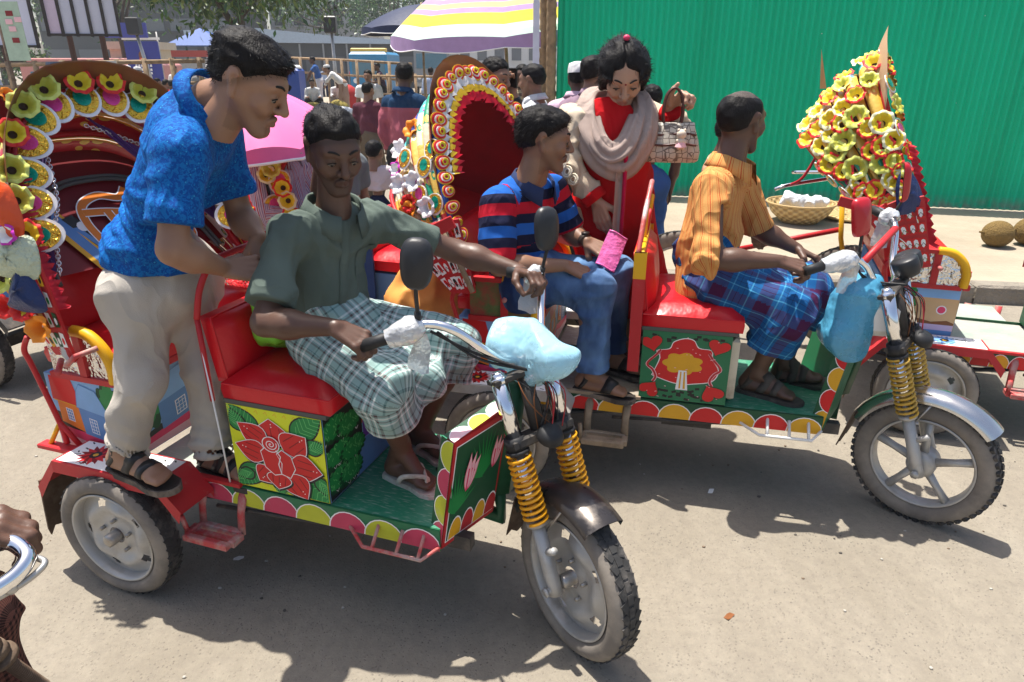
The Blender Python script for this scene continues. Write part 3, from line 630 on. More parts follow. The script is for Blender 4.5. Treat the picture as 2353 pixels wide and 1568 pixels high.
def band_mat(name, segs, motif=True, base=None):
    """segs: [(v0, colour, motif colour)] along the band (v = 0 pivot .. 1 pivot), mirrored at .5"""
    m, t, b = nodes_of(name); u, v = uvn(t)
    vm = math_(t, 'SUBTRACT', .5, math_(t, 'ABSOLUTE', math_(t, 'SUBTRACT', v, .5))); v2 = math_(t, 'MULTIPLY', vm, 2.)
    c1 = ramp(t, v2, [(s[0], s[1]) for s in segs], 'CONSTANT'); c2 = ramp(t, v2, [(s[0], s[2]) for s in segs], 'CONSTANT')
    cb = t.nodes.new("ShaderNodeCombineXYZ"); t.links.new(math_(t, 'MULTIPLY', u, 1.2), cb.inputs[0]); t.links.new(math_(t, 'MULTIPLY', v, 19.), cb.inputs[1])
    w = voro(t, cb.outputs[0], 1.7, 'F1', 0, .45); c = mix(t, ramp(t, w, [(.26, 1.), (.30, 0.)], 'CONSTANT'), c1, c2)
    c = mix(t, ramp(t, w, [(.12, 1.), (.15, 0.)], 'CONSTANT'), c, base or (.8, .55, .1))
    ue = math_(t, 'ABSOLUTE', math_(t, 'SUBTRACT', u, .5)); c = mix(t, ramp(t, ue, [(.39, 0.), (.40, 1.)], 'CONSTANT'), c, (.75, .42, .05))
    t.links.new(c, b.inputs['Base Color']); b.inputs['Roughness'].default_value = .35; b.inputs['Coat Weight'].default_value = .25
    bumpn(t, b, noise(t, coords(t), 60, 3), .35, .006); return m
# ================================================================ decorations
def flower_mesh(name, rim, mid, heart, R=.043, deep=.020, lob=8, seed=0, k=24):
    m = MB(); r = np.random.RandomState(seed); prof = [(.006, -deep), (.012, -deep * .8), (.021, -deep * .1), (.033, .008), (.043, .004)]
    a = np.arange(k) * 2 * math.pi / k; ph = r.uniform(0, 6); G = []
    for i, (q, z) in enumerate(prof):
        f = (i / 4) ** 1.5; G.append(np.stack([q / .043 * R * (1 + .055 * f * np.cos(lob * a)) * np.cos(a), q / .043 * R * (1 + .055 * f * np.cos(lob * a)) * np.sin(a), z + f * .006 * np.sin(lob * a + ph) + f * r.uniform(-.004, .004, k)], 1))
    G = np.array(G)[:, list(range(k)) + [0]]; m.grid(G, mfun=lambda i, j: (2, 1, 1, 0)[i]); m.add(np.concatenate([G[0][:-1]]), [tuple(range(k))], 2)
    return m.mesh(name, [rim, mid, heart])
FLLIME2 = mat('olive_petal', (.52, .52, .06), .5, var=.12)
FL = dict(red=flower_mesh("red_flower", FLRED, FLYEL, FLDARK, seed=1), lime=flower_mesh("lime_flower", FLLIME, FLLIME2, FLDARK, seed=2), cream=flower_mesh("cream_flower", FLPALE, FLYEL, FLDARK, seed=3), orange=flower_mesh("orange_flower", FLORG, FLORG, FLYEL, .04, .035, 6, 4), white=flower_mesh("white_flower", FLWHITE, FLWHITE, FLMAG, .04, .035, 7, 5), crimson=flower_mesh("crimson_flower", FLRED, FLRED, FLYEL, .036, .03, 8, 6), magenta=flower_mesh("magenta_flower", FLMAG, FLWHITE, FLYEL, .03, .02, 6, 7))
def egg(rx, ry, n=20, sharp=.0): return [(rx * math.sin(a) * (1 - sharp * math.cos(a)), ry * math.cos(a)) for a in np.linspace(0, 2 * math.pi, n, endpoint=False)]
def scallop_mesh(name, cm, s=1.):
    m = MB(); w = [(x * s, y * s) for x, y in egg(.048, .054, 22, -.12)]
    m.prism(w, (0, 0, 0), (1, 0, 0), (0, 1, 0), .004, 0); m.prism([(x * .86, y * .86 + .003 * s) for x, y in w], (0, 0, 0), (1, 0, 0), (0, 1, 0), .003, 1, off=.004); m.prism([(x, y + .010 * s) for x, y in egg(.023 * s, .029 * s, 16)], (0, 0, 0), (1, 0, 0), (0, 1, 0), .002, 2, off=.007)
    return m.mesh(name, [FOILW, GOLD, cm])
SC = dict(pink=scallop_mesh("pink_scallop", FPINK), teal=scallop_mesh("teal_scallop", FGREEN))
def medal_mesh():
    m = MB(); e = lambda k, mi, o: m.prism(egg(.027 * k, .034 * k, 16, -.15), (0, 0, 0), (1, 0, 0), (0, 1, 0), .004, mi, off=o)
    e(1.15, 0, 0); e(1., 1, .004); e(.72, 2, .008); e(.52, 1, .012); m.lathe([(.011, .014), (.016, .024), (.007, .018)], (0, 0, 0), (0, 0, 1), 8, 3); return m.mesh("medallion", [RUFFY, RUFFR, FOILW, FLYEL])
MEDAL = medal_mesh()
def petal(cx, cy, ang, L, w, n=8, tip=.35):
    p = []
    for t in np.linspace(0, 1, n): p.append((t * L, w * math.sin(math.pi * t ** .8) * (1 - tip * t)))
    p = p + [(x, -y) for x, y in p[-2:0:-1]]; c, s = math.cos(ang), math.sin(ang); return [(cx + x * c - y * s, cy + x * s + y * c) for x, y in p]
def grow(p, k):
    p = np.asarray(p, float); c = p.mean(0); r = np.linalg.norm(p - c, axis=1)[:, None]; return c + (p - c) * (r + k) / np.maximum(r, 1e-6)
def cloud(cx, cy, rx, ry, lob, amp=.12, n=48, ph=0.): return [(cx + rx * math.cos(a) * (1 + amp * abs(math.sin(lob * a / 2 + ph))), cy + ry * math.sin(a) * (1 + amp * abs(math.sin(lob * a / 2 + ph)))) for a in np.linspace(0, 2 * math.pi, n, endpoint=False)]
def heart(cx, cy, s, rot=0.):
    o = []
    for a in np.linspace(0, 2 * math.pi, 24, endpoint=False):
        x = 16 * math.sin(a) ** 3 / 17 * s; y = (13 * math.cos(a) - 5 * math.cos(2 * a) - 2 * math.cos(3 * a) - math.cos(4 * a)) / 17 * s
        o.append((cx + x * math.cos(rot) - y * math.sin(rot), cy + x * math.sin(rot) + y * math.cos(rot)))
    return o
def stroke(pts, w):
    p = np.asarray(pts, float); t = np.gradient(p, axis=0); t /= np.linalg.norm(t, axis=1)[:, None] + 1e-9; n = np.stack([-t[:, 1], t[:, 0]], 1); w = np.broadcast_to(np.asarray(w, float), (len(p),))[:, None] / 2
    return p + n * w, p - n * w
class Paint:
    """painted picture: thin layers of paint on a panel; (u, v) in metres on the plane (o, ex, ey)"""
    def __init__(s, o, ex, ey, th=.00016): s.m = MB(); s.o = A(o); s.ex = unit(ex); s.ey = unit(ey); s.th = th; s.k = 1; s.mats = []
    def mi(s, mt):
        if mt not in s.mats: s.mats.append(mt)
        return s.mats.index(mt)
    def poly(s, p, mt, k=None): s.k += 1; s.m.prism(p, s.o, s.ex, s.ey, s.th, s.mi(mt), off=s.th * ((s.k if k is None else k) - 1) + .0006); return s
    def line(s, p, w, mt, k=None):
        s.k += k is None; a, b = stroke(p, w); n = np.cross(s.ex, s.ey); q = s.o + n * (s.th * (s.k if k is None else k) + .0006)
        V = np.concatenate([a, b]); N = len(a); s.m.add(q + V[:, :1] * s.ex + V[:, 1:] * s.ey, [(i, N + i, N + i + 1, i + 1) for i in range(N - 1)], s.mi(mt), smooth=False); return s
    def done(s, name, parent): return s.m.build(name, s.mats, parent)
def clipbox(p, w, h, e=.002): return [(min(max(x, e), w - e), min(max(y, e), h - e)) for x, y in p]
def rose_picture(par, o, ex, ey, w, h):
    q = Paint(o, ex, ey); U = lambda p: clipbox([(x * w, y * h) for x, y in p], w, h)
    q.poly([(0, 0), (w, 0), (w, h), (0, h)], LIME); k = q.k
    for x in np.linspace(.1, .9, 9):
        for y in (.06, .5, .95): q.line([(x * w, y * h), (x * w + .008, y * h + .008), (x * w + .012, y * h - .004)], .0014, ORANGEP, k + .6)
    for cx, cy, a, L, wd in ((.30, .68, 2.25, .42, .13), (.68, .72, .78, .46, .14), (.28, .30, 3.95, .42, .14), (.70, .28, -.75, .50, .15), (.13, .70, 1.9, .26, .10), (.80, .62, .35, .24, .1), (.47, .2, -1.45, .22, .09), (.2, .2, 3.5, .2, .08), (.9, .3, -1.1, .24, .08)):
        p = petal(cx, cy, a, L, wd, 10); q.poly(U(grow(p, .018)), BLACKP); q.poly(U(p), LEAFG); kk = q.k
        c, s = math.cos(a), math.sin(a)
        for t in np.linspace(.15, .85, 7):
            for sg in (-1, 1):
                x0, y0 = cx + t * L * c, cy + t * L * s; bw = wd * math.sin(math.pi * t ** .8) * .8 * sg; x1, y1 = x0 + .07 * c - bw * s, y0 + .07 * s + bw * c
                q.line(U([(x0, y0), ((x0 + x1) / 2, (y0 + y1) / 2), (x1, y1)]), .0022, LEAFL, kk + .5)
    for cx, cy, a, L, wd in ((.47, .58, 1.62, .30, .145), (.40, .60, 2.55, .33, .10), (.58, .55, .72, .30, .125), (.38, .44, 2.85, .32, .105), (.62, .40, -.12, .32, .125), (.42, .30, -2.3, .22, .10), (.60, .28, -1.0, .30, .115), (.5, .28, -1.7, .2, .1)):
        wd *= 1.42; L *= 1.08
        p = petal(cx, cy, a, L, wd, 10, .2); q.poly(U(grow([(x + .012, y - .015) for x, y in p], .012)), BLACKP); q.poly(U(grow(p, .008)), FOILW); q.poly(U(p), REDFLAT); kk = q.k
        c, s = math.cos(a), math.sin(a)
        for t in (-.5, 0, .5): q.line(U([(cx + .25 * L * c - t * wd * s, cy + .25 * L * s + t * wd * c), (cx + .7 * L * c - t * wd * .9 * s, cy + .7 * L * s + t * wd * .9 * c)]), .003, DKRED, kk + .5)
        for t in (.7, .8): q.line(U([(cx + t * L * c + .01, cy + t * L * s), (cx + t * L * c + .014, cy + t * L * s + .012)]), .003, FOILW, kk + .6)
    for p in ([(.33, .50), (.36, .32), (.45, .24), (.53, .27), (.55, .42), (.50, .55), (.40, .58)], [(.53, .27), (.62, .24), (.68, .36), (.65, .50), (.56, .56), (.50, .50), (.55, .40)]):
        q.poly(U(grow(p, .010)), FOILW); q.poly(U(p), REDFLAT)
    p = egg(.085, .085, 18); p = [(x + .45, y + .61) for x, y in p]; q.poly(U(grow(p, .01)), FOILW); q.poly(U(p), REDFLAT)
    t = np.linspace(0, 13, 40); q.line(U([(.45 + .005 * a * math.cos(a), .61 + .005 * a * math.sin(a)) for a in t]), .0028, FOILW); q.line(U([(.50, .55), (.54, .48), (.51, .38), (.53, .27)]), .0035, FOILW)
    return q.done("rose_painting", par)
def tree_picture(par, o, ex, ey, w, h):
    q = Paint(o, ex, ey); U = lambda p: clipbox([(x * w, y * h) for x, y in p], w, h)
    q.poly([(0, 0), (w, 0), (w, h), (0, h)], GREENP); k = q.k; r = random.Random(3)
    for i in range(46):
        x = r.uniform(.1, .9); y = r.choice([r.uniform(.03, .16), r.uniform(.84, .97), r.uniform(.03, .2)]); q.line(U([(x, y), (x + .05, y + r.uniform(-.02, .02))]), .010, BLACKP, k + .5 + i * .01)
    red = [(.14, .36), (.22, .62), (.18, .72), (.32, .76), (.36, .86), (.48, .92), (.58, .90), (.64, .80), (.78, .78), (.80, .66), (.88, .50), (.82, .34), (.62, .28), (.5, .26), (.35, .28)]
    red = spline(red + red[:1], 4)[:-1].tolist(); q.poly(U(grow(red, .012)), FOILW); q.poly(U(red), REDFLAT)
    crown = cloud(.48, .56, .185, .13, 7, .28); q.poly(U(crown), MUSTARD); q.poly(U([(.42, .17), (.56, .17), (.53, .46), (.44, .46)]), FOILW); q.poly(U([(.455, .19), (.475, .19), (.475, .44), (.46, .44)]), MUSTARD); q.poly(U([(.505, .19), (.53, .19), (.515, .44), (.50, .44)]), MUSTARD)
    for sx, cx in ((1, .12), (-1, .86)):
        q.line(U(spline([(cx + .10 * sx, .74), (cx + .05 * sx, .66), (cx - .05 * sx, .52), (cx + .02 * sx, .44), (cx + .06 * sx, .34), (cx + .03 * sx, .26)], 5)), [.010] * 13 + [.013] * 13, PALEPINK)
        q.line(U(spline([(cx + .10 * sx, .74), (cx + .05 * sx, .66), (cx - .045 * sx, .52), (cx + .02 * sx, .44), (cx + .06 * sx, .34), (cx + .03 * sx, .26)], 5)), .008, REDP)
    for cx, cy, s_, ro in ((.11, .83, .14, .25), (.86, .84, .14, -.25), (.12, .15, .14, 2.6), (.84, .16, .15, -2.6)): q.poly(U(grow(heart(cx, cy, s_, ro), .004)), DKGREEN); q.poly(U(heart(cx, cy, s_ * .94, ro)), REDFLAT)
    for i in range(26): x, y = r.uniform(.05, .95), r.uniform(.03, .97); q.line(U([(x, y), (x + r.uniform(.008, .03), y + r.uniform(-.008, .008))]), .0025, PALEPINK)
    return q.done("tree_painting", par)
def house_picture(par, o, ex, ey, w, h, flip=False):
    q = Paint(o, ex, ey); fx = (lambda x: 1 - x) if flip else (lambda x: x); U = lambda p: clipbox([(fx(x) * w, y * h) for x, y in p], w, h)
    q.poly([(0, 0), (w, 0), (w, h), (0, h)], SKYP); q.poly(U([(0, 0), (1, 0), (1, .16), (.5, .26), (0, .34)]), PINKP); q.poly(U([(0, .0), (1, .0), (1, .08), (.4, .12), (0, .22)]), PALEPINK); q.poly(U([(.0, .34), (.06, .30), (.5, .24), (1, .14), (1, .2), (.5, .34), (.06, .5)]), BLACKP)
    q.poly(U(cloud(.82, .62, .16, .34, 12, .16)), LEAFD); q.poly(U(cloud(.84, .66, .13, .28, 12, .16)), LEAFG)
    q.poly(U([(.10, .36), (.40, .26), (.38, .62), (.10, .66)]), ORANGEP); q.poly(U([(.04, .66), (.44, .60), (.36, .96), (.06, .98)]), REDFLAT); q.line(U([(.06, .655), (.44, .595)]), .004, MUSTARD)
    q.poly(U([(.40, .24), (.74, .18), (.74, .56), (.38, .60)]), BLUEP); q.poly(U([(.36, .60), (.80, .52), (.66, .86), (.46, .92), (.40, .82)]), SKYP); q.line(U([(.36, .60), (.80, .52), (.66, .86), (.46, .92), (.40, .82), (.36, .60)]), .0025, BLUEP)
    for x0, y0, ww, hh in ((.20, .40, .09, .17), (.50, .28, .10, .20)):
        q.poly(U([(x0, y0), (x0 + ww, y0 - .02), (x0 + ww, y0 + hh - .02), (x0, y0 + hh)]), FOILW); k = q.k
        q.poly(U([(x0 + .008, y0 + .01), (x0 + ww - .008, y0 - .008), (x0 + ww - .008, y0 + hh - .03), (x0 + .008, y0 + hh - .012)]), BLUEP)
        for t in (.33, .66): q.line(U([(x0 + ww * t, y0), (x0 + ww * t, y0 + hh - .01)]), .0018, FOILW, q.k + .4)
        for t in (.25, .5, .75): q.line(U([(x0, y0 + hh * t), (x0 + ww, y0 + hh * t - .02)]), .0018, FOILW, q.k + .4)
    return q.done("house_painting", par)
def bush_picture(par, o, ex, ey, w, h, sunset=True, seed=4):
    q = Paint(o, ex, ey); U = lambda p: clipbox([(x * w, y * h) for x, y in p], w, h); r = random.Random(seed)
    q.poly([(0, 0), (w, 0), (w, h), (0, h)], SKYP); q.poly(U([(.40, 1), (1, 1), (1, .45), (.40, .60)]), ORANGEP); q.poly(U([(.55, 1), (1, 1), (1, .72), (.55, .80)]), SKYP); q.poly(U([(.42, .62), (.62, .66), (.80, .58), (1, .62), (1, .34), (.42, .40)]), PURPLEP); q.poly(U([(.0, .0), (.40, .0), (.42, 1), (0, 1)]), BLACKP); q.poly(U([(.40, .40), (1, .3), (1, 0), (.3, 0)]), BLUEP); q.poly(U([(p[0] + .70, p[1] + .80) for p in egg(.055, .07, 14)]), PINKP)
    q.line(U([(.55, 1), (.56, .6), (.55, .4)]), .008, BLACKP); q.line(U([(.62, 1), (.60, .75), (.64, .5)]), .005, BLACKP)
    for cx, cy, rx in ((.10, .80, .13), (.26, .72, .12), (.12, .48, .14), (.28, .40, .13), (.10, .20, .12), (.24, .16, .12), (.86, .55, .10), (.92, .80, .10), (.80, .30, .10)):
        q.poly(U(cloud(cx, cy, rx * 1.05, .13, 16, .18)), LEAFD); q.poly(U(cloud(cx + .01, cy + .02, rx * .9, .11, 16, .2)), LEAFG); k = q.k
        for i in range(26): x, y = cx + r.uniform(-.8, .8) * rx, cy + r.uniform(-.08, .12); q.line(U([(x, y), (x + r.uniform(-.02, .02), y + .03)]), .003, LEAFL, k + .4 + i * .02)
        for i in range(3): x, y = cx + r.uniform(-.8, .8) * rx, cy - .13; q.line(U([(x - .015, y + .03), (x, y), (x + .015, y + .03)]), .002, FOILW, k + 1)
    return q.done("garden_painting", par)
def tulip_picture(par, o, ex, ey, w, h):
    q = Paint(o, ex, ey); U = lambda p: clipbox([(x * w, y * h) for x, y in p], w, h)
    q.poly([(0, 0), (w, 0), (w, h), (0, h)], REDP); q.poly(U([(.05, .04), (.97, .04), (.97, .95), (.05, .95)]), FOILW); q.poly(U([(.065, .05), (.97, .05), (.97, .94), (.065, .94)]), DKGREEN)
    for i, (x, mt) in enumerate(((.22, MUSTARD), (.45, REDP), (.68, MUSTARD), (.9, REDP))): q.poly(U([(x + a * .13, max(.05, .05 + b * .2)) for a, b in [(math.cos(t), math.sin(t)) for t in np.linspace(0, math.pi, 12)]]), FOILW); q.poly(U([(x + a * .118, max(.05, .05 + b * .185)) for a, b in [(math.cos(t), math.sin(t)) for t in np.linspace(0, math.pi, 12)]]), mt)
    for a in np.linspace(.4, 2.6, 12): q.poly(U(petal(.16, .3, a, .4, .02)), LEAFG); q.poly(U(petal(.62, .5, a + .2, .45, .02)), LEAFG)
    for cx, cy, s in ((.30, .48, .34), (.78, .55, .28)):
        for a in (1.15, 1.45, 1.75): p = petal(cx, cy, a - .25, s, s * .2, 8, .5); q.poly(U(grow(p, .01)), PINKP); q.poly(U(p), PALEPINK); q.line(U([(cx, cy), (cx + s * .6 * math.cos(a - .25), cy + s * .6 * math.sin(a - .25))]), .006, PINKP)
    return q.done("tulip_painting", par)
def lobes(par, o, ex, ey, L, h, mats, n, name="scallop_border", base=GREENP, up=True):
    q = Paint(o, ex, ey); q.poly([(0, 0), (L, 0), (L, h), (0, h)], base); w = L / n
    for i in range(n):
        for k, mt in ((1., FOILW), (.94, mats[i % len(mats)])):
            q.poly(clipbox([((i + .5) * w + math.cos(a) * w * .56 * k, (math.sin(a) * h * .93 * k) if up else (h - math.sin(a) * h * .93 * k)) for a in np.linspace(0, math.pi, 12)], L, h, .0005), mt)
    return q.done(name, par)
# ================================================================ wheels
def steel_wheel(par, c, ax, r=.215, w=.085, alloy=False, name="wheel", knob=False, lug=True, seed=0, mirror=False):
    """ax points outward (visible side)"""
    W = thing(name, None, None); W.parent = par; W.location = c; ax = unit(ax); rim = r * (.745 if not alloy else .72); o = A(0, 0, 0)
    prof = [(rim * .97, w * .30), (rim * 1.05, w * .44), (r * .82, w * .52), (r * .93, w * .46), (r * .985, w * .30), (r, w * .1), (r, -w * .1), (r * .985, -w * .30), (r * .93, -w * .46), (r * .82, -w * .52), (rim * 1.05, -w * .44), (rim * .97, -w * .30)]
    t = MB(); t.lathe(prof, o, ax, 56, [0, 0, 0, 0, 1, 1, 1, 0, 0, 0, 0]); t.build("tyre", [TYRE, TREAD], W)
    b = MB(); e1, e2, _ = frame_of(ax); n = 44 if not knob else 52
    for i in range(n):
        for sgn in (-1, 0, 1):
            a = 2 * math.pi * (i + .5 * (sgn == 0)) / n; d = math.cos(a) * e1 + math.sin(a) * e2; tg = np.cross(ax, d)
            tw = .5 if sgn else 0; R = np.stack([unit(tg + ax * tw * sgn), d, unit(ax - tg * tw * sgn)], 1)
            if knob: b.box(d * (r * (.992 if sgn == 0 else .975)) + ax * sgn * w * .34, (r * .07, .013, w * (.26 if sgn == 0 else .24)), R, 0)
            else: b.box(d * (r * (1.0 if sgn == 0 else .994)) + ax * sgn * w * .215, (r * .11, .004, w * .19), R, 0)
    b.build("tread", [TREAD], W, kind=None)
    m = MB(); m.lathe([(rim * 1.0, w * .40), (rim * .985, w * .44), (rim * .95, w * .40), (rim * .93, w * .20), (rim * .93, -w * .20), (rim * .98, -w * .42)], o, ax, 56)
    if not alloy:
        rr = np.linspace(rim * .18, rim * .94, 15); aa = np.linspace(0, 2 * math.pi, 91); z = lambda q, a: w * (.02 + .30 * math.exp(-((q / rim - .62) / .16) ** 2) * (.75 + .25 * math.cos(5 * a)) + .14 * math.exp(-((q / rim - .2) / .18) ** 2))
        G = np.array([[ax * z(q, a) + q * (math.cos(a) * e1 + math.sin(a) * e2) for a in aa] for q in rr]); V = G.reshape(-1, 3); F = []
        for i in range(14):
            for j in range(90):
                q, a = (rr[i] + rr[i + 1]) / 2, (aa[j] + aa[j + 1]) / 2; ha = (a * 5 / (2 * math.pi)) % 1 - .5; 
                if (abs(ha) * 2 * math.pi / 5 * q) ** 2 + (q - rim * .74) ** 2 < (rim * .10) ** 2: continue
                F.append((i * 91 + j, i * 91 + j + 1, (i + 1) * 91 + j + 1, (i + 1) * 91 + j))
        m.add(V, F)
        m.build("rim", [SILVER], W); h = MB(); h.lathe([(.001, w * .62), (.016, w * .62), (.022, w * .55), (.022, w * .1)], o, ax, 16)
        h.build("hub", [STEEL], W); nm = MB(); nm.cyl(ax * w * .05, ax * w * .30, .0065, n=6); nme = nm.mesh("lug_nut", [STEEL])
        for i in range(5): a = 2 * math.pi * i / 5 + .3; link("lug_nut", nme, W, loc=(math.cos(a) * e1 + math.sin(a) * e2) * rim * .34)
    else:
        m.build("rim", [SILVER], W); h = MB(); h.lathe([(.001, w * .62), (.03, w * .62), (.05, w * .5), (.052, -w * .4), (.03, -w * .5)], o, ax, 20); h.build("hub", [SILVER], W)
        for i in range(5):
            a = 2 * math.pi * i / 5 + .35; d = math.cos(a) * e1 + math.sin(a) * e2; tg = np.cross(ax, d); s = MB()
            s.tube([d * .04 + ax * w * .2, d * rim * .6 + ax * w * .16, d * rim * .97 + ax * w * .1], [.021, .017, .021], 8, flat=.8); s.build("spoke", [SILVER], W)
    return W
def mudguard(par, c, ax, r, w, a0, a1, mt, name="mudguard", drop=.25):
    """arc over the wheel; angles measured from straight up, positive towards fwd = ax x up"""
    ax = unit(ax); up = A(0, 0, 1); f = unit(np.cross(up, ax)); G = []
    for a in np.linspace(a0, a1, 26):
        d = up * math.cos(a) + f * math.sin(a); G.append([A(c) + d * (r - w * drop) - ax * w * .52, A(c) + d * (r - .008) - ax * w * .5, A(c) + d * (r + .008) - ax * w * .26, A(c) + d * (r + .012), A(c) + d * (r + .008) + ax * w * .26, A(c) + d * (r - .008) + ax * w * .5, A(c) + d * (r - w * drop) + ax * w * .52])
    m = MB(); G = np.array(G); m.grid(G); m.grid((G - 0)[:, ::-1] - np.array([(up * math.cos(a) + f * math.sin(a)) * .004 for a in np.linspace(a0, a1, 26)])[:, None]); return m.build(name, [mt], par)
def spring_mesh(m, a, b, r, turns, wire=.0065, mi=0):
    a, b = A(a), A(b); e1, e2, d = frame_of(b - a); t = np.linspace(0, 1, turns * 14 + 1); an = t * turns * 2 * math.pi
    m.tube(a + (b - a) * t[:, None] + r * (np.cos(an)[:, None] * e1 + np.sin(an)[:, None] * e2), wire, 7, mi)
# ================================================================ hood
class Hood:
    def __init__(s, root, xp, zp, y0, y1, h, h1=.45, bul=.05, yaw=0., ex=.55): s.root = root; s.ex = ex; s.yaw = math.radians(yaw); s.xp, s.zp, s.y0, s.y1, s.h, s.h1, s.b = xp, zp, y0, y1, h, h1, bul
    def arch(s, n=41, sc=1., inset=0.):
        """(y, h) along the arch from near pivot over the top"""
        c = (s.y0 + s.y1) / 2; w = (s.y1 - s.y0) / 2 - inset; a = np.linspace(0, math.pi, 401); ca = np.cos(a)
        x = -np.sign(ca) * np.abs(ca) ** s.ex; z = np.sin(a) ** .9; P = np.stack([c + x * w * (1 + s.b * np.sin(a) * 1.2), (s.h - inset) * sc * z], 1)
        L = np.concatenate([[0], np.cumsum(np.linalg.norm(np.diff(P, axis=0), axis=1))]); q = np.linspace(0, L[-1], n); return np.stack([np.interp(q, L, P[:, 0]), np.interp(q, L, P[:, 1])], 1)
    def rot(s, v): c, q = math.cos(s.yaw), math.sin(s.yaw); return np.stack([v[..., 0] * c - v[..., 1] * q, v[..., 0] * q + v[..., 1] * c, v[..., 2]], -1)
    def pt(s, yh, al): P = np.stack([-yh[:, 1] * math.sin(al), yh[:, 0] - s.y0, s.zp + yh[:, 1] * math.cos(al)], 1); return s.rot(P) + A(s.xp, s.y0, 0)
    def frame(s, t, al, sc=1.):
        P = s.arch(201, sc); i = min(199, max(1, int(t * 200))); p = s.pt(P[i:i + 1], al)[0]; q = s.pt(P[i - 1:i + 2], al); tg = unit(q[2] - q[0]); f = s.rot(A(math.cos(al), 0, math.sin(al))); out = unit(np.cross(tg, f)); c = s.pt(A([[(s.y0 + s.y1) / 2, s.h * .45]]).reshape(1, 2), al)[0]
        if out @ (p - c) < 0: out = -out
        return p, tg, f, out
    def rib(s, al, r, mt, sc=1., name="hood_rib", inset=0.): m = MB(); m.tube(s.pt(s.arch(41, sc, inset), al), r, 7); return m.build(name, [mt], s.root)
    def band(s, a0, a1, mt, sc0=1., sc1=1., bulge=.02, t0=0., t1=1., name="hood_band", n=41, lift=0.):
        P0, P1 = s.arch(n, sc0), s.arch(n, sc1); i0, i1 = int(t0 * (n - 1)), int(t1 * (n - 1)) + 1; G = []; uv = []
        cc = s.rot(A(0, (s.y1 - s.y0) / 2, s.zp + s.h * .4)) + A(s.xp, s.y0, 0)
        for k, u in enumerate(np.linspace(0, 1, 5)):
            p = s.pt(P0 * (1 - u) + P1 * u, a0 * (1 - u) + a1 * u)[i0:i1]; o = p - cc; o /= np.linalg.norm(o, axis=1)[:, None]; G.append(p + o * (bulge * 4 * u * (1 - u) + lift)); uv.append(np.stack([np.full(len(p), u), np.linspace(t0, t1, len(p))], 1))
        m = MB(); G = np.array(G); m.grid(G, uv=np.array(uv)); B = G - (G - cc) / np.linalg.norm(G - cc, axis=2)[..., None] * .004
        m.grid(B[::-1], uv=np.array(uv)[::-1]); return m.build(name, [mt], s.root)
    def put(s, me, name, t, al, n=None, sc=1., off=0., fwd=0., size=1., roll=None, tilt=0.):
        p, tg, f, out = s.frame(t, al, sc); nn = unit(f * fwd + out * (1 - abs(fwd))) if n is None else unit(A(n)); up = out if abs(fwd) > .6 else A(0, 0, 1)
        R = basis(nn, up, rnd.uniform(-3, 3) if roll is None else roll); return inst(name, me, s.root, M4(R, p + nn * off, size))
    def visor(s, al, t0, t1, reach, elev, mt, mt2, sc=1.):
        G = []
        for t in np.linspace(t0, t1, 25):
            p, tg, f, out = s.frame(t, al, sc); e = reach * max(0., math.sin(math.pi * (t - t0) / (t1 - t0))) ** .8; d = f * math.cos(elev) + unit(out * .4 + A(-math.sin(al), 0, math.cos(al))) * math.sin(elev); G.append([p + out * .012, p + out * .012 + d * e * .5 + out * .006, p + out * .012 + d * e])
        G = np.array(G); m = MB(); m.grid(G); th = np.array([0, 0, -.005]); m.grid((G + th)[::-1], m=1); m.grid(np.stack([G[:, -1], G[:, -1] + th], 1)); return m.build("hood_visor", [mt, mt2], s.root)
def frill(par, P, out, w, mt, n=60, name="frill", amp=.008):
    """pleated ribbon along a polyline; out = hanging direction per point"""
    P = np.asarray(P); k = len(P); t = np.linspace(0, k - 1, n); i = np.minimum(t.astype(int), k - 2); u = (t - i)[:, None]
    Q = P[i] * (1 - u) + P[i + 1] * u; O = np.asarray(out); O = O[i] * (1 - u) + O[i + 1] * u; nn = np.cross(np.gradient(Q, axis=0), O); nn /= np.linalg.norm(nn, axis=1)[:, None] + 1e-9
    z = np.where(np.arange(n) % 2, amp, -amp)[:, None]; ww = w * (1 + .25 * np.sin(np.arange(n) * 2.1))[:, None]
    m = MB(); m.grid(np.stack([Q, Q + O * ww * .5 + nn * z, Q + O * ww + nn * z * 1.6], 1)); return m.build(name, [mt], par)
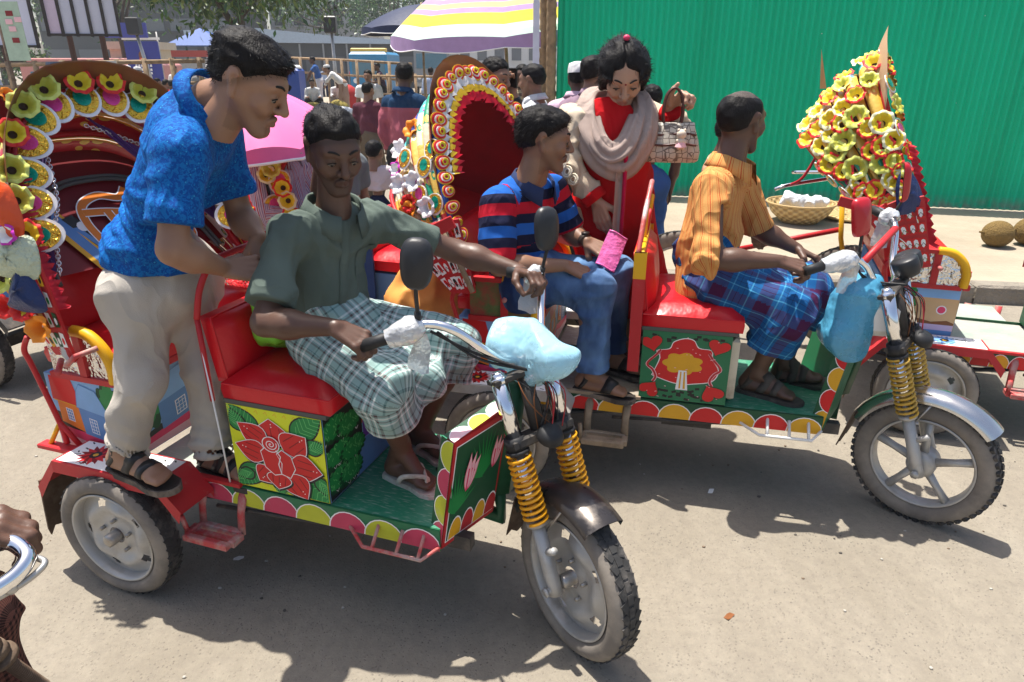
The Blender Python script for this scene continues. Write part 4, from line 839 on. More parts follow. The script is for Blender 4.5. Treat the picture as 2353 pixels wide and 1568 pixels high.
# ================================================================ the electric rickshaws
FRM = {'1': (-.87, 1.865, -19.), '2': (.51, 2.485, -13.5), '3': (2.483, 2.885, -19.), '4': (-.72, 3.28, -19.), '0': (-2.0, 3.55, -19.)}
def Vw(k, p):
    x, y, a = FRM[k]; a = math.radians(a); c, s = math.cos(a), math.sin(a); p = A(p); return A(x + c * p[0] - s * p[1], y + s * p[0] + c * p[1], p[2])
def Vd(k, p): return Vw(k, p) - Vw(k, (0, 0, 0))
WV = .50
def cushion(par, x0, x1, y0, y1, z0, z1, name, mt=None, crown=.02, tilt=0.):
    m = MB(); nx, ny = 9, 13; G = []
    fx = np.linspace(-1, 1, nx); fy = np.linspace(-1, 1, ny); r = .10
    def prof(u): return 1 - max(0, (abs(u) - (1 - r)) / r) ** 2.2
    T = np.array([[(x0 + (x1 - x0) * (a + 1) / 2, y0 + (y1 - y0) * (b + 1) / 2, z0 + (z1 - z0) * (.62 + .38 * prof(a) * prof(b)) + crown * (1 - a * a) * (1 - b * b)) for b in fy] for a in fx])
    m.grid(T); cx, cy = (x0 + x1) / 2, (y0 + y1) / 2
    edge = [T[i, 0] for i in range(nx)] + [T[-1, j] for j in range(1, ny)] + [T[i, -1] for i in range(nx - 2, -1, -1)] + [T[0, j] for j in range(ny - 2, 0, -1)]
    E = np.array(edge); lo = E.copy(); lo[:, 2] = z0; md = E.copy(); md[:, 2] = z0 + (z1 - z0) * .4; md[:, :2] += (md[:, :2] - A(cx, cy)) * .015
    m.grid(np.stack([E, md, lo], 1), closeu=True); o = m.build(name, [mt or RED], par)
    if tilt: pass
    p = MB(); q = E.copy(); q[:, 2] = z0 + (z1 - z0) * .60; q = np.concatenate([q, q[:1]]); p.tube(q, .003, 6, cap=False); p.build("piping", [mt or RED], o)
    return o
def backrest(par, x0, x1, y0, y1, z0, z1, name, lean=.05, mt=None):
    m = MB(); nx, ny = 11, 11; fz = np.linspace(-1, 1, nx); fy = np.linspace(-1, 1, ny); pr = lambda u: 1 - max(0, (abs(u) - .88) / .12) ** 2.4
    F = np.array([[(x0 + (x1 - x0) * (.55 + .45 * pr(a) * pr(b)) + .012 * (1 - a * a) * (1 - b * b) - lean * (a + 1) / 2, y0 + (y1 - y0) * (b + 1) / 2, z0 + (z1 - z0) * (a + 1) / 2) for b in fy] for a in fz])
    Bk = F.copy(); Bk[..., 0] = x0 - lean * np.linspace(0, 1, nx)[:, None]; m.grid(F); m.grid(Bk[:, ::-1])
    e = lambda T: np.array([T[i, 0] for i in range(nx)] + [T[-1, j] for j in range(1, ny)] + [T[i, -1] for i in range(nx - 2, -1, -1)] + [T[0, j] for j in range(ny - 2, 0, -1)])
    m.grid(np.stack([e(Bk), e(F)], 1), closeu=True); o = m.build(name, [mt or RED], par)
    p = MB(); q = e(F); q = np.concatenate([q, q[:1]]); p.tube(q + A(.002, 0, 0), .0035, 6, cap=False); p.build("piping", [mt or RED], o); return o
def fender(par, x0, x1, y0, y1, z, mt, flowers=True, flap=True):
    """flat-topped mudguard box over a rear wheel, ends bent down"""
    m = MB(); prof = [(x0 - .10, z - .12), (x0, z), (x1, z), (x1 + .075, z - .085)]; q = [(x, zz) for x, zz in prof]; lo = [(x + .006 * (1 if i > 1 else -1), zz - .012) for i, (x, zz) in enumerate(prof)]
    G = [[A(x, y0, zz), A(x, y1, zz)] for x, zz in prof]; m.grid(np.array(G)); m.grid(np.array([[A(x, y0, zz - .007), A(x, y1, zz - .007)] for x, zz in prof])[:, ::-1])
    for y in (y0, y1):
        s = -1 if y == y0 else 1
        for i in range(3):
            (xa, za), (xb, zb) = prof[i], prof[i + 1]; h = .04
            m.add([(xa, y, za), (xb, y, zb), (xb - (.01 if i == 2 else 0), y + .004 * s, zb - h), (xa + (.01 if i == 0 else 0), y + .004 * s, za - h)], [(0, 1, 2, 3)[::-s]], smooth=False)
    o = m.build("fender", [mt], par)
    if flowers:
        q = Paint(A(x0 + .01, y0 + .008, z + .001), (1, 0, 0), (0, 1, 0)); w, h = x1 - x0 - .02, y1 - y0 - .016; r = random.Random(2)
        q.poly([(0, 0), (w, 0), (w, h), (0, h)], FOILW); k = q.k
        for i in range(46): a = r.uniform(0, 6); x, y = r.uniform(.02, w - .02), r.uniform(.01, h - .01); q.line([(x, y), (x + .02 * math.cos(a), y + .01 * math.sin(a))], .005, BLACKP, k + .3 + i * .01)
        for cx, mt2, c2 in ((.10, REDFLAT, DKRED), (.25, BLUEP, SKYP), (.39, REDFLAT, DKRED)):
            if cx > w - .04: continue
            for j in range(16): q.poly([(min(max(x, .002), w - .002), min(max(y, .002), h - .002)) for x, y in petal(cx, h * .5, j * math.pi / 8, .062, .012, 6)], mt2 if j % 2 else c2, k + 2 + j * .05)
            q.k = k + 3; q.poly([(cx + x, h * .5 + y) for x, y in egg(.020, .020, 14)], BLACKP); q.poly([(cx + x, h * .5 + y) for x, y in egg(.009, .009, 10)], MUSTARD)
        q.done("fender_painting", par)
    if flap:
        f = MB(); e = [(y0 + .005, 0), (y1 - .005, 0), (y1 - .01, -.17), (y1 - .03, -.20), (y1 - .05, -.185), (y1 - .075, -.215), (y0 + .03, -.20), (y0 + .012, -.23), (y0 + .005, -.2)]
        f.prism([(a, b) for a, b in e], (x0 - .10, 0, z - .10), (0, 1, 0), (.12, 0, 1), .006); f.build("mudflap", [RUST], par)
    return o
def step(par, x0, x1, y0, y1, z, ztop, mt):
    m = MB(); t = .013
    for y in (y0, y1): m.box(((x0 + x1) / 2, y, z), (x1 - x0, .022, .026), bev=.004)
    for x in (x0, x1): m.box((x, (y0 + y1) / 2, z), (.024, y1 - y0 - .022, .026), bev=.004)
    m.box(((x0 + x1) / 2, (y0 + y1) / 2, z - .002), (x1 - x0 - .024, .022, .012))
    for x in (x0 + .012, x1 - .004): m.tube([(x, y1, z), (x, y1 + .01, (z + ztop) / 2), (x + .005, y1 + .03, ztop)], [.016, .015, .018], 6, flat=.4, up=(0, 1, 0))
    m.tube([(x0 - .005, y0 + .02, z), (x0 - .01, y0 + .01, z + .07)], .009, 6); return m.build("footstep", [mt], par)
def tube_part(par, name, P, r, mt, n=10): m = MB(); m.tube(P, r, n); return m.build(name, [mt], par)
def mirror(par, c, nrm, up, w, h, mt, foot, stalk_mt=None, boxy=False):
    """shell + glass + stalk"""
    R = basis(nrm, up); o = MB(); n = 22; G = []
    for t, k in ((0, 1.), (.35, .985), (.7, .86), (.92, .5), (1., .02)):
        a = np.linspace(0, 2 * math.pi, n, endpoint=False); p = .75 if not boxy else .45; x = np.sign(np.cos(a)) * np.abs(np.cos(a)) ** p * w / 2 * k; y = np.sign(np.sin(a)) * np.abs(np.sin(a)) ** p * h / 2 * k; x = x * (1 + .12 * y / h)
        G.append(np.stack([x, y, np.full(n, t * .030)], 1))
    G = np.array(G); V = G.reshape(-1, 3) @ R.T + c; F = [(i * n + j, i * n + (j + 1) % n, (i + 1) * n + (j + 1) % n, (i + 1) * n + j) for i in range(4) for j in range(n)]
    o.add(V, F); g = MB(); g.add(G[0] * A(.93, .93, 1) @ R.T + c - R[:, 2] * .002, [tuple(range(n))[::-1]], 0, smooth=False); o.add(G[0] @ R.T + c, [tuple(range(n))[::-1]])
    s = o.build("mirror_shell", [mt], par); g.build("mirror_glass", [MIRROR], s)
    st = MB(); b = A(c) + R[:, 2] * .012 - R[:, 1] * h * .42; st.tube(spline([b, lerp(b, foot, .4) + A(0, 0, .004), A(foot)], 6), .0055, 8); st.cyl(lerp(b, foot, .72), A(foot), .009, .010); st.build("mirror_stalk", [stalk_mt or RUBBER], s)
    return s
def rickshaw(k, label, o):
    x, y, a = FRM[k]; T = thing("electric_rickshaw", label, "rickshaw", (x, y, 0), math.radians(a), "electric rickshaws in the street")
    W = WV; Wp = .80; ac, ac2 = o['ac']; fr = o.get('front', True)
    # ---- floor + chassis
    m = MB(); m.box((-.04, W / 2, .375), (.76, W, .03)); m.box((-.23, (W + Wp) / 2 + .002, .375), (.38, Wp - W, .03)); m.build("rear_floor", [o['plate']], T)
    if fr:
        m = MB(); m.add([(.335, 0, .405), (.70, 0, .405), (.78, W / 2, .405), (.70, W, .405), (.335, W, .405)], [(0, 1, 2, 3, 4)], smooth=False); m.add([(.335, 0, .385), (.70, 0, .385), (.78, W / 2, .385), (.70, W, .385), (.335, W, .385)], [(4, 3, 2, 1, 0)], smooth=False); m.build("foot_tray", [o['tray']], T)
    m = MB()
    for yy in (.06, W - .06): m.box((.05, yy, .335), (1.45, .035, .045))
    m.box((o['rw'], Wp / 2, .215), (.06, Wp + .12, .06)); m.box((o['rw'], W / 2, .225), (.14, .14, .13), bev=.02)
    for yy in (.02, W - .02): m.tube([(-.72, yy, .33), (-.395, yy, .28), (-.08, yy, .33)], .018, 6, flat=.5)
    m.box((.20, .12, .30), (.20, .10, .08)); m.tube([(-.1, -.01, .31), (.2, .0, .32), (.45, .02, .33)], .007, 6); m.build("chassis", [DARKIRON], T)
    # ---- driver's bench
    m = MB(); m.box((.168, W / 2, .555), (.335, W, .29)); m.build("bench_box", [DKGREEN], T)
    if fr:
        dict(rose=rose_picture, tree=tree_picture)[o['panel']](T, (0, -.001, .41), (1, 0, 0), (0, 0, 1), .335, .288)
        if o['panel'] == 'rose': bush_picture(T, (.336, 0, .41), (0, 1, 0), (0, 0, 1), W, .288)
        else: m = MB(); m.box((.352, W * .45, .55), (.03, W * .8, .26), bev=.012); m.build("dented_panel", [mat("cream_paint", (.62, .55, .42), .5, dirt=(.3, .22, .15), dirts=6, dirta=.4)], T)
    m = MB(); m.box((.175, W / 2, .707), (.36, W + .006, .014)); m.build("seat_base_strip", [TRIM], T)
    c = cushion(T, -.005, .368, 0, W, .714, .795, "driver_cushion", o.get('seatm')); backrest(T, -.028, .038, .015, W - .015, .76, .965 + o.get('bh', 0), "driver_backrest", .03, o.get('seatm'))
    if o['panel'] == 'rose':
        tube_part(T, "backrest_post", [(-.045, -.004, .70), (-.048, -.006, .97)], .008, REDP, 8); tube_part(T, "backrest_post", [(-.045, W + .004, .70), (-.048, W + .006, .97)], .008, REDP, 8)
        tube_part(T, "grab_rail", spline([(-.048, -.006, .965), (-.035, .01, 1.05), (-.02, .05, 1.115), (-.02, .12, 1.13), (-.02, .38, 1.13), (-.03, .47, 1.09), (-.048, W + .006, .965)], 6), .0095, REDP)
        p = MB(); p.tube([(-.03, -.009, .40), (-.034, -.010, .58), (-.05, -.010, .95)], .003, 6); p.build("white_piping", [FOILW], T)
    else:
        for yy in (-.008, W + .008):
            m = MB(); m.box((-.03, yy, .86), (.045, .018, .29), m=0); m.box((-.03, yy, .62), (.044, .017, .19), m=1); m.box((-.03, yy, .955), (.047, .019, .10), m=2); m.build("backrest_post", [REDP, REDP, YELP], T)
        tube_part(T, "grab_rail", spline([(-.04, -.006, 1.0), (-.03, .10, 1.13), (-.02, .22, 1.215), (-.02, .28, 1.22), (-.03, .36, 1.16), (-.04, .5, 1.02)], 7), .010, mat("half_worn_rail", (.52, .10, .09), .35, .2, dirt=(.75, .74, .72), dirts=5, dirta=.42))
        tube_part(T, "grab_rail", spline([(-.04, .14, 1.0), (-.03, .17, 1.10), (-.03, .215, 1.13), (-.03, .235, 1.02), (-.04, .24, .99)], 6), .008, YELP); tube_part(T, "grab_rail", spline([(-.03, .27, 1.0), (-.02, .30, 1.09), (-.02, .335, 1.09), (-.03, .36, .99)], 6), .008, REDP); tube_part(T, "grab_rail", spline([(-.03, .36, 1.0), (-.02, .39, 1.12), (-.02, .44, 1.13), (-.03, .47, 1.0)], 6), .009, YELP)
        m = MB(); m.box((-.035, W / 2, 1.0), (.035, W, .02), bev=.004); m.build("backrest_cap", [YELP], T)
    # ---- side skirts
    ms = o['lobes']
    for side in (0, 1):
        yy = -.004 if side == 0 else W + .004; ey = (0, 0, 1); ex = (1, 0, 0) if side == 0 else (-1, 0, 0); x0, x1 = -.40, (.70 if fr else .3)
        m = MB(); m.box(((x0 + x1) / 2, yy + (.004 if side == 0 else -.004), .366), (x1 - x0, .006, .075)); m.build("side_skirt", [o['skirt']], T)
        lobes(T, (x0 if side == 0 else x1, yy, .33), ex, ey, x1 - x0, .072, ms, 9, base=o['skirt'])
    m = MB(); m.box((-.20, -.006, .408), (.42, .02, .012)); m.build("floor_edge", [REDP if o['panel'] != 'tree' else WOODRAW], T)
    # ---- passenger box, seat
    m = MB(); m.box((-.59, Wp / 2, .55), (.325, Wp, .28)); m.build("seat_box", [BLUEP], T)
    house_picture(T, (-.752, -.002, .41), (1, 0, 0), (0, 0, 1), .325, .28) if not o.get('sunset') else o['sunset'](T)
    house_picture(T, (-.426, 0, .41), (0, 1, 0), (0, 0, 1), W, .28, True)
    house_picture(T, (-.426, W + .003, .41), (0, 1, 0), (0, 0, 1), Wp - W - .003, .28, False)
    m = MB(); m.box((-.415, Wp / 2, .70), (.03, Wp + .02, .03), bev=.005); m.build("seat_rail", [REDP], T)
    cushion(T, -.76, -.40, .03, Wp - .03, .715, .80, "passenger_cushion"); backrest(T, -.765, -.70, .03, Wp - .03, .79, 1.04, "passenger_backrest", .06)
    for yy, sg in ((0, -1), (Wp, 1)):       # arm boxes with tin sides and painted arch
        m = MB(); e = [(-.70, .70), (-.44, .70), (-.436, .76), (-.455, .81), (-.50, .845), (-.56, .855), (-.70, .855)]
        m.prism(e, (0, yy, 0), (1, 0, 0), (0, 0, 1), .004, off=-.002); m.build("arm_side", [TINSHEET if not o.get('armp') else o['armp']], T)
        tube_part(T, "arm_arch", spline([(-.56, yy + sg * .006, .865), (-.50, yy + sg * .006, .857), (-.45, yy + sg * .006, .815), (-.428, yy + sg * .006, .76), (-.428, yy + sg * .006, .70)], 6), .019, o.get('archm', YELP), 8)
        m = MB(); m.box((-.62, yy + sg * .002, .86), (.16, .03, .018)); m.box((-.555, yy + sg * .006, .78), (.03, .012, .16)); m.box((-.57, yy + sg * .004, .695), (.27, .02, .02)); m.build("arm_frame", [REDP], T)
        tube_part(T, "pivot_bolt", [(-.545, yy, .79), (-.545, yy + sg * .05, .79)], .010, REDWORN, 8)
        tube_part(T, "rear_stay", spline([(-.74, yy + sg * .03, .83), (-.765, yy + sg * .035, .78), (-.755, yy + sg * .03, .72), (-.70, yy + sg * .03, .52), (-.69, yy + sg * .03, .44)], 5), .009, REDP, 8); tube_part(T, "rear_stay", [(-.70, yy + sg * .03, .52), (-.76, yy + sg * .04, .43)], .008, YELP, 8); tube_part(T, "rear_stay", [(-.70, yy + sg * .03, .52), (-.64, yy + sg * .02, .43)], .009, REDP, 8)
        m = MB(); m.box((-.72, yy + sg * .04, .425), (.16, .04, .02), bev=.004); m.build("bumper_bar", [REDP], T)
    # ---- rear wheels, fenders, steps
    for yy, sg in ((0, -1), (Wp, 1)):
        steel_wheel(T, (o['rw'], yy + sg * .14, .222), (0, sg, 0), .222, .088, name="rear_wheel"); fender(T, o['rw'] - .21, o['rw'] + .22, *((yy - .155, yy - .012) if sg < 0 else (yy + .012, yy + .155)), .462, o.get('fend', REDP), True, True)
        step(T, o['st'], o['st'] + .17, *((yy - .10, yy - .03) if sg < 0 else (yy + .10, yy + .03)), .235, .38, o['stm'])
    if not fr: return T
    # ---- front apron (V shaped), two wings
    P = lambda *q: A(*q)
    for near in (1, 0):
        Y = lambda q: q if near else W - q; a0, a1, b0, b1 = P(.700, Y(0), .335), P(.79, Y(.19), .36), P(.755, Y(0), .70), P(.845, Y(.19), .74)
        n_ = unit(np.cross(a1 - a0, b0 - a0)) * (1 if near else -1); th = .03
        m = MB(); V = [a0, a1, b1, b0] + [q - n_ * th for q in (a0, a1, b1, b0)]; F = [(0, 1, 2, 3), (7, 6, 5, 4), (0, 4, 5, 1), (1, 5, 6, 2), (2, 6, 7, 3), (3, 7, 4, 0)]
        m.add(V, F if near else [f[::-1] for f in F], smooth=False); m.build("apron", [REDP if o['panel'] == 'rose' else GREENP], T)
        if near:
            L = np.linalg.norm(a1 - a0); H = np.linalg.norm(b0 - a0)
            if o['panel'] == 'rose': tulip_picture(T, a0 + n_ * .001, a1 - a0, b0 - a0, L, H)
            e = -n_; d = unit(b0 - a0); q0 = a0 - n_ * th - d * .0; sn = unit(np.cross(n_, d)); sn = sn if sn[1] < 0 else -sn
            lobes(T, a0 - n_ * (th + .022) + sn * .0015, -np.cross(sn, d) * 0 + d, n_ if np.cross(d, n_) @ sn > 0 else -n_, H, th + .02, o['lobes'], 4, base=DKGREEN) if np.cross(d, n_) @ sn > 0 else lobes(T, a0 + sn * .0015, d, -n_, H, th + .02, o['lobes'], 4, base=DKGREEN)
            tp = unit(b1 - b0); lobes(T, b0 + A(0, 0, .0012), tp, -n_ if np.cross(tp, -n_)[2] > 0 else n_, L, .045, o['top'], 3, base=DKGREEN, up=True)
    m = MB(); m.tube([(.79, W / 2, .42), (.86, W * .42, .80)], [.05, .03], 8); m.tube([(.79, W / 2, .42), (.80, W / 2, .30), (.6, W / 2, .33)], .025, 8); m.build("steering_column", [DKGREEN], T)
    m = MB()     # side rail of the tray
    y0 = -.055; pts = [(.40, -.005, .345), (.47, y0, .325), (.66, y0, .325), (.70, -.005, .345)]; m.tube(pts, .006, 7)
    for q in (.5, .58, .65): m.tube([(q, -.004, .375), (q, y0, .325)], .006, 6)
    m.build("tray_rail", [REDWORN if o['panel'] == 'rose' else WHITEP], T)
    m = MB(); m.tube([(.60, .30, .41), (.60, .30, .47), (.63, .30, .475)], .008, 8); m.box((.63, .32, .478), (.05, .09, .012), np.array([[.9, 0, .43], [0, 1, 0], [-.43, 0, .9]])); m.tube([(.56, .28, .41), (.62, .28, .44)], .006, 6); m.build("brake_pedal", [RUBBER], T)
    # ---- steering assembly
    c, top, s = A(o['wc']), A(o['crown']), math.radians(o['steer']); u = unit(top - c); al = A(math.sin(s), math.cos(s), 0); al = unit(al - u * (al @ u)); fw = np.cross(al, u); fw = unit(fw); axl = unit(A(al[0], al[1], 0))
    L = np.linalg.norm(top - c); hw = .082
    for sg in (-1, 1):
        b = c + al * sg * hw * .95; t = top + al * sg * hw; ln = t - b
        m = MB(); m.tube([b + ln * .70, b + ln * .985], .0235, 14); m.build("fork_tube", [CHROME], T)
        m = MB(); m.cyl(b + ln * .675, b + ln * .735, .031); m.cyl(b + ln * .66, b + ln * .675, .035); m.build("fork_clamp", [RUBBER], T)
        m = MB(); m.tube([b + ln * .32, b + ln * .68], .019, 12); m.build("fork_stanchion", [CHROME], T)
        m = MB(); spring_mesh(m, b + ln * .335, b + ln * .66, .033, o.get('turns', 12), .0050); m.build("fork_spring", [o['spring']], T)
        m = MB(); m.tube([b - ln * .03 + fw * .0, b + ln * .02, b + ln * .33], [.022, .0225, .021], 12); m.cyl(b + ln * .318, b + ln * .335, .032); m.cyl(b + al * sg * -.02, b + al * sg * .028, .011, n=8); m.cyl(b + al * sg * .028, b + al * sg * .036, .016, n=6); m.tube([b + ln * .19 + fw * .015, b + ln * .2 + fw * .045, b + ln * .215 + fw * .06], .011, 8); m.build("fork_leg", [SILVER], T)
        m = MB(); m.lathe([(.001, .02), (.014, .02), (.018, .014), (.02, .006), (.026, .004), (.026, -.012), (.022, -.014)], t, u, 14); m.build("fork_cap", [CHROME], T)
    m = MB(); m.box(top - u * .006, (.05, 2 * hw + .05, .018), np.stack([fw, al, u], 1), bev=.004); m.box(c + u * L * .705, (.06, 2 * hw + .04, .03), np.stack([fw, al, u], 1), bev=.006); m.cyl(c + u * L * .705, top, .022); m.build("steering_yoke", [DARKIRON], T)
    m = MB(); m.lathe([(.001, .03), (.028, .03), (.034, .018), (.04, .004), (.03, -.008), (.012, -.014)], c + u * L * .70 + fw * .055, unit(fw * .6 + u * .6), 16); m.build("horn", [RUBBER], T)
    wires = MB(); r = random.Random(5)
    for i in range(10):
        p0 = top + al * r.uniform(-.05, .05) + fw * .02 - u * .01; p1 = c + u * L * r.uniform(.70, .78) + al * r.uniform(-.05, .06) + fw * r.uniform(.01, .06); wires.tube(spline([p0, lerp(p0, p1, .4) + al * r.uniform(-.05, .05) + fw * .03, p1], 6), .0018, 5, i % 3)
    wires.build("wiring", [RUBBER, REDPL, BROWNP], T)
    steel_wheel(T, c, -axl, o['fr_r'], o['fr_w'], o.get('alloy', False), "front_wheel", knob=o.get('alloy', False))
    mudguard(T, c, -axl, o['fr_r'] + .035, o['fr_w'] + .03, *o['mg'], o['mgm'])
    f2 = unit(np.cross(A(0, 0, 1), -axl)); aa = o['mg'][0]; q = c + (A(0, 0, 1) * math.cos(aa) + f2 * math.sin(aa)) * (o['fr_r'] + .04); dn = unit(-f2 * .25 * (1 if f2[0] > 0 else -1) - A(0, 0, 1)); m = MB()
    m.prism([(-.055, .02), (.055, .02), (.06, -.10), (.03, -.13), (.01, -.12), (-.02, -.15), (-.045, -.13), (-.06, -.15)], q, axl, -dn, .005); m.build("mudflap", [RUST], T)
    for sg in (-1, 1): m = MB(); m.tube([c + al * sg * hw * .8 + (top - c) * .26, c + al * sg * .04 + A(0, 0, 1) * (o['fr_r'] + .03)], .008, 6, flat=.5); m.build("mudguard_stay", [STEEL], T)
    # ---- handlebar
    bar = spline(o['bar'], 8); tube_part(T, "handlebar", bar, .0125, CHROME, 12)
    for g0, g1, wrap in o['grips']:
        g0, g1 = A(g0), A(g1); m = MB(); m.tube([g0, g1], .0175, 12); m.build("grip", [RUBBER], T)
        if wrap:
            m = MB(); w0, w1 = A(wrap[0]), A(wrap[1]); n = 14; e1, e2, d = frame_of(w1 - w0); G = []; rr = random.Random(9)
            for i in range(9):
                t = i / 8; R = (.024 + .014 * math.sin(math.pi * t)) * (1 if i < 8 else .6); G.append([lerp(w0, w1, t) + (R * (1 + rr.uniform(-.11, .11))) * (math.cos(x) * e1 + math.sin(x) * e2) for x in np.linspace(0, 2 * math.pi, n, endpoint=False)])
            G = np.array(G); m.grid(np.concatenate([G, G[:, :1]], 1)); e = lerp(w0, w1, .85)
            m.grid(np.array([[e + e2 * 0 + A(x, 0, 0) * .03 + A(0, 0, -z) for x in (-1, -.3, .3, 1)] + 0 * A(0, 0, 0) for z in (.02, .06, .10, .13)]) + np.random.RandomState(3).normal(0, .006, (4, 4, 3))); m.build("plastic_wrap", [BAGWHITE], T)
    cable = MB()
    for i in range(2): cable.tube(spline([bar[len(bar) // 5 + i * 2] + A(.0, .0, -.02), bar[len(bar) // 3] + A(.01, 0, -.03 - .012 * i), top + u * .0 + fw * .04], 8), .004, 6)
    cable.build("brake_cable", [RUBBER], T)
    return T
# ---------------------------------------------------------------- rickshaw 1 (nearest)
PNT = [mat('faded_pink_paint', (.52, .045, .10), .5, var=.2, dirt=(.3, .25, .2), dirts=12, dirta=.35), mat('faded_lime_paint', (.48, .50, .03), .5, var=.2, dirt=(.3, .28, .2), dirts=12, dirta=.35)]
R1 = rickshaw('1', "nearest electric rickshaw, red rose painted on the driver's seat box, blue bag over its headlamp", dict(ac=(0, 0), panel='rose', plate=FLOORP, tray=FLOORG, lobes=PNT, top=[PALEPINK, LIME, PALEPINK], skirt=GREENP, rw=-.395, st=-.165, stm=REDWORN, wc=(1.078, .124, .243), crown=(.887, .19, .858), steer=40, fr_r=.247, fr_w=.092, mg=(-1.1, .45), mgm=mat("scratched_black_guard", (.05, .045, .045), .3, .5, dirt=(.3, .26, .22), dirts=10, dirta=.4), spring=SPRING, turns=12,
    bar=[(.53, .0, .965), (.60, .03, .99), (.66, .06, 1.012), (.73, .08, .995), (.80, .13, .925), (.845, .17, .885), (.89, .25, .875), (.885, .36, .90), (.86, .45, .955), (.845, .49, 1.02), (.80, .50, 1.045), (.74, .49, 1.045)], grips=[((.50, -.015, .955), (.585, .02, .985), ((.565, .012, .975), (.655, .055, 1.012))), ((.80, .50, 1.045), (.735, .49, 1.045), ((.845, .49, 1.03), (.80, .5, 1.05)))]))
mirror(R1, (.655, .03, 1.185), unit((.30, -.95, .10)), (.06, 0, 1), .085, .135, PLASTB, (.64, .05, 1.02)); mirror(R1, (.855, .50, 1.19), unit((.80, -.60, .10)), (.08, 0, 1), .085, .135, PLASTB, (.845, .495, 1.045))
# its hood
h = Hood(R1, -.49, .80, -.075, .70, .84, yaw=-11, ex=.72)
IN1 = band_mat("hood_lining_maroon", [(0., (.16, .005, .01), (.22, .01, .015)), (.5, (.14, .004, .01), (.2, .01, .012))])
PR1 = band_mat("tulip_print_strip", [(0., (.62, .62, .60), (.45, .02, .03)), (.12, (.5, .02, .03), (.70, .68, .62)), (.30, (.70, .66, .55), (.05, .22, .08)), (.42, (.72, .42, .06), (.6, .03, .05)), (.6, (.5, .02, .03), (.8, .6, .1))])
al0, al1 = .41, 1.08
for i in range(5):
    a0 = al0 + .02 + (al1 - al0) * i / 5; h.band(a0, a0 + .125, PR1, 1 - .03 * i, 1 - .03 * (i + 1), .018)
m = MB(); P = h.arch(81, .93, .02); P = h.pt(P[P[:, 1] > .27], .74); n_ = len(P); m.add(np.concatenate([P, [P.mean(0)]]), [(i, i + 1, n_) for i in range(n_ - 1)] + [(n_ - 1, 0, n_)], smooth=False); m.build("back_curtain", [DKREDCL], R1)
for al, sc in ((al0, 1.), (.4, .97), (.66, .94), (al1, .9)): h.rib(al, .011, REDP, sc)
m = MB(); 
for q in (0, .018): P = h.arch(81, .82, .06 + q); P = h.pt(P[P[:, 1] > .25], .725); m.tube(P + A(.012, 0, 0), .007, 6)
m.build("lining_trim", [TRIM], R1)
# painted lettering and stripes on the back curtain
Q = Paint(h.pt(np.array([[.24, .34]]), .725)[0] + A(.012, 0, 0), h.rot(A(0, 1, 0)), h.rot(A(-math.sin(.725), 0, math.cos(.725))))
def glyph(pts, w=.026): Q.line(spline(pts, 6), w + .008, FOILW); Q.line(spline(pts, 6), w, ORANGEP)
glyph([(.00, -.12), (-.015, .02), (-.03, .12), (-.01, .19), (.06, .22), (.13, .20), (.17, .235)]); glyph([(-.02, .16), (.06, .15), (.14, .13), (.26, .10)]); glyph([(.06, .15), (.075, .07), (.13, .02), (.08, -.02), (.04, .01), (.05, .04)]); glyph([(.15, .13), (.145, .02), (.14, -.08)]); glyph([(.22, .11), (.23, .0), (.22, -.06)]); glyph([(.06, -.08), (.09, -.10), (.11, -.07)]); glyph([(.24, .05), (.30, .07), (.31, .0), (.27, -.03)])
Q.done("back_lettering", R1)
Q = Paint(h.pt(np.array([[.07, .25]]), .725)[0] + A(.010, 0, 0), h.rot(A(0, 1, 0)), h.rot(A(-math.sin(.725), 0, math.cos(.725))))
Q.poly([(-.02, .34), (.04, .36), (.17, .02), (.10, .0)], MUSTARD); Q.poly([(-.0, .34), (.035, .35), (.15, .02), (.115, .01)], BLUEP); Q.poly([(.07, .24), (.11, .25), (.22, .02), (.17, .02)], BLACKP); Q.poly([(.085, .20), (.105, .2), (.20, .02), (.18, .02)], BLUEP)
for c_ in ((.02, .30), (.12, .20), (.16, .14)): Q.poly([(c_[0] + x, c_[1] + y) for x, y in egg(.018, .02, 10)], FOILW); Q.poly([(c_[0] + .02 + x, c_[1] - .03 + y) for x, y in egg(.013, .013, 8)], MUSTARD)
Q.done("curtain_stripes", R1)
h.visor(al0, .14, .86, .115, .42, VISOR, VISOR)
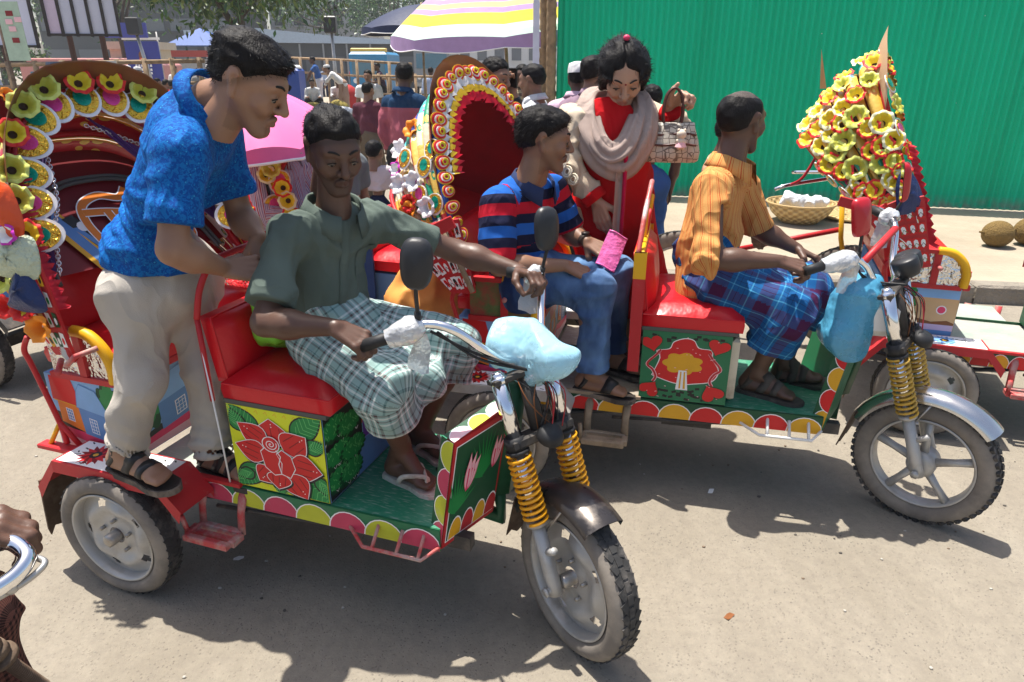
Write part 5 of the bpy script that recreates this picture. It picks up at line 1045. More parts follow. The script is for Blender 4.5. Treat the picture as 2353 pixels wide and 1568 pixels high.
# purple curtain with chain
def curtain(par, P0, P1, drop, gather, mt, name, n=26):
    m = MB(); G = []
    for i in range(n):
        t = i / (n - 1); top = lerp(P0, P1, t); G.append([lerp(top, gather, 1 - (1 - s_) ** 1.6) + A(.012 * math.sin(t * 32) * (1 - .4 * s_), 0, -drop * s_ * (1 - s_) * .3) for s_ in np.linspace(0, 1, 9)])
    m.grid(np.array(G)); return m.build(name, [mt], par)
e0 = h.pt(h.arch(101), al0 + .06); curtain(R1, e0[20] + A(0, .02, 0), e0[44] + A(0, 0, -.02), .1, e0[13] + A(.02, .05, 0), PURPLE, "curtain"); curtain(R1, e0[50] + A(-.02, 0, -.03), e0[78] + A(-.02, 0, -.02), .1, e0[82] + A(-.02, -.03, -.05), PURPLE, "curtain")
def chain(par, P, r=.006):
    P = np.asarray(P); d = np.concatenate([[0], np.cumsum(np.linalg.norm(np.diff(P, axis=0), axis=1))]); n = int(d[-1] / .011); m = MB()
    for i in range(n):
        q = A([np.interp(i * d[-1] / n, d, P[:, k]) for k in range(3)]); q2 = A([np.interp((i + 1) * d[-1] / n, d, P[:, k]) for k in range(3)]); e1, e2, t = frame_of(q2 - q); a = np.linspace(0, 2 * math.pi, 9); w = e1 if i % 2 else e2
        m.tube(lerp(q, q2, .5) + np.cos(a)[:, None] * t * .0085 + np.sin(a)[:, None] * w * r, .0022, 5, cap=False)
    return m.build("curtain_chain", [CHAIN], par)
chain(R1, spline([e0[42] + A(.03, 0, -.06), e0[28] + A(.03, .13, -.06), e0[20] + A(.03, .10, 0), e0[13] + A(.03, .06, .0)], 10)); chain(R1, spline([e0[50] + A(.02, 0, -.09), e0[60] + A(.02, .0, -.14), e0[70] + A(.02, -.04, -.12), e0[80] + A(.02, -.04, -.02)], 8))
# scallops and flowers along the rim, facing forward
cols = ['teal', 'pink'] * 8
for i, t in enumerate(np.linspace(.19, .84, 14)):
    p, tg, f, out = h.frame(t, al0); nn = unit(f + out * .25 + A(0, -.35, 0)); R = basis(nn, out); inst("scallop", SC[cols[i]], R1, M4(R, p - out * .045 + f * .025, 1.12))
    fl = ['red', 'lime', 'lime', 'red', 'lime', 'lime', 'red', 'red', 'lime', 'lime', 'red', 'lime', 'lime', 'red', 'lime', 'lime'][i]; R = basis(unit(f + out * .1 + A(0, -.3, .0)), out, rnd.uniform(-1, 1)); inst("flower", FL[fl], R1, M4(R, p + out * .012 + f * .05, 1.05))
for i, t in enumerate((.06, .10, .14)): p, tg, f, out = h.frame(t, al0 + .1); inst("flower", FL[('orange', 'red', 'lime')[i]], R1, M4(basis(unit(out + f * .4)), p + out * .05, 1.1))
# red frill down the near edge, coloured rexine patches on the near side
p = h.pt(h.arch(101), al0); frill(R1, p[8:30] + A(.02, -.0, 0), np.tile(A(.5, .85, 0), (22, 1)), .038, RUFFR, 50, amp=.007); frill(R1, p[72:98] + A(.02, 0, 0), np.tile(A(.5, -.85, 0), (26, 1)), .045, RUFFR, 60, amp=.007)
def patch(par, c, nrm, up, pts, mt, name, bul=.03, seed=0):
    R = basis(nrm, up); r = np.random.RandomState(seed); P = spline(list(pts) + [pts[0]], 4)[:-1]; k = len(P); G = []
    for q in (1., .97, .8, .5, .2, .02): G.append([A(c) + R @ A(x * q, y * q, bul * (1 - q * q) + (0 if q > .96 else r.normal(0, bul * .10))) for x, y in P])
    G = np.array(G); G = np.concatenate([G, G[:, :1]], 1); m = MB(); m.grid(G); m.grid(G[:, ::-1] - R[:, 2] * .004); return m.build(name, [mt], par)
sd = unit((.25, -1, .15))
patch(R1, (-.60, -.10, 1.27), sd, (0, 0, 1), [(-.06, -.07), (.06, -.075), (.045, .05), (.0, .075), (-.05, .06)], ORCL, "rexine_flap", .03, 1); patch(R1, (-.585, -.105, 1.135), sd, (0, 0, 1), [(-.075, -.06), (.06, -.07), (.07, .04), (.02, .06), (-.06, .05)], PALEGR, "film_flap", .035, 2); patch(R1, (-.565, -.115, 1.035), sd, (.1, 0, 1), [(-.055, -.06), (.0, -.07), (.065, -.055), (.03, .03), (.0, .07), (-.035, .04)], NAVYL, "rexine_flap", .035, 3)
for i, (x, z, c_) in enumerate(((-.66, 1.33, 'lime'), (-.62, 1.42, 'cream'), (-.68, 1.20, 'cream'), (-.66, 1.06, 'lime'), (-.60, .97, 'crimson'), (-.67, .97, 'crimson'), (-.57, 1.20, 'magenta'), (-.60, 1.36, 'red'))): inst("flower", FL[c_], R1, M4(basis(unit((.2, -1, .2))), (x, -.12, z), 1.05))
for i in range(5):       # painted slats fanning out of the pivot
    a = .10 + .115 * i; p0 = A(-.50 + -.012 * i, -.075, .815); p1 = p0 + A(-math.sin(a) * .30, -.012, math.cos(a) * .30); d = unit(p1 - p0); q = Paint(p0 + A(0, -.006, 0), np.cross((0, -1, 0), d) * -1, d, .0003); s_ = MB(); s_.box((p0 + p1) / 2, (.026, .010, .30), np.stack([unit(np.cross((0, 1, 0), d)), A(0, 1, 0), d], 1), bev=.003); o_ = s_.build("hood_slat", [REDP], R1)
    for j in range(4): q.poly([(-.009, .03 + j * .066), (.009, .03 + j * .066), (.008, .075 + j * .066), (-.008, .08 + j * .066)], (FOILW, LEAFD, FOILW, MUSTARD)[(i + j) % 4]); q.poly([(.0 + x, .05 + j * .066 + y) for x, y in egg(.005, .012, 8)], (REDFLAT, FOILW, LEAFG, BLACKP)[(i + j) % 4])
    q.done("slat_painting", o_)
tube_part(R1, "hood_catch", [(-.44, -.03, .83), (-.47, -.09, .82), (-.50, -.10, .79)], .009, REDWORN, 8); tube_part(R1, "pivot_rod", [(-.60, -.04, .77), (-.53, -.11, .765)], .010, REDWORN, 8)
BRT = [REDFLAT, MUSTARD]
R2 = rickshaw('2', "second electric rickshaw, yellow tree painted on its seat box, spoked alloy front wheel", dict(ac=(0, 0), panel='tree', plate=FLOORB, tray=FLOORG, lobes=[MUSTARD, REDFLAT], top=[REDFLAT, MUSTARD, REDFLAT], skirt=DKGREEN, rw=-.55, st=-.21, stm=WOODRAW, fend=mat("bare_grey_fender", (.45, .43, .40), .5, dirt=(.3, .25, .2), dirts=6, dirta=.45), bh=.03, wc=(1.085, .030, .25), crown=(.862, .05, .925), steer=32, fr_r=.25, fr_w=.085, alloy=True, mg=(-1.15, .80), mgm=mat("polished_steel_guard", (.62, .61, .60), .2, .95, var=.1, dirt=(.33, .27, .22), dirts=6, dirta=.3), spring=SPRING2, turns=12,
    bar=[(.545, -.04, .985), (.62, .0, 1.0), (.70, .03, 1.02), (.755, .05, .99), (.80, .06, .93), (.85, .08, .915), (.89, .16, .92), (.90, .26, .96), (.91, .34, 1.06), (.90, .40, 1.10), (.86, .44, 1.12)], grips=[((.54, -.045, .983), (.60, -.01, .995), ((.60, -.01, .995), (.72, .035, 1.02))), ((.89, .40, 1.10), (.84, .45, 1.12), ((.905, .37, 1.09), (.88, .42, 1.11)))],
    armp=mat("floral_arm_panel", (.10, .16, .05), .5, var=.6, vs=14, dirt=(.35, .04, .04), dirts=13, dirta=.5)))
tube_part(R2, "handlebar_brace", [(.745, .045, 1.005), (.90, .31, 1.075)], .013, REDP)
mirror(R2, (.70, .03, 1.165), unit((.55, -.8, .12)), (-.12, 0, 1), .075, .135, REDPL, (.72, .03, 1.02), RUBBER, True); mirror(R2, (.915, .40, 1.235), unit((.97, -.1, .1)), (0, 0, 1), .07, .15, REDPL, (.90, .39, 1.10), RUBBER, True)
for i, (yy, dx) in enumerate(((.10, 0), (.18, .03))):
    m = MB(); m.lathe([(.001, .03), (.040, .03), (.045, .024), (.045, .0), (.042, -.02), (.036, -.034), (.001, -.038)], (.90 + dx, yy, .985), unit((-.45, 0, .9)), 20); g = m.build("gauge", [PLASTB], R2)
m = MB(); m.box((.83, .10, .80), (.12, .16, .14), bev=.03); m.build("battery_cover", [WHITEP], R2)
def deco_hood(T, xp, zp, h_, al0, al1, mats, nb, lining, y0=-.05, y1=.55, vis=None, ribm=REDP, slats=None, slat_mats=None, gap=.18, bulge=.022, yaw=0., ex=.62):
    h = Hood(T, xp, zp, y0, y1, h_, yaw=yaw, ex=ex); st = (al1 - al0) / nb
    for i in range(nb): h.band(al0 + st * i + .015, al0 + st * (i + 1 - gap) + .015, mats[i % len(mats)], 1 - .025 * i, 1 - .025 * (i + 1), bulge)
    m = MB(); G = []
    for q in np.linspace(0, 1, 7): G.append(h.pt(h.arch(41, 1 - .2 * q, .022), al0 + (al1 - al0) * q))
    m.grid(np.array(G)[::-1]); ar = h.arch(81, .80, .022); P = h.pt(ar[ar[:, 1] > .24], al1); n_ = len(P); m.add(np.concatenate([P, [P.mean(0)]]), [(i, i + 1, n_) for i in range(n_ - 1)] + [(n_ - 1, 0, n_)], 1, smooth=False); m.build("hood_lining", lining, T)
    for q in np.linspace(0, 1, 4): h.rib(al0 + (al1 - al0) * q, .010, ribm, 1 - .15 * q)
    return h
TQ, GD, GRN, BLU, WHT, PK = (.10, .55, .55), (.72, .46, .08), (.01, .28, .14), (.02, .09, .38), (.80, .78, .74), (.70, .06, .22)
B2 = [band_mat("patterned_strip_a", [(0., (.60, .58, .54), (.45, .02, .03)), (.18, (.5, .03, .03), WHT), (.30, GD, GRN), (.46, (.62, .56, .40), TQ), (.66, GRN, GD), (.80, TQ, (.3, .7, .72))]), band_mat("patterned_strip_b", [(0., (.5, .03, .03), WHT), (.16, WHT, (.03, .03, .03)), (.30, GRN, GD), (.44, GD, PK), (.60, (.70, .62, .45), GRN), (.76, TQ, (.4, .75, .76))]), band_mat("patterned_strip_c", [(0., (.55, .5, .5), (.4, .02, .02)), (.2, BLU, GD), (.38, (.66, .60, .46), PK), (.55, GD, (.7, .68, .6)), (.72, BLU, TQ), (.84, TQ, (.3, .7, .72))])]
LIN2 = [mat("ribbed_red_lining", (.30, .006, .010), .6, var=.5, vs=7), REDCL]
h2 = deco_hood(R2, -.665, .84, .83, .42, 1.10, B2, 9, LIN2, y0=-.06, y1=.76, yaw=-18, ex=.90)
h2.visor(.42, .18, .82, .085, 1.0, VISOR, VISOR)
h2.band(.37, .43, mat("blue_rim_strip", (.02, .08, .36), .4, var=.15), 1.0, 1.0, .012, .06, .30, "rim_strip"); h2.band(.37, .43, WHITEP, 1.0, 1.0, .012, .30, .93, "rim_strip")
for i, t in enumerate(np.linspace(.10, .93, 30)):
    p, tg, f, out = h2.frame(t, .40); inst("medallion", MEDAL, R2, M4(basis(unit(f + A(rnd.uniform(-.3, .3), -.35 + rnd.uniform(-.3, .3), rnd.uniform(-.3, .3))), out, rnd.uniform(-.7, .7)), p + f * .03 + out * .008, rnd.uniform(.78, 1.0)))
pp = h2.pt(h2.arch(101), .38)
cen = h2.pt(np.array([[.39, .42]]), .38)[0]; inw = lambda P: (cen - P) / np.linalg.norm(cen - P, axis=1)[:, None]
frill(R2, pp[22:96] + A(.02, 0, .0), inw(pp[22:96]), .040, FOILW, 90, amp=.006); frill(R2, pp[22:96] + A(.025, 0, 0) + inw(pp[22:96]) * .035, inw(pp[22:96]), .030, RUFFY, 90, amp=.007); frill(R2, pp[22:96] + A(.02, 0, 0) + inw(pp[22:96]) * .058, inw(pp[22:96]), .045, RUFFR, 90, amp=.008)
for t, al, c_ in ((.30, .62, 'orange'), (.28, .74, 'white'), (.25, .80, 'magenta'), (.22, .82, 'white'), (.18, .80, 'crimson'), (.17, .86, 'orange'), (.20, .66, 'white'), (.12, .80, 'orange'), (.115, .74, 'crimson'), (.15, .6, 'white'), (.10, .5, 'cream'), (.085, .40, 'crimson'), (.09, .34, 'orange'), (.33, .5, 'magenta')):
    p, tg, f, out = h2.frame(t * 1.25, al, .9); inst("flower", FL[c_], R2, M4(basis(unit(out + A(0, -.5, .1)), (0, 0, 1), rnd.uniform(-3, 3)), p + out * .045, 1.05))
for t, al, c_ in ((.22, .52, 'teal'), (.15, .5, 'teal'), (.18, .66, 'pink'), (.11, .62, 'pink'), (.24, .42, 'teal'), (.26, .70, 'teal')):
    p, tg, f, out = h2.frame(t * 1.2, al, .92); inst("scallop", SC[c_], R2, M4(basis(unit(out + A(0, -.3, 0)), (0, 0, 1)), p + out * .03, .8))
def slats(T, xp, zp, y, n, a0, da, L, pal, w=.028):
    for i in range(n):
        a = a0 + da * i; p0 = A(xp - .014 * i, y, zp); p1 = p0 + A(-math.sin(a) * L, -.012, math.cos(a) * L); d = unit(p1 - p0); s_ = MB(); s_.box((p0 + p1) / 2, (w, .010, L), np.stack([unit(np.cross((0, 1, 0), d)), A(0, 1, 0), d], 1), bev=.003); o_ = s_.build("hood_slat", [REDP], T)
        q = Paint(p0 + A(0, -.006, 0), -np.cross((0, -1, 0), d), d, .0003)
        for j in range(int(L / .07)):
            y0 = .02 + j * .07; q.poly([(-w * .38, y0), (w * .38, y0), (w * .36, y0 + .052), (-w * .36, y0 + .056)], pal[(i + j) % len(pal)][0]); q.poly([(x, y0 + .027 + yy) for x, yy in egg(w * .22, .02, 8, -.3)], pal[(i + j) % len(pal)][1]); q.line([(-w * .3, y0 + .012), (0, y0 + .03), (w * .3, y0 + .012)], .003, pal[(i + j) % len(pal)][2])
        q.done("slat_painting", o_)
slats(R2, -.665, .82, -.075, 6, .20, .11, .30, [(FOILW, BLACKP, REDFLAT), (REDFLAT, FOILW, BLACKP), (FOILW, REDFLAT, BLACKP)])
tube_part(R2, "hood_lever", [(-.66, -.09, .83), (-.78, -.10, 1.10)], .011, WOODRAW, 6)
m = MB(); m.box((-.80, -.11, 1.07), (.17, .012, .05), basis((0, -1, 0), (-.45, 0, .9)) @ np.diag([1, 1, 1])[:, [0, 2, 1]], bev=.003); m.build("painted_brace", [REDP], R2)
# ---------------------------------------------------------------- rickshaw 3 (right, behind)
def sunset_side(T):
    q = Paint((-.752, -.002, .41), (1, 0, 0), (0, 0, 1)); w, h = .325, .28; U = lambda p: clipbox([(x * w, y * h) for x, y in p], w, h)
    q.poly([(0, 0), (w, 0), (w, h), (0, h)], mat("painted_tan", (.62, .40, .20), .5, var=.12)); q.poly(U([(0, .82), (1, .82), (1, 1), (0, 1)]), SKYP); q.poly(U([(0, 0), (1, 0), (1, .36), (0, .36)]), BLUEP); q.poly(U([(0, .26), (1, .26), (1, .38), (0, .38)]), mat("painted_lilac", (.55, .42, .60), .5)); q.poly(U([(.0, .36), (1, .36), (1, .40), (.9, .44), (.7, .40), (.5, .45), (.3, .41), (0, .44)]), BROWNP)
    q.poly([(.80 * w + x, .62 * h + y) for x, y in egg(.022, .022, 14)], FOILW); q.poly([(.80 * w + x, .62 * h + y) for x, y in egg(.017, .017, 14)], PINKP)
    for cy in (.1, .3, .5, .7, .88): q.poly(U(cloud(.30, cy, .2 - .08 * cy, .14, 14, .2)), LEAFD); q.poly(U(cloud(.32, cy + .02, .17 - .07 * cy, .12, 14, .22)), LEAFG)
    q.poly(U([(0, .05), (.14, .05), (.14, .5), (0, .5)]), PINKP); q.done("sunset_painting", T)
R3 = rickshaw('3', "electric rickshaw at the right edge with a flower covered hood and sunset painted side", dict(ac=(0, 0), panel='rose', plate=FLOORP, tray=FLOORP, lobes=[MUSTARD, REDFLAT], top=[REDFLAT], skirt=DKGREEN, rw=-.52, st=-.16, stm=REDWORN, front=False, sunset=sunset_side, archm=YELP, seatm=RED))
B3 = [band_mat("flowered_strip_a", [(0., (.55, .01, .02), (.6, .02, .03)), (.20, (.58, .015, .02), WHT), (.30, (.05, .05, .03), WHT), (.36, GD, GRN), (.52, GD, (.75, .25, .03)), (.72, (.80, .55, .06), PK), (.84, TQ, (.4, .75, .76))]), band_mat("flowered_strip_b", [(0., (.55, .01, .02), (.6, .02, .03)), (.22, (.60, .02, .03), WHT), (.34, GRN, PK), (.5, GD, (.78, .4, .04)), (.7, (.78, .42, .05), GRN), (.85, TQ, BLU)])]
h3 = deco_hood(R3, -.625, .84, .90, .40, .92, B3, 6, [DKREDCL, DKREDCL], gap=.14, bulge=.03, y1=.84, yaw=-8)
h3.visor(.40, .30, .70, .15, .95, CARD, CARD); m = MB(); m.add([(-1.16, .14, 1.55), (-1.13, .17, 1.55), (-1.18, .14, 1.72)], [(0, 1, 2), (2, 1, 0)], smooth=False); m.build("card_spike", [CARD], R3)
spots = []; rr = random.Random(12)
pal3 = ['red', 'cream', 'lime', 'red', 'cream', 'red', 'lime']
for row, (t, n, k0) in enumerate(((.11, 5, 0), (.145, 5, 2), (.18, 5, 1), (.215, 6, 4), (.25, 6, 3), (.285, 6, 1), (.32, 6, 5), (.36, 6, 2), (.41, 6, 1), (.47, 5, 0), (.54, 5, 3))):
    for j in range(n):
        al = .40 + .52 * (j + .5 * (row % 2)) / n; p, tg, f, out = h3.frame(t * (1.2 if t < .0 else 1.0) + rr.uniform(-.015, .015), al, 1 - .15 * (al - .40) / .5); c_ = pal3[(j * 3 + k0 + row * 2) % 7]
        (rr.random() < .78) and inst("flower", FL[c_], R3, M4(basis(unit(out + A(rr.uniform(-.2, .2), -.35, .15)), (0, 0, 1), rr.uniform(-3, 3)), p + out * .04, rr.uniform(.95, 1.3)))
for i, t in enumerate(np.linspace(.08, .92, 20)):
    p, tg, f, out = h3.frame(t, .38); R = basis(unit(f + out * .3), out)
    if i % 2: inst("flower", FL['lime' if i % 4 == 1 else 'red'], R3, M4(R, p + f * .03 + out * .015, 1.1))
    else: inst("scallop", SC['teal' if i % 4 else 'pink'], R3, M4(R, p + f * .02 + out * .01, .9))
for i, t in enumerate(np.linspace(.06, .30, 7)): p, tg, f, out = h3.frame(t, .94, .84); inst("scallop", SC['teal' if i % 2 else 'pink'], R3, M4(basis(unit(out * .4 - f), out), p + out * .02 - f * .01, .8))
slats(R3, -.615, .80, -.08, 5, .28, .12, .33, [(REDFLAT, FOILW, LEAFG), (REDFLAT, FOILW, BLACKP)], .042)
patch(R3, (-.76, -.10, 1.13), unit((.35, -1, .1)), (-.5, 0, 1), [(-.06, -.08), (.05, -.10), (.06, .03), (.02, .10), (-.03, .05)], NAVYL, "rexine_flap", .025, 5)
m = MB(); m.box((-.93, -.10, 1.06), (.19, .012, .045), np.stack([unit((1, 0, -.22)), A(0, 1, 0), unit((.22, 0, 1))], 1), bev=.003); m.build("painted_brace", [REDP], R3)
frill(R3, h3.pt(h3.arch(101), .37)[3:24] + A(.03, -.02, 0), np.tile(A(.6, -.2, -.2), (21, 1)), .06, RUFFR, 40, amp=.008)
# ---------------------------------------------------------------- rickshaw 4 (behind the nearest driver) and 0 (left edge)
def half_rickshaw(k, label, hood=True):
    x, y, a = FRM[k]; T = thing("electric_rickshaw", label, "rickshaw", (x, y, 0), math.radians(a), "electric rickshaws in the street"); W = WV
    m = MB(); m.box((-.04, W / 2, .375), (.76, W, .03)); m.build("rear_floor", [FLOORP], T); m = MB(); m.box((-.45, W / 2, .215), (.06, .62, .06)); m.box((-.2, W / 2, .335), (.9, .3, .04)); m.build("chassis", [DARKIRON], T)
    m = MB(); m.box((-.59, W / 2, .55), (.325, W, .28)); m.build("seat_box", [BLUEP], T); house_picture(T, (-.752, -.002, .41), (1, 0, 0), (0, 0, 1), .325, .28); cushion(T, -.76, -.40, .03, W - .03, .715, .80, "passenger_cushion"); backrest(T, -.765, -.70, .03, W - .03, .79, 1.04, "passenger_backrest", .06)
    m = MB(); m.box((.168, W / 2, .555), (.335, W, .29)); m.build("bench_box", [BLUEP], T); cushion(T, -.005, .368, 0, W, .714, .795, "driver_cushion"); backrest(T, -.028, .038, .015, W - .015, .76, .965, "driver_backrest", .03)
    for yy, sg in ((0, -1), (W, 1)):
        steel_wheel(T, (-.45, yy + sg * .14, .215), (0, sg, 0), name="rear_wheel"); fender(T, -.66, -.23, *((yy - .155, yy - .012) if sg < 0 else (yy + .012, yy + .155)), .462, REDP if k != '0' else DARKIRON, False, True)
        tube_part(T, "rear_stay", spline([(-.74, yy + sg * .03, .83), (-.765, yy + sg * .035, .78), (-.755, yy + sg * .03, .72), (-.70, yy + sg * .03, .44)], 5), .009, REDP, 8); tube_part(T, "arm_arch", spline([(-.56, yy, .865), (-.50, yy, .857), (-.45, yy, .815), (-.428, yy, .76), (-.428, yy, .70)], 6), .019, YELP, 8)
    return T
R4 = half_rickshaw('4', "electric rickshaw behind the nearest driver with red seat, carrying the pink umbrella passenger")
m = MB(); m.box((-.05, -.03, .72), (.22, .012, .34), bev=.004); m.build("blue_side_panel", [mat("navy_blue_sheet", (.02, .06, .20), .5)], R4); tube_part(R4, "side_post", [(-.10, -.045, .42), (-.10, -.045, .95)], .012, YELP, 8)
h4 = deco_hood(R4, -.52, .84, .50, -.28, .10, B3, 3, [DKREDCL, DKREDCL])
for i, (t, al, sz) in enumerate(((.13, -.28, 1.), (.22, -.28, 1.))): p, tg, f, out = h4.frame(t, al); inst("scallop", SC['pink'], R4, M4(basis(unit(f + A(.3, -.8, .1)), (0, 0, 1)), p + A(.03, -.03, 0), 1.15))
for i, (dx, dz, c_) in enumerate(((.10, .06, 'red'), (.12, .0, 'cream'), (.05, .15, 'lime'), (.13, -.07, 'red'), (.02, .12, 'cream'))): p, tg, f, out = h4.frame(.16, -.28); inst("flower", FL[c_], R4, M4(basis(unit((.5, -1, .2))), p + A(dx, -.06, dz), 1.05))
curtain(R4, A(-.30, -.09, .98), A(-.14, -.09, .96), .1, A(-.18, -.10, .80), PURPLE, "tassel_curtain"); chain(R4, spline([A(-.30, -.11, .86), A(-.22, -.13, .83), A(-.14, -.12, .84)], 8)); chain(R4, spline([A(-.27, -.11, .82), A(-.2, -.13, .79), A(-.13, -.12, .81)], 8))
FRM['0'] = (-2.42, 3.42, -19.)
R0 = half_rickshaw('0', "electric rickshaw cut by the left edge, only dark mudguard and hood rim showing")
h0 = deco_hood(R0, -.52, .82, .80, .12, .8, B3, 4, [DKREDCL, DKREDCL]); 
for i, t in enumerate(np.linspace(.08, .92, 16)): p, tg, f, out = h0.frame(t, .12); inst("flower", FL['red' if i % 2 else 'orange'], R0, M4(basis(unit(f + out * .3 + A(0, -.3, 0)), out), p + f * .03, 1.05))
tube_part(R0, "rear_hook", spline([(-.32, -.17, .52), (-.30, -.19, .46), (-.20, -.20, .40), (-.24, -.2, .36), (-.45, -.2, .35)], 6), .010, RUBBER, 8)
# ================================================================ ground, pavement, background
def ground_mat():
    m, t, b = nodes_of("dusty_concrete_road"); v = coords(t)
    c = mix(t, ramp(t, noise(t, v, .9, 5, .6), [(.3, 0.), (.72, 1.)]), (.232, .203, .158), (.275, .243, .192))
    c = mix(t, ramp(t, noise(t, coords(t, 'Object', (1.2, .35, 1)), 3.2, 6, .7), [(.42, 0.), (.75, .6)]), c, (.325, .290, .232))
    c = mix(t, ramp(t, noise(t, v, 2.1, 6, .75), [(.58, 0.), (.74, .6)]), c, (.18, .158, .128))
    c = mix(t, ramp(t, noise(t, v, 26, 5, .8), [(.35, .35), (.6, 0.)]), c, (.15, .13, .11))
    sp = voro(t, v, 75); rn = noise(t, v, 6, 2)
    c = mix(t, math_(t, 'MULTIPLY', ramp(t, sp, [(.14, 1.), (.24, 0.)]), ramp(t, rn, [(.50, 0.), (.68, .7)])), c, (.11, .10, .09))
    sp2 = voro(t, v, 38); c = mix(t, ramp(t, sp2, [(.05, .6), (.09, 0.)]), c, (.12, .11, .10)); c = mix(t, ramp(t, voro(t, v, 52), [(.04, .5), (.07, 0.)]), c, (.36, .33, .29))
    t.links.new(c, b.inputs['Base Color']); b.inputs['Roughness'].default_value = .9; b.inputs['Specular IOR Level'].default_value = .2
    hgt = math_(t, 'ADD', noise(t, v, 90, 5, .7), math_(t, 'MULTIPLY', ramp(t, sp, [(.1, 1.), (.3, 0.)]), .7)); bumpn(t, b, hgt, .6, .006); return m
m = MB(); m.add([(-900, -60, 0), (900, -60, 0), (900, 2500, 0), (-900, 2500, 0)], [(0, 1, 2, 3)], smooth=False); m.build("road", [ground_mat()], kind='structure')
def pave_mat():
    m, t, b = nodes_of("sandy_pavement"); v = coords(t); c = mix(t, ramp(t, noise(t, v, 1.1, 6, .7), [(.35, 0.), (.7, 1.)]), (.30, .25, .185), (.40, .34, .255))
    br = t.nodes.new("ShaderNodeTexBrick"); br.inputs['Scale'].default_value = 4.2; br.inputs['Mortar Size'].default_value = .012; t.links.new(v, br.inputs['Vector']); br.inputs['Color1'].default_value = (1, 1, 1, 1); br.inputs['Color2'].default_value = (.93, .92, .9, 1); br.inputs['Mortar'].default_value = (.74, .70, .64, 1)
    c = mix(t, math_(t, 'MULTIPLY', noise(t, v, .7, 3), .9), c, mix(t, 1., c, br.outputs[0], 'MULTIPLY')); c = mix(t, ramp(t, noise(t, v, 30, 4, .8), [(.62, 0.), (.72, .6)]), c, (.14, .12, .09)); t.links.new(c, b.inputs['Base Color']); b.inputs['Roughness'].default_value = .95
    bumpn(t, b, noise(t, v, 60, 5, .7), .4, .006); return m
PAVE = pave_mat(); KERB = mat("broken_kerb_stone", (.24, .21, .17), .95, var=.35, vs=6, bump=.8, bs=22, bd=.03)
HP = .12
PK = [(-1.05, 5.62), (1.2, 5.28), (3.45, 4.98), (6.0, 4.55), (14, 3.2), (16, 12), (-.2, 16), (-1.6, 9)]
m = MB(); m.prism(PK, (0, 0, 0), (1, 0, 0), (0, 1, 0), HP - .002); m.build("pavement", [PAVE], kind='structure')
r_ = random.Random(4)
def kerb_run(P, Q, n, z1, par=None):
    P, Q = A(*P, 0), A(*Q, 0); d = unit(Q - P); L = np.linalg.norm(Q - P) / n
    for i in range(n):
        c = P + d * L * (i + .5); R = np.stack([d, np.cross((0, 0, 1), d), A(0, 0, 1)], 1); mm = MB(); mm.box(c + A(0, 0, z1 / 2 - .01), (L - .02, .16 + r_.uniform(-.015, .015), z1 + .02), R @ np.array([[math.cos(q := r_.uniform(-.03, .03)), -math.sin(q), 0], [math.sin(q), math.cos(q), 0], [0, 0, 1]]), bev=.018); o = mm.build("kerb_stone", [KERB], par)
kb = thing("pavement_kerb", "broken stone kerb along the front of the sandy pavement", "kerb")
kerb_run((-1.12, 5.60), (1.2, 5.24), 5, HP + .02, kb); kerb_run((1.2, 5.24), (3.45, 4.94), 5, HP + .02, kb); kerb_run((3.45, 4.94), (6.0, 4.51), 6, HP + .02, kb); kerb_run((6.0, 4.51), (12, 3.5), 12, HP + .02, kb)
PL = [(-4.62, 20.6), (-4.4, 24.5), (-2.4, 34), (-30, 36), (-30, 24), (-7, 19.5)]
m = MB(); m.prism(PL, (0, 0, 0), (1, 0, 0), (0, 1, 0), .26); m.build("traffic_island", [PAVE], kind='structure')
for (a, b_) in ((PL[5], PL[0]), (PL[0], PL[1]), (PL[1], PL[2])):
    t_ = thing("island_kerb", "brick faced kerb round the raised island in the background, " + {0: "near side", 1: "corner side", 2: "far side"}[[PL[5], PL[0], PL[1]].index(a)], "kerb"); kerb_run(a, b_, max(2, int(math.dist(a, b_) / .9)), .28, t_)
# scattered grit, leaves and litter
m = MB(); rr = random.Random(21)
for i in range(420): x, y = rr.uniform(-2.2, 4.5), rr.uniform(1.1, 5.0); s_ = rr.uniform(.002, .007); m.ell((x, y, s_ * .4), (s_ * rr.uniform(.8, 1.6), s_, s_ * .6), rr.randrange(3), 5)
m.build("road_grit", [mat("dark_grit", (.09, .08, .07), .9), mat("pale_grit", (.40, .37, .32), .9), mat("brown_grit", (.18, .13, .09), .9)], kind='stuff')
for x, y, rz, lab in ((-.985, 2.0, .3, "white paper scrap lying in the shadow beside the nearest rickshaw's rear wheel"), (.83, 2.42, 1.1, "small white scrap lying in the shadow under the second rickshaw"), (.70, 1.72, .7, "dried brown leaf lying on sunlit road in front of the rickshaws")):
    m = MB(); m.grid(np.array([[(.018 * u, .009 * w, .003 + .003 * math.sin(u * 3 + w)) for u in (-1, 0, 1)] for w in (-1, 0, 1)])); o = m.build("litter_scrap", [FOILW if 'white' in lab else BROWNP], None, lab, "litter", loc=(x, y, 0)); o.rotation_euler[2] = rz
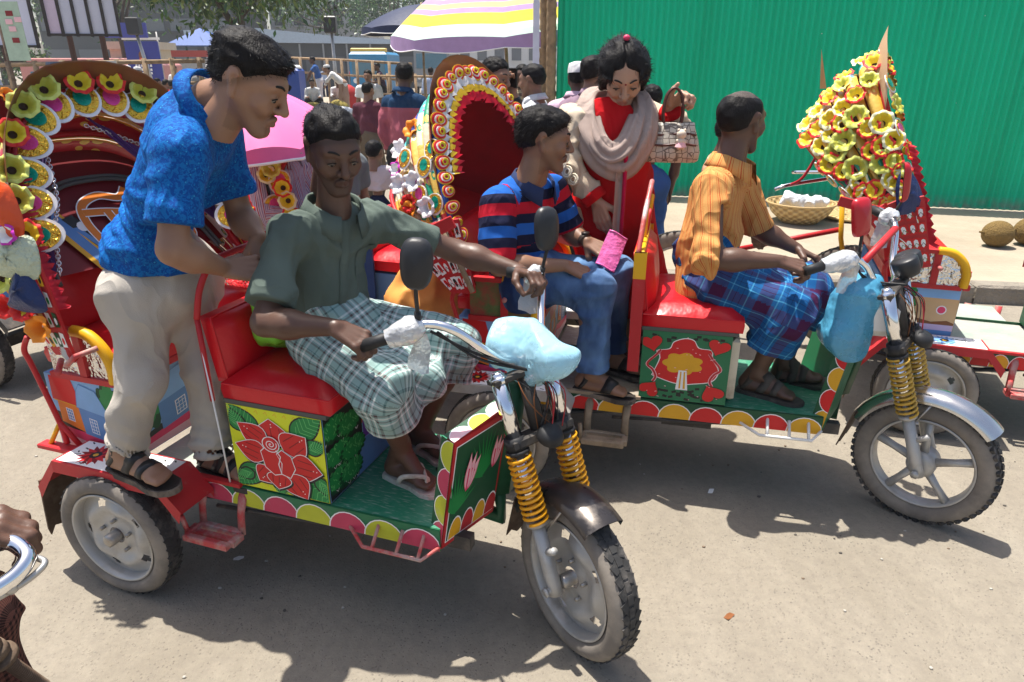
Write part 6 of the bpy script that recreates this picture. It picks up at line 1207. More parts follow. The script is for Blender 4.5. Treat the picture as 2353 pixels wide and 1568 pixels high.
# ---------------------------------------------------------------- green corrugated fence
def fence_mat():
    m, t, b = nodes_of("green_corrugated_sheet"); v = coords(t); c = mix(t, ramp(t, noise(t, coords(t, 'Object', (1, 1, .12)), 2.2, 5, .6), [(.3, 0.), (.75, 1.)]), (.001, .42, .215), (.002, .54, .30))
    c = mix(t, ramp(t, noise(t, v, 1.6, 6, .75), [(.66, 0.), (.80, .55)]), c, (.012, .15, .02)); c = mix(t, ramp(t, voro(t, v, 4.5), [(.018, 1.), (.03, 0.)]), c, (.55, .62, .58))
    g = t.nodes.new("ShaderNodeSeparateXYZ"); t.links.new(v, g.inputs[0]); c = mix(t, math_(t, 'MULTIPLY', ramp(t, g.outputs[2], [(.0, 1.), (.16, 0.)]), ramp(t, noise(t, v, 9, 4), [(.35, 0.), (.6, .9)])), c, (.25, .24, .20))
    t.links.new(c, b.inputs['Base Color']); b.inputs['Roughness'].default_value = .5; b.inputs['Specular IOR Level'].default_value = .15; bumpn(t, b, noise(t, v, 8, 3), .15, .02); return m
F0, F1 = A(.55, 9.07, HP), A(10.5, 6.50, HP); fd = unit(F1 - F0); fn = A(fd[1], -fd[0], 0); FT = thing("green_fence", "tall green corrugated metal fence behind the pavement", "fence", F0.tolist()); FM = fence_mat()
def sheet(n, L, w=.075, amp=.016, h=3.1):
    k = int(L / w) * 6; s_ = np.linspace(0, L, k + 1); return s_, amp * np.sin(s_ / w * 2 * math.pi)
for i in range(12):
    s_, o_ = sheet(i, .87); x0 = i * .825; off = .004 * (i % 2) + r_.uniform(0, .004); G = np.array([[fd * (x0 + a) + fn * (o_[j] + off) + A(0, 0, z) for z in (0.01, 1.6, 3.12 + .02 * (i % 3))] for j, a in enumerate(s_)]); m = MB(); m.grid(G[::-1]); m.build("fence_sheet", [FM], FT)
m = MB(); m.box(F0 - F0 + fd * 4.9 - fn * .06 + A(0, 0, 1.2), (9.9, .05, .06), np.stack([fd, -fn, A(0, 0, 1)], 1)); m.build("fence_rail", [WOODRAW], FT)
BAM = mat("old_bamboo", (.30, .20, .11), .7, var=.35, vs=12, dirt=(.12, .08, .05), dirts=7, bump=.3, bs=40)
def bamboo(label, a, b_, r0, cat="bamboo post", name="bamboo_post"):
    m = MB(); a, b_ = A(a), A(b_); n = max(3, int(np.linalg.norm(b_ - a) / .12)); P = [lerp(a, b_, t) for t in np.linspace(0, 1, n * 3 + 1)]; R = [r0 * (1.12 if i % 3 == 0 else 1) * (1 - .12 * i / (3 * n)) for i in range(3 * n + 1)]; m.tube(np.array(P) - a, R, 9); return m.build(name, [BAM], None, label, cat, loc=a)
bamboo("thick bamboo post at the left end of the green fence", (.485, 8.96, HP), (.46, 8.98, 3.4), .062); bamboo("darker timber post between bamboo post and the bluish steel post", (.40, 9.12, HP), (.38, 9.14, 3.3), .055)
m = MB(); m.box((0, 0, 1.6), (.075, .05, 3.2), bev=.008); m.build("steel_post", [mat("pale_lilac_steel", (.55, .56, .68), .4, dirt=(.4, .38, .36), dirts=5, dirta=.3)], None, "pale bluish steel post beside the striped umbrella", "post", loc=(.285, 8.85, HP))
# ---------------------------------------------------------------- striped umbrella over the stall
def umbrella(loc, R, H, rise, panels, mats, label, pole_r=.02, name="beach_umbrella", valance=.10, polemat=None, tilt=(0, 0), under=None, ring=None):
    T = thing(name, label, "umbrella", loc); T.rotation_euler = (tilt[0], tilt[1], 0); n = panels * 8; rings = np.linspace(.03, 1, 21)
    def pt(q, a, dz=0): k = (a / (2 * math.pi) * panels) % 1; sg = 4 * k * (1 - k); return A(R * q * (1 - .035 * sg * q) * math.cos(a), R * q * (1 - .035 * sg * q) * math.sin(a), H - rise * q ** 1.7 + .05 * sg * q * q * .6 - .0 + dz)
    aa = np.linspace(0, 2 * math.pi, n + 1); G = np.array([[pt(q, a) for a in aa] for q in rings]); m = MB(); rg = ring or (lambda i, j: i % len(mats)); m.grid(G[:, ::-1], mfun=rg); m.grid(G - A(0, 0, .006), m=len(mats)); m.build("canopy", mats + [under or mats[0]], T)
    if valance:
        V = np.array([[pt(1, a), pt(1.01, a) - A(0, 0, valance * (.65 + .5 * abs(math.sin(a * panels / 2))))] for a in aa]); m = MB(); m.grid(V, m=0); m.grid(V[:, ::-1] * A(.997, .997, 1), m=1); m.build("valance", [mats[-1], under or mats[0]], T); m = MB(); m.tube(V[:, 1], .007, 5, cap=False); m.build("hem", [FOILW], T)
    for k in range(panels):
        a = 2 * math.pi * k / panels; m = MB(); m.tube([pt(q, a, -.02) for q in np.linspace(.05, 1, 8)], .006, 5); m.tube([A(0, 0, H - rise * .95), pt(.55, a, -.03)], .005, 5); m.build("umbrella_rib", [STEEL], T)
    m = MB(); m.cyl((0, 0, 0), (0, 0, H + .03), pole_r, n=10); m.build("umbrella_pole", [polemat or WOODRAW], T); return T
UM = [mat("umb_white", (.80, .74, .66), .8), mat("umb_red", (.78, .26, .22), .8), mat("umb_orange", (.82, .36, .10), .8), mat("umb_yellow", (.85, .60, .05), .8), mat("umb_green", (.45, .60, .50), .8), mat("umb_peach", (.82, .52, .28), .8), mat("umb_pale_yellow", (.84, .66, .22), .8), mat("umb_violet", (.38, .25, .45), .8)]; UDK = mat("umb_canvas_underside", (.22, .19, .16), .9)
seq = [0, 1, 0, 1, 0, 1, 0, 6, 6, 0, 6, 2, 6, 7, 6, 7, 3, 3, 0, 4]
umbrella((.02, 10.8, HP), 1.62, 2.86, .84, 8, UM, "large rainbow striped umbrella shading the stall by the fence", .026, tilt=(.10, -.06), under=UDK, valance=.15, ring=lambda i, j: seq[i])
umbrella((-1.55, 13.0, 0), 1.05, 2.62, .40, 8, [mat("navy_umbrella", (.012, .02, .06), .6)], "dark navy umbrella half hidden behind the striped umbrella", .02)
# ---------------------------------------------------------------- things on the pavement
WICK = None
def wicker():
    m, t, b = nodes_of("bamboo_wicker"); u, v = uvn(t); w1 = math_(t, 'SINE', math_(t, 'MULTIPLY', u, 120.)); w2 = math_(t, 'SINE', math_(t, 'MULTIPLY', v, 90.)); h_ = math_(t, 'MULTIPLY', w1, w2); c = mix(t, ramp(t, math_(t, 'MULTIPLY_ADD', h_, .5, .5), [(.2, 0.), (.8, 1.)]), (.30, .19, .07), (.56, .40, .18)); t.links.new(c, b.inputs['Base Color']); b.inputs['Roughness'].default_value = .7; bumpn(t, b, h_, .8, .01); return m
WICK = wicker()
def basket(loc, r0, r1, h_, label, rz=0, tilt=0.):
    T = thing("wicker_basket", label, "basket", loc, rz); T.rotation_euler[0] = tilt; n = 40; P = []
    for z, r in ((.004, .01), (0, r0 * .9), (.02, r0), (h_ * .5, lerp(r0, r1, .62)), (h_, r1), (h_ + .012, r1 * .985), (h_, r1 * .95), (h_ * .4, lerp(r0, r1, .5) * .95), (.03, r0 * .85), (.03, .01)): P.append((float(r), z))
    a = np.linspace(0, 2 * math.pi, n + 1); G = np.array([[(r * math.cos(q), r * math.sin(q), z) for q in a] for r, z in P]); uv = np.array([[(q / 6.28, i * .1) for q in a] for i in range(len(P))]); m = MB(); m.grid(G[:, ::-1], uv=uv[:, ::-1]); m.build("basket_body", [WICK], T)
    m = MB(); m.tube(np.stack([r1 * np.cos(a), r1 * np.sin(a), np.full(n + 1, h_ + .006)], 1), .012, 7, cap=False); m.build("basket_rim", [WICK], T); return T
basket((3.02, 7.18, HP), .20, .34, .20, "deep round wicker basket on the pavement, filled with white plastic sheet")
def crumple(name, label, cat, prims, mt, seed, amp=.02, f_=9, h_=.012, loc=None):
    pr = [(A(a), A(b), ra, rb) for a, b, ra, rb in prims]; f = lambda P: prims_sdf(P, pr, .05) - amp * (1 - np.abs(noise3(P, f_, seed)) * 2.4)
    lo, hi = bounds(pr, .05); V, Q = surface(f, lo, hi, h_); c = A(V[:, 0].mean(), V[:, 1].mean(), V[:, 2].min()); return link(name, fast_mesh(name, V - c, Q, mt), None, label, cat, loc=c)
FILM = mat("white_plastic_film", (.72, .73, .75), .3, var=.08, bump=.8, bs=18, bd=.02, tr=.1)
crumple("plastic_sheet", "crumpled white plastic sheet heaped inside the deep wicker basket", "plastic sheet", [((2.85, 7.18, .33), (3.2, 7.2, .31), .06, .07), ((2.9, 7.1, .36), (2.86, 7.2, .40), .04, .03), ((3.1, 7.1, .34), (3.22, 7.12, .33), .07, .05)], FILM, 5, .025, 11)
basket((3.62, 7.42, HP), .22, .33, .06, "flat empty wicker tray lying beside the deep basket", 0, .12)
crumple("plastic_bag", "small clear white plastic bag standing against the fence beside the driver's shoulder", "plastic bag", [((2.74, 7.95, .2), (2.76, 7.95, .36), .07, .03)], FILM, 8, .02, 12)
JK = mat("jackfruit_skin", (.19, .12, .035), .85, var=.4, vs=30, bump=1., bs=70, bd=.02)
for x, y, r, lab in ((4.40, 6.12, .125, "round brown jackfruit on the pavement, clear of the frame edge"), (4.74, 6.18, .135, "round brown jackfruit cut by the right edge of the picture")):
    m = MB(); m.ell((0, 0, r * .92), (r * 1.06, r, r * .95), n=28); m.tube([(-r * 1.0, 0, r), (-r * 1.3, .02, r * 1.05)], [.016, .008], 6); m.build("jackfruit", [JK], None, lab, "jackfruit", "jackfruits by the fence", loc=(x, y, HP))
# ---------------------------------------------------------------- trees
LEAFM = [mat("leaf_dark", (.024, .066, .012), .45, var=.3, spec=.5), mat("leaf_mid", (.05, .125, .018), .42, var=.3, spec=.5), mat("leaf_light", (.12, .17, .035), .45, var=.25), mat("leaf_yellow", (.45, .33, .03), .5)]; BARK = mat("tree_bark", (.07, .055, .04), .9, var=.4, bump=.6, bs=20, bd=.03)
def tree(label, base, h, cz, cr, n, leaf, seed, clumps=16, droop=.0, mix_=(5, 4, 1, 0), name="tree", lean=(0, 0), squash=.75):
    r = np.random.RandomState(seed); T = thing(name, label, "tree", base); m = MB(); top = A(lean[0], lean[1], cz * .8)
    m.tube(spline([(0, 0, 0), (lean[0] * .3 + .05 * h * .1, lean[1] * .3, cz * .35), top], 6), np.linspace(.035 * h * .6 + .05, .06, 13), 8)
    C = r.normal(0, 1, (clumps, 3)); C /= np.linalg.norm(C, axis=1)[:, None]; C *= (r.uniform(.35, 1, (clumps, 1)) ** .5) * cr * A(.85, .85, squash * .85); C += A(lean[0], lean[1], cz)
    for c in C[:9]: m.tube(spline([lerp((0, 0, cz * .3), top, r.uniform(.3, 1)), lerp(top, c, .5) + r.normal(0, .1 * cr, 3), c], 4), np.linspace(.05 + .006 * h, .015, 9), 5)
    m.build("trunk", [BARK], T)
    k = r.randint(0, clumps, n); d = r.normal(0, 1, (n, 3)); d /= np.linalg.norm(d, axis=1)[:, None]; P = C[k] + d * (r.uniform(.2, 1, (n, 1)) ** .6) * cr * r.uniform(.28, .42, (clumps, 1))[k]
    D = r.normal(0, 1, (n, 3)) + A(0, 0, -droop); D /= np.linalg.norm(D, axis=1)[:, None]; W = np.cross(D, r.normal(0, 1, (n, 3))); W /= np.linalg.norm(W, axis=1)[:, None]; L = leaf * r.uniform(.7, 1.3, (n, 1)); N = np.cross(D, W)
    V = np.stack([P, P + D * L * .45 + W * L * .17 + N * L * .04, P + D * L, P + D * L * .45 - W * L * .17 + N * L * .04], 1).reshape(-1, 3); mi = r.choice(4, n, p=np.array(mix_) / sum(mix_))
    link("crown", fast_mesh("crown", V, np.arange(4 * n).reshape(-1, 4), LEAFM, mi=mi), T); return T
tree("broad leaved tree overhanging the street behind the man in blue, leaves hanging down", (-6.9, 19.2, 0), 6.5, 4.45, 2.9, 9500, .21, 3, 40, 1.2, (4, 4, 3, .12), squash=.62)
tree("feathery tree standing behind the grey hall", (-15.5, 66, 0), 12, 8.0, 6.5, 5200, .42, 5, 26, .3); tree("round dark tree behind the hall roof near the umbrella", (-10.0, 62, 0), 11, 6.2, 4.6, 4200, .36, 6, 22, .2); tree("tall loose tree in front of the pale building", (-22, 42, 0), 10, 6.4, 4.0, 4200, .34, 7, 20, .3); tree("low green tree below the tilted hoardings", (-27, 38, 0), 5.5, 3.0, 2.7, 3000, .28, 8, 18, .2); tree("low bushy tree at the far left behind the railings", (-33.5, 40, 0), 5.0, 2.8, 2.9, 3000, .28, 9, 18, .2); tree("slim bare limbed tree beside the dark sign box", (-16.2, 31, 0), 6.0, 5.2, 1.5, 500, .22, 10, 8, .2); tree("young leafy tree between the hoardings and the banner", (-22.5, 33, 0), 4.6, 2.4, 2.0, 2400, .24, 11, 14, .2); tree("tall dense tree at the left behind the hoardings", (-40, 58, 0), 14, 8.5, 6.5, 3600, .42, 13, 22, .2)
# ---------------------------------------------------------------- buildings and street furniture far behind
HZ = lambda n, c, **k: mat(n, c, .8, **k)
def building(label, x0, x1, y0, y1, h_, wm, rows, cols, ww=.55, wh=.5, glass=None, z0=1.2, name="building"):
    T = thing(name, label, "building", ((x0 + x1) / 2, y0, 0)); W = x1 - x0; m = MB(); m.box((0, (y1 - y0) / 2, h_ / 2), (W, y1 - y0, h_)); m.build("wall", [wm], T); m = MB(); m.box((0, (y1 - y0) / 2, h_ + .15), (W + .4, y1 - y0 + .4, .3)); m.build("roof_slab", [wm], T)
    cw, rh = W / cols, (h_ - z0) / rows; fm = MB(); fm.box((0, 0, 0), (cw * ww, .12, rh * wh)); fme = fm.mesh("window", [glass or HZ("dark_window", (.04, .05, .06))]); sm = MB(); sm.box((0, -.05, -rh * wh * .55), (cw * ww * 1.15, .3, .12)); sme = sm.mesh("window_sill", [wm])
    for i in range(rows):
        for j in range(cols): o = link("window", fme, T, loc=(-W / 2 + cw * (j + .5), -.03, z0 + rh * (i + .5))); link("window_sill", sme, o)
    return T
building("dark grey block with horizontal storey bands behind the hoardings", -44, -26, 70, 80, 17, HZ("dark_grey_render", (.075, .085, .09)), 6, 6, .8, .4, HZ("greyish_window", (.16, .18, .19))); building("pale concrete building rising behind the trees", -25, -15, 78, 88, 18, HZ("pale_concrete", (.42, .42, .42)), 5, 5, .5, .45); building("long pale building at the far right behind the umbrella", -9, 16, 120, 130, 6, HZ("pale_wall", (.5, .5, .5)), 1, 9); building("cream kiosk with small dark window beside the blue banner", -17.3, -15.6, 32, 34, 2.3, HZ("cream_kiosk", (.48, .42, .32)), 1, 2, .5, .35)
T = thing("market_hall", "long low grey hall with pale blue metal roof across the background", "hall", (-15.5, 58, 0)); m = MB(); m.box((0, 3, 1.7), (18, 6, 3.4)); m.build("wall", [HZ("dark_hall_wall", (.06, .065, .07))], T); m = MB(); m.prism([(-9.6, 3.35), (9.6, 3.15), (9.6, 3.3), (2, 3.75), (-4, 4.3), (-9.6, 4.15)], (0, -.6, 0), (1, 0, 0), (0, 0, 1), -8); m.build("roof", [mat("pale_blue_roof", (.42, .50, .58), .5)], T)
for i in range(10): m = MB(); m.box((-8.2 + i * 1.82, -.35, 1.6), (.12, .12, 3.2)); m.build("hall_column", [HZ("grey_column", (.28, .29, .3))], T)
for i in range(9): m = MB(); m.box((-7.3 + i * 1.82, -.05, 1.5), (1.2, .08, 1.6)); m.build("shutter", [HZ("grey_shutter", (.10, .11, .12))], T)
T = thing("market_tent", "blue peaked market tent with a red fascia kiosk under it", "tent", (-18.6, 44, 0)); m = MB(); V = [(-2.0, 0, 2.75), (2.0, 0, 2.75), (2.0, 3, 2.75), (-2.0, 3, 2.75), (-.3, 1.5, 3.75)]; m.add(V, [(0, 1, 4), (1, 2, 4), (2, 3, 4), (3, 0, 4)], smooth=False); m.build("tent_roof", [mat("blue_tarpaulin", (.03, .09, .30), .6)], T)
for x in (-1.9, 1.9):
    for y in (.1, 2.9): m = MB(); m.cyl((x, y, 0), (x, y, 2.75), .06, n=6); m.build("tent_pole", [HZ("green_pole", (.03, .10, .06))], T)
m = MB(); m.box((-.6, .6, 1.0), (1.4, .8, 2.0)); m.build("kiosk_counter", [HZ("white_kiosk", (.5, .48, .46))], T); m = MB(); m.box((-.6, .1, 2.3), (2.2, .2, .35)); m.build("kiosk_fascia", [HZ("red_fascia", (.5, .07, .05))], T); m = MB(); m.box((1.2, .5, 1.4), (.9, .1, 1.1)); m.build("notice_board", [HZ("pink_board", (.5, .25, .25))], T)
T = thing("blue_banner", "tall royal blue advertising banner with blurred white lettering on a frame", "banner", (-14.9, 30, 0)); m = MB(); m.box((0, 0, 1.55), (1.35, .06, 2.0)); m.build("banner_sheet", [mat("royal_blue_sheet", (.025, .035, .26), .5)], T)
for x in (-.66, .66): m = MB(); m.cyl((x, .05, 0), (x, .05, 2.9), .035, n=6); m.build("banner_post", [STEEL], T)
m = MB(); m.box((0, .03, 2.65), (1.5, .06, .09)); m.build("banner_crossbar", [FOILW], T)
q = Paint((-.6, -.031, .6), (1, 0, 0), (0, 0, 1), .004); k_ = random.Random(2)
for z in (1.0, .85, .72): 
    for j in range(6): q.poly([(.22 + j * .12, z), (.31 + j * .12, z), (.30 + j * .12, z + .09), (.23 + j * .12, z + .08)], FOILW)
q.poly([(.6 + x, 1.42 + y) for x, y in egg(.13, .17, 14)], BROWNP); q.poly([(.45, 1.22), (.75, 1.22), (.7, 1.34), (.5, 1.34)], REDFLAT); q.done("banner_print", T)
m = MB(); m.box((-.5, -.06, 2.95), (1.7, .1, .55)); m.build("header_sign", [mat("violet_blue_sign", (.05, .06, .30), .5)], T)
def hoarding(label, o, ex, w, h_, z0, cols, rows, base_posts, pan=((.66, .66, .78), (.72, .58, .72))):
    T = thing("hoarding", label, "hoarding", o); a = math.atan2(ex[1], ex[0]); T.rotation_euler[2] = a
    for i in range(cols):
        for j in range(rows): m = MB(); m.box(((i + .5) * w / cols, 0, z0 + (j + .5) * h_ / rows), (w / cols - .05, .03, h_ / rows - .05)); m.build("hoarding_panel", [mat("hoarding_white", pan[0], .6, var=.05) if (i + j * 2) % 5 else mat("hoarding_pink", pan[1], .6, var=.1)], T)
    for i in range(cols + 1): m = MB(); m.box((i * w / cols, -.04, z0 + h_ / 2), (.07, .06, h_ + .1)); m.build("frame_bar", [mat("black_frame_steel", (.03, .022, .02), .6)], T)
    for j in range(rows + 1): m = MB(); m.box((w / 2, -.045, z0 + j * h_ / rows), (w + .08, .05, .06)); m.build("frame_bar", [mat("black_frame_steel", (.03, .022, .02), .6)], T)
    for x in base_posts: m = MB(); m.cyl((x, .06, 0), (x, .06, z0 + h_), .075, n=8); m.build("hoarding_post", [mat("rusty_brown_post", (.08, .035, .025), .7)], T)
    return T
hoarding("large white and pink hoarding panels at the top left corner", (-16.4, 19.6, 0), (1, .06), 3.85, 4.2, 2.12, 3, 3, (.4, 2.9)); hoarding("tilted row of tall white hoarding panels left of the tree", (-12.45, 20.2, 0), (1, .25), 1.75, 4.0, 2.42, 5, 3, (.45, 1.25))
T = thing("street_poster", "narrow pale green poster printed with small red boxes hung before the hoarding", "poster", (-10.62, 16, 0)); m = MB(); m.box((0, 0, 2.32), (.46, .02, 1.15)); m.build("poster_sheet", [mat("pale_green_print", (.40, .52, .40), .6, var=.25, vs=7)], T); m = MB(); m.cyl((-.28, .03, 0), (-.28, .03, 2.9), .03, n=6); m.build("poster_post", [RUST], T); q = Paint((-.2, -.011, 1.8), (1, 0, 0), (0, 0, 1), .003)
for x, z in ((.14, .82), (.15, .30), (.10, .66), (.14, .52), (.30, .7)): q.poly([(x, z), (x + .15, z), (x + .15, z + .10), (x, z + .10)], DKRED if z in (.82, .30) else PALEPINK)
q.done("poster_print", T)
def railing(label, P, zt, zs, posts, r=.055):
    T = thing("bamboo_railing", label, "railing", (P[0][0], P[0][1], 0)); o = A(P[0][0], P[0][1], 0)
    for z in zs: m = MB(); m.tube([A(x, y, z + dz) - o for x, y, dz in P], r, 7); m.build("railing_bar", [BAM], T)
    for t in posts: q = lerp(P[0], P[-1], t); m = MB(); m.cyl(A(q[0], q[1], 0) - o, A(q[0], q[1], zt + q[2]) - o, r * 1.2, n=7); m.build("railing_post", [BAM], T)
    return T
railing("bamboo railing with two bars along the left background", [(-14.5, 19, -.03), (-11, 19, .05), (-7.9, 19.0, .10)], 1.75, (1.66, 1.12), np.linspace(.02, .98, 10)); railing("thin bamboo railing beyond the street market", [(-8.3, 27, .2), (-5.6, 25, .1), (-3.0, 22, -.03)], 1.75, (1.72, 1.25), np.linspace(.03, .97, 9), .04); railing("bamboo lattice barrier under the striped umbrella", [(-3.0, 15.5, 0), (-1.7, 14.2, 0), (-.2, 13.2, 0)], 1.5, (1.45, 1.1, .75), np.linspace(0, 1, 14), .022)
m = MB(); G = np.array([[(-11.95 + 1.35 * x, 18.93 - .10 * math.sin(x * 9), 1.74 - z * (.62 + .10 * math.sin(x * 5))) for x in np.linspace(0, 1, 14)] for z in np.linspace(0, 1, 6)]); G[..., 1] += nrs.normal(0, .03, G.shape[:2]); m.grid(G - A(-11.3, 18.93, 1.1)); m.build("tarpaulin", [mat("slate_blue_tarpaulin", (.07, .09, .14), .35, var=.3, bump=.6, bs=6, bd=.05)], None, "slate blue tarpaulin hanging over the bamboo railing", "tarpaulin", loc=(-11.3, 18.93, 1.1))
m = MB(); G = np.array([[(-10.62 + .5 * x, 18.93, 1.76 - z * .55) for x in np.linspace(0, 1, 5)] for z in np.linspace(0, 1, 4)]); m.grid(G - A(-10.4, 18.93, 1.5)); m.build("pale_cloth", [mat("grey_white_cloth", (.5, .49, .47), .8)], None, "pale grey cloth hanging beside the slate tarpaulin", "cloth", loc=(-10.4, 18.93, 1.5))
def signbox(label, x, y, h_, lean=0.):
    T = thing("lamp_pole", label, "pole", (x, y, 0)); m = MB(); m.cyl((0, 0, 0), (lean, 0, h_), .09, .06, 8); m.build("pole", [STEEL], T); m = MB(); m.box((lean, -.1, h_ + .3), (.48, .3, .62), bev=.04); m.build("dark_box", [BLACKP], T)
signbox("grey pole carrying a black box in front of the hall", -7.2, 30, 2.85); signbox("leaning grey pole carrying a black box above the blue banner", -14.1, 29, 2.75, -.4)
def truck(label, x, y, col, w=1.85, h_=2.3, name="truck", cat="truck", yellow=True, L=4.):
    T = thing(name, label, cat, (x, y, 0)); c = mat("truck_" + label[:9].replace(' ', '_'), col, .4); m = MB(); m.box((0, L / 2, h_ * .5 + .2), (w, L, h_ * .8), bev=.12); m.build("body", [c], T); m = MB(); m.box((0, -.01, h_ * .66), (w * .86, .05, h_ * .30), bev=.02); m.build("windscreen", [mat("truck_glass", (.10, .20, .26), .1)], T)
    m = MB(); m.box((0, .4, h_ * .92 + .22), (w * .92, .5, .2), bev=.04); m.build("roof_panel", [mat("truck_roof_yellow", (.66, .45, .08), .5) if yellow else c], T); m = MB(); m.box((0, -.05, .55), (w, .12, .25)); m.build("bumper", [STEEL], T)
    for s_ in (-1, 1): m = MB(); m.cyl((s_ * w * .42, .5, .4), (s_ * w * .42 + s_ * .12, .5, .4), .4, n=14); m.build("wheel", [RUBBER], T); m = MB(); m.ell((s_ * w * .36, -.03, .95), (.12, .04, .12), n=10); m.build("headlight", [FOILW], T)
    return T
truck("blue pickup truck with yellow roof behind the market", -7.0, 36, (.03, .22, .42)); truck("grey and red bus half hidden behind the blue truck", -5.0, 46, (.25, .26, .27), 2.2, 2.9, "bus", "bus", False, 8); truck("pale red bus roof showing behind the left railing", -17.2, 30, (.50, .22, .2), 5.6, 1.75, "bus", "bus", False, 2.2)
def blob(name, label, cat, loc, r, mt, seed=1, group=None): m = MB(); n = nrs.uniform(.9, 1.1, 3); m.ell((0, 0, r[2] * .9), A(r) * n, n=16); return m.build(name, [mt], None, label, cat, group, loc=loc)
for i, (x, y, rx) in enumerate(((-5.7, 20.7, .42), (-5.1, 21.3, .30), (-5.4, 22.6, .32))): blob("jackfruit_heap", ("long olive jackfruit lying at the island edge", "rounder olive jackfruit beside the white sack", "olive jackfruit behind the squatting man")[i], "jackfruit", (x, y, .26), (rx, .26, .22), mat("olive_jackfruit", (.22, .17, .03), .85, var=.3, bump=.8, bs=30), group=None)
blob("white_sack", "slumped white sack on the island's near edge", "sack", (-4.95, 20.75, .26), (.42, .26, .16), FILM); blob("white_sack", "small white sack lying beside the long jackfruit", "sack", (-6.05, 20.6, .26), (.25, .2, .1), FILM)
T = thing("blue_barrel", "tall blue plastic box with a white lid on the island", "barrel", (-7.0, 23, .26)); m = MB(); m.box((0, 0, .65), (.85, .7, 1.3), bev=.06); m.build("barrel_body", [mat("blue_plastic", (.03, .08, .36), .4)], T); m = MB(); m.lathe([(.01, 1.42), (.36, 1.40), (.42, 1.34), (.42, 1.30)], (0, 0, 0), (0, 0, 1), 20); m.build("barrel_lid", [FOILW], T)
blob("red_sack", "red sack standing behind the squatting man", "sack", (-5.3, 23.6, .26), (.3, .3, .45), mat("red_sackcloth", (.45, .03, .03), .8))
# ---------------------------------------------------------------- sky dome with thin cloud is the world; light haze far off
hz = bpy.data.materials.new("haze_air"); hz.use_nodes = True; t = hz.node_tree; t.nodes.clear(); pv = t.nodes.new("ShaderNodeVolumePrincipled"); pv.inputs['Color'].default_value = (.93, .95, 1, 1); pv.inputs['Density'].default_value = .0011; ou = t.nodes.new("ShaderNodeOutputMaterial"); t.links.new(pv.outputs[0], ou.inputs['Volume'])
HAZE = hz
# ================================================================ the people in and around the rickshaws
def JV(k, **q): return {n: Vw(k, p) for n, p in q.items()}
SANDK = mat("black_sandal_leather", (.016, .015, .015), .4, var=.3); SANDW = mat("white_flipflop", (.62, .60, .54), .6, dirt=(.3, .26, .2), dirts=9); SANDB = mat("brown_grey_sandal", (.07, .06, .05), .6, var=.3); SOLE = mat("sandal_sole", (.05, .045, .04), .7, dirt=(.25, .2, .16), dirts=9)
def floral(name, a, b_, c_):
    m, t, b = nodes_of(name); v = coords(t); w = noise(t, v, 105, 4, .6, .8); w2 = voro(t, v, 75)
    c = mix(t, ramp(t, w, [(.46, 0.), (.54, 1.)]), a, b_); c = mix(t, ramp(t, math_(t, 'ADD', w2, math_(t, 'MULTIPLY', w, .35)), [(.28, 1.), (.36, 0.)]), c, c_); fin(name, t, b, c, .75); return m
# ---- nearest driver
P = Person("person in a grey green shirt driving the nearest rickshaw, looking down, checked lungi", JV('1', pel=(.20, .25, .88), chest=(.255, .25, 1.15), neck=(.28, .25, 1.25), head=(.31, .235, 1.43), shR=(.205, .12, 1.20), shL=(.335, .385, 1.195), elR=(.225, -.045, 1.0), wrR=(.43, -.02, 1.003), elL=(.545, .52, 1.09), wrL=(.765, .515, 1.045), hpR=(.235, .17, .865), hpL=(.26, .34, .865), knR=(.50, .09, .775), knL=(.585, .43, .80), anR=(.485, .19, .52), anL=(.455, .385, .48)), 'dark', .93, loc=Vw('1', (.20, .25, .80)))
P.body(); P.head_(Vd('1', (.75, -.64, -.42)), stub=.35, hair='short', seed=3, scale=.95)
P.hand('R', Vd('1', (.85, .15, -.42)), Vd('1', (.45, -.35, .8)), curl=(.75, 1.15, .8), th=(.8, .8)); P.hand('L', Vd('1', (.6, -.35, .05)), Vd('1', (.2, .1, .95)), curl=(.8, 1.1, .7), th=(.7, .8))
P.foot('R', Vw('1', (.605, .16, .425)), sandal=SANDW, style='thong', sole=SANDW); P.foot('L', Vw('1', (.575, .335, .425)), sandal=SANDW, style='thong', sole=SANDW)
SH1 = cloth_mat("grey_green_cotton", (.105, .135, .115))
T = P.torso(.80, length=.04, sh=.84); s1, c1 = P.sleeve('R', .80, .052, .066); s2, c2 = P.sleeve('L', .74, .052, .064)
f = P.cloth("shirt", T + s1 + s2, SH1, [c1, c2], wr=.009, wf=8, anis=(1, 1, .45), k=.045, fold=[(P.J['shR'], unit(P.J['chest'] - P.J['shR']), .006, 150, .10), (P.J['shL'], unit(P.J['chest'] - P.J['shL']), .006, 150, .10)])
P.collar(SH1, r=.064, h=.030, drop=.052, open_=.35)
up = unit(P.J['chest'] - P.J['pel']); m = MB(); pts = [P.on(f, lerp(P.J['pel'], P.J['neck'], q), P.fr) + P.fr * .003 for q in np.linspace(.05, .98, 14)]; lat = unit(P.J['shR'] - P.J['shL']); m.grid(np.stack([np.array(pts) - lat * .014, np.array(pts) + P.fr * .003 - lat * .012, np.array(pts) + P.fr * .003 + lat * .012, np.array(pts) + lat * .014], 1)); P.kid("button_placket", m, SH1)
m = MB(); G = [[P.on(f, lerp(P.J['pel'], P.J['neck'], q) - lat * x, P.fr) + P.fr * .004 for x in np.linspace(.045, .13, 6)] for q in np.linspace(.52, .74, 6)]; m.grid(np.array(G)); P.kid("chest_pocket", m, SH1)
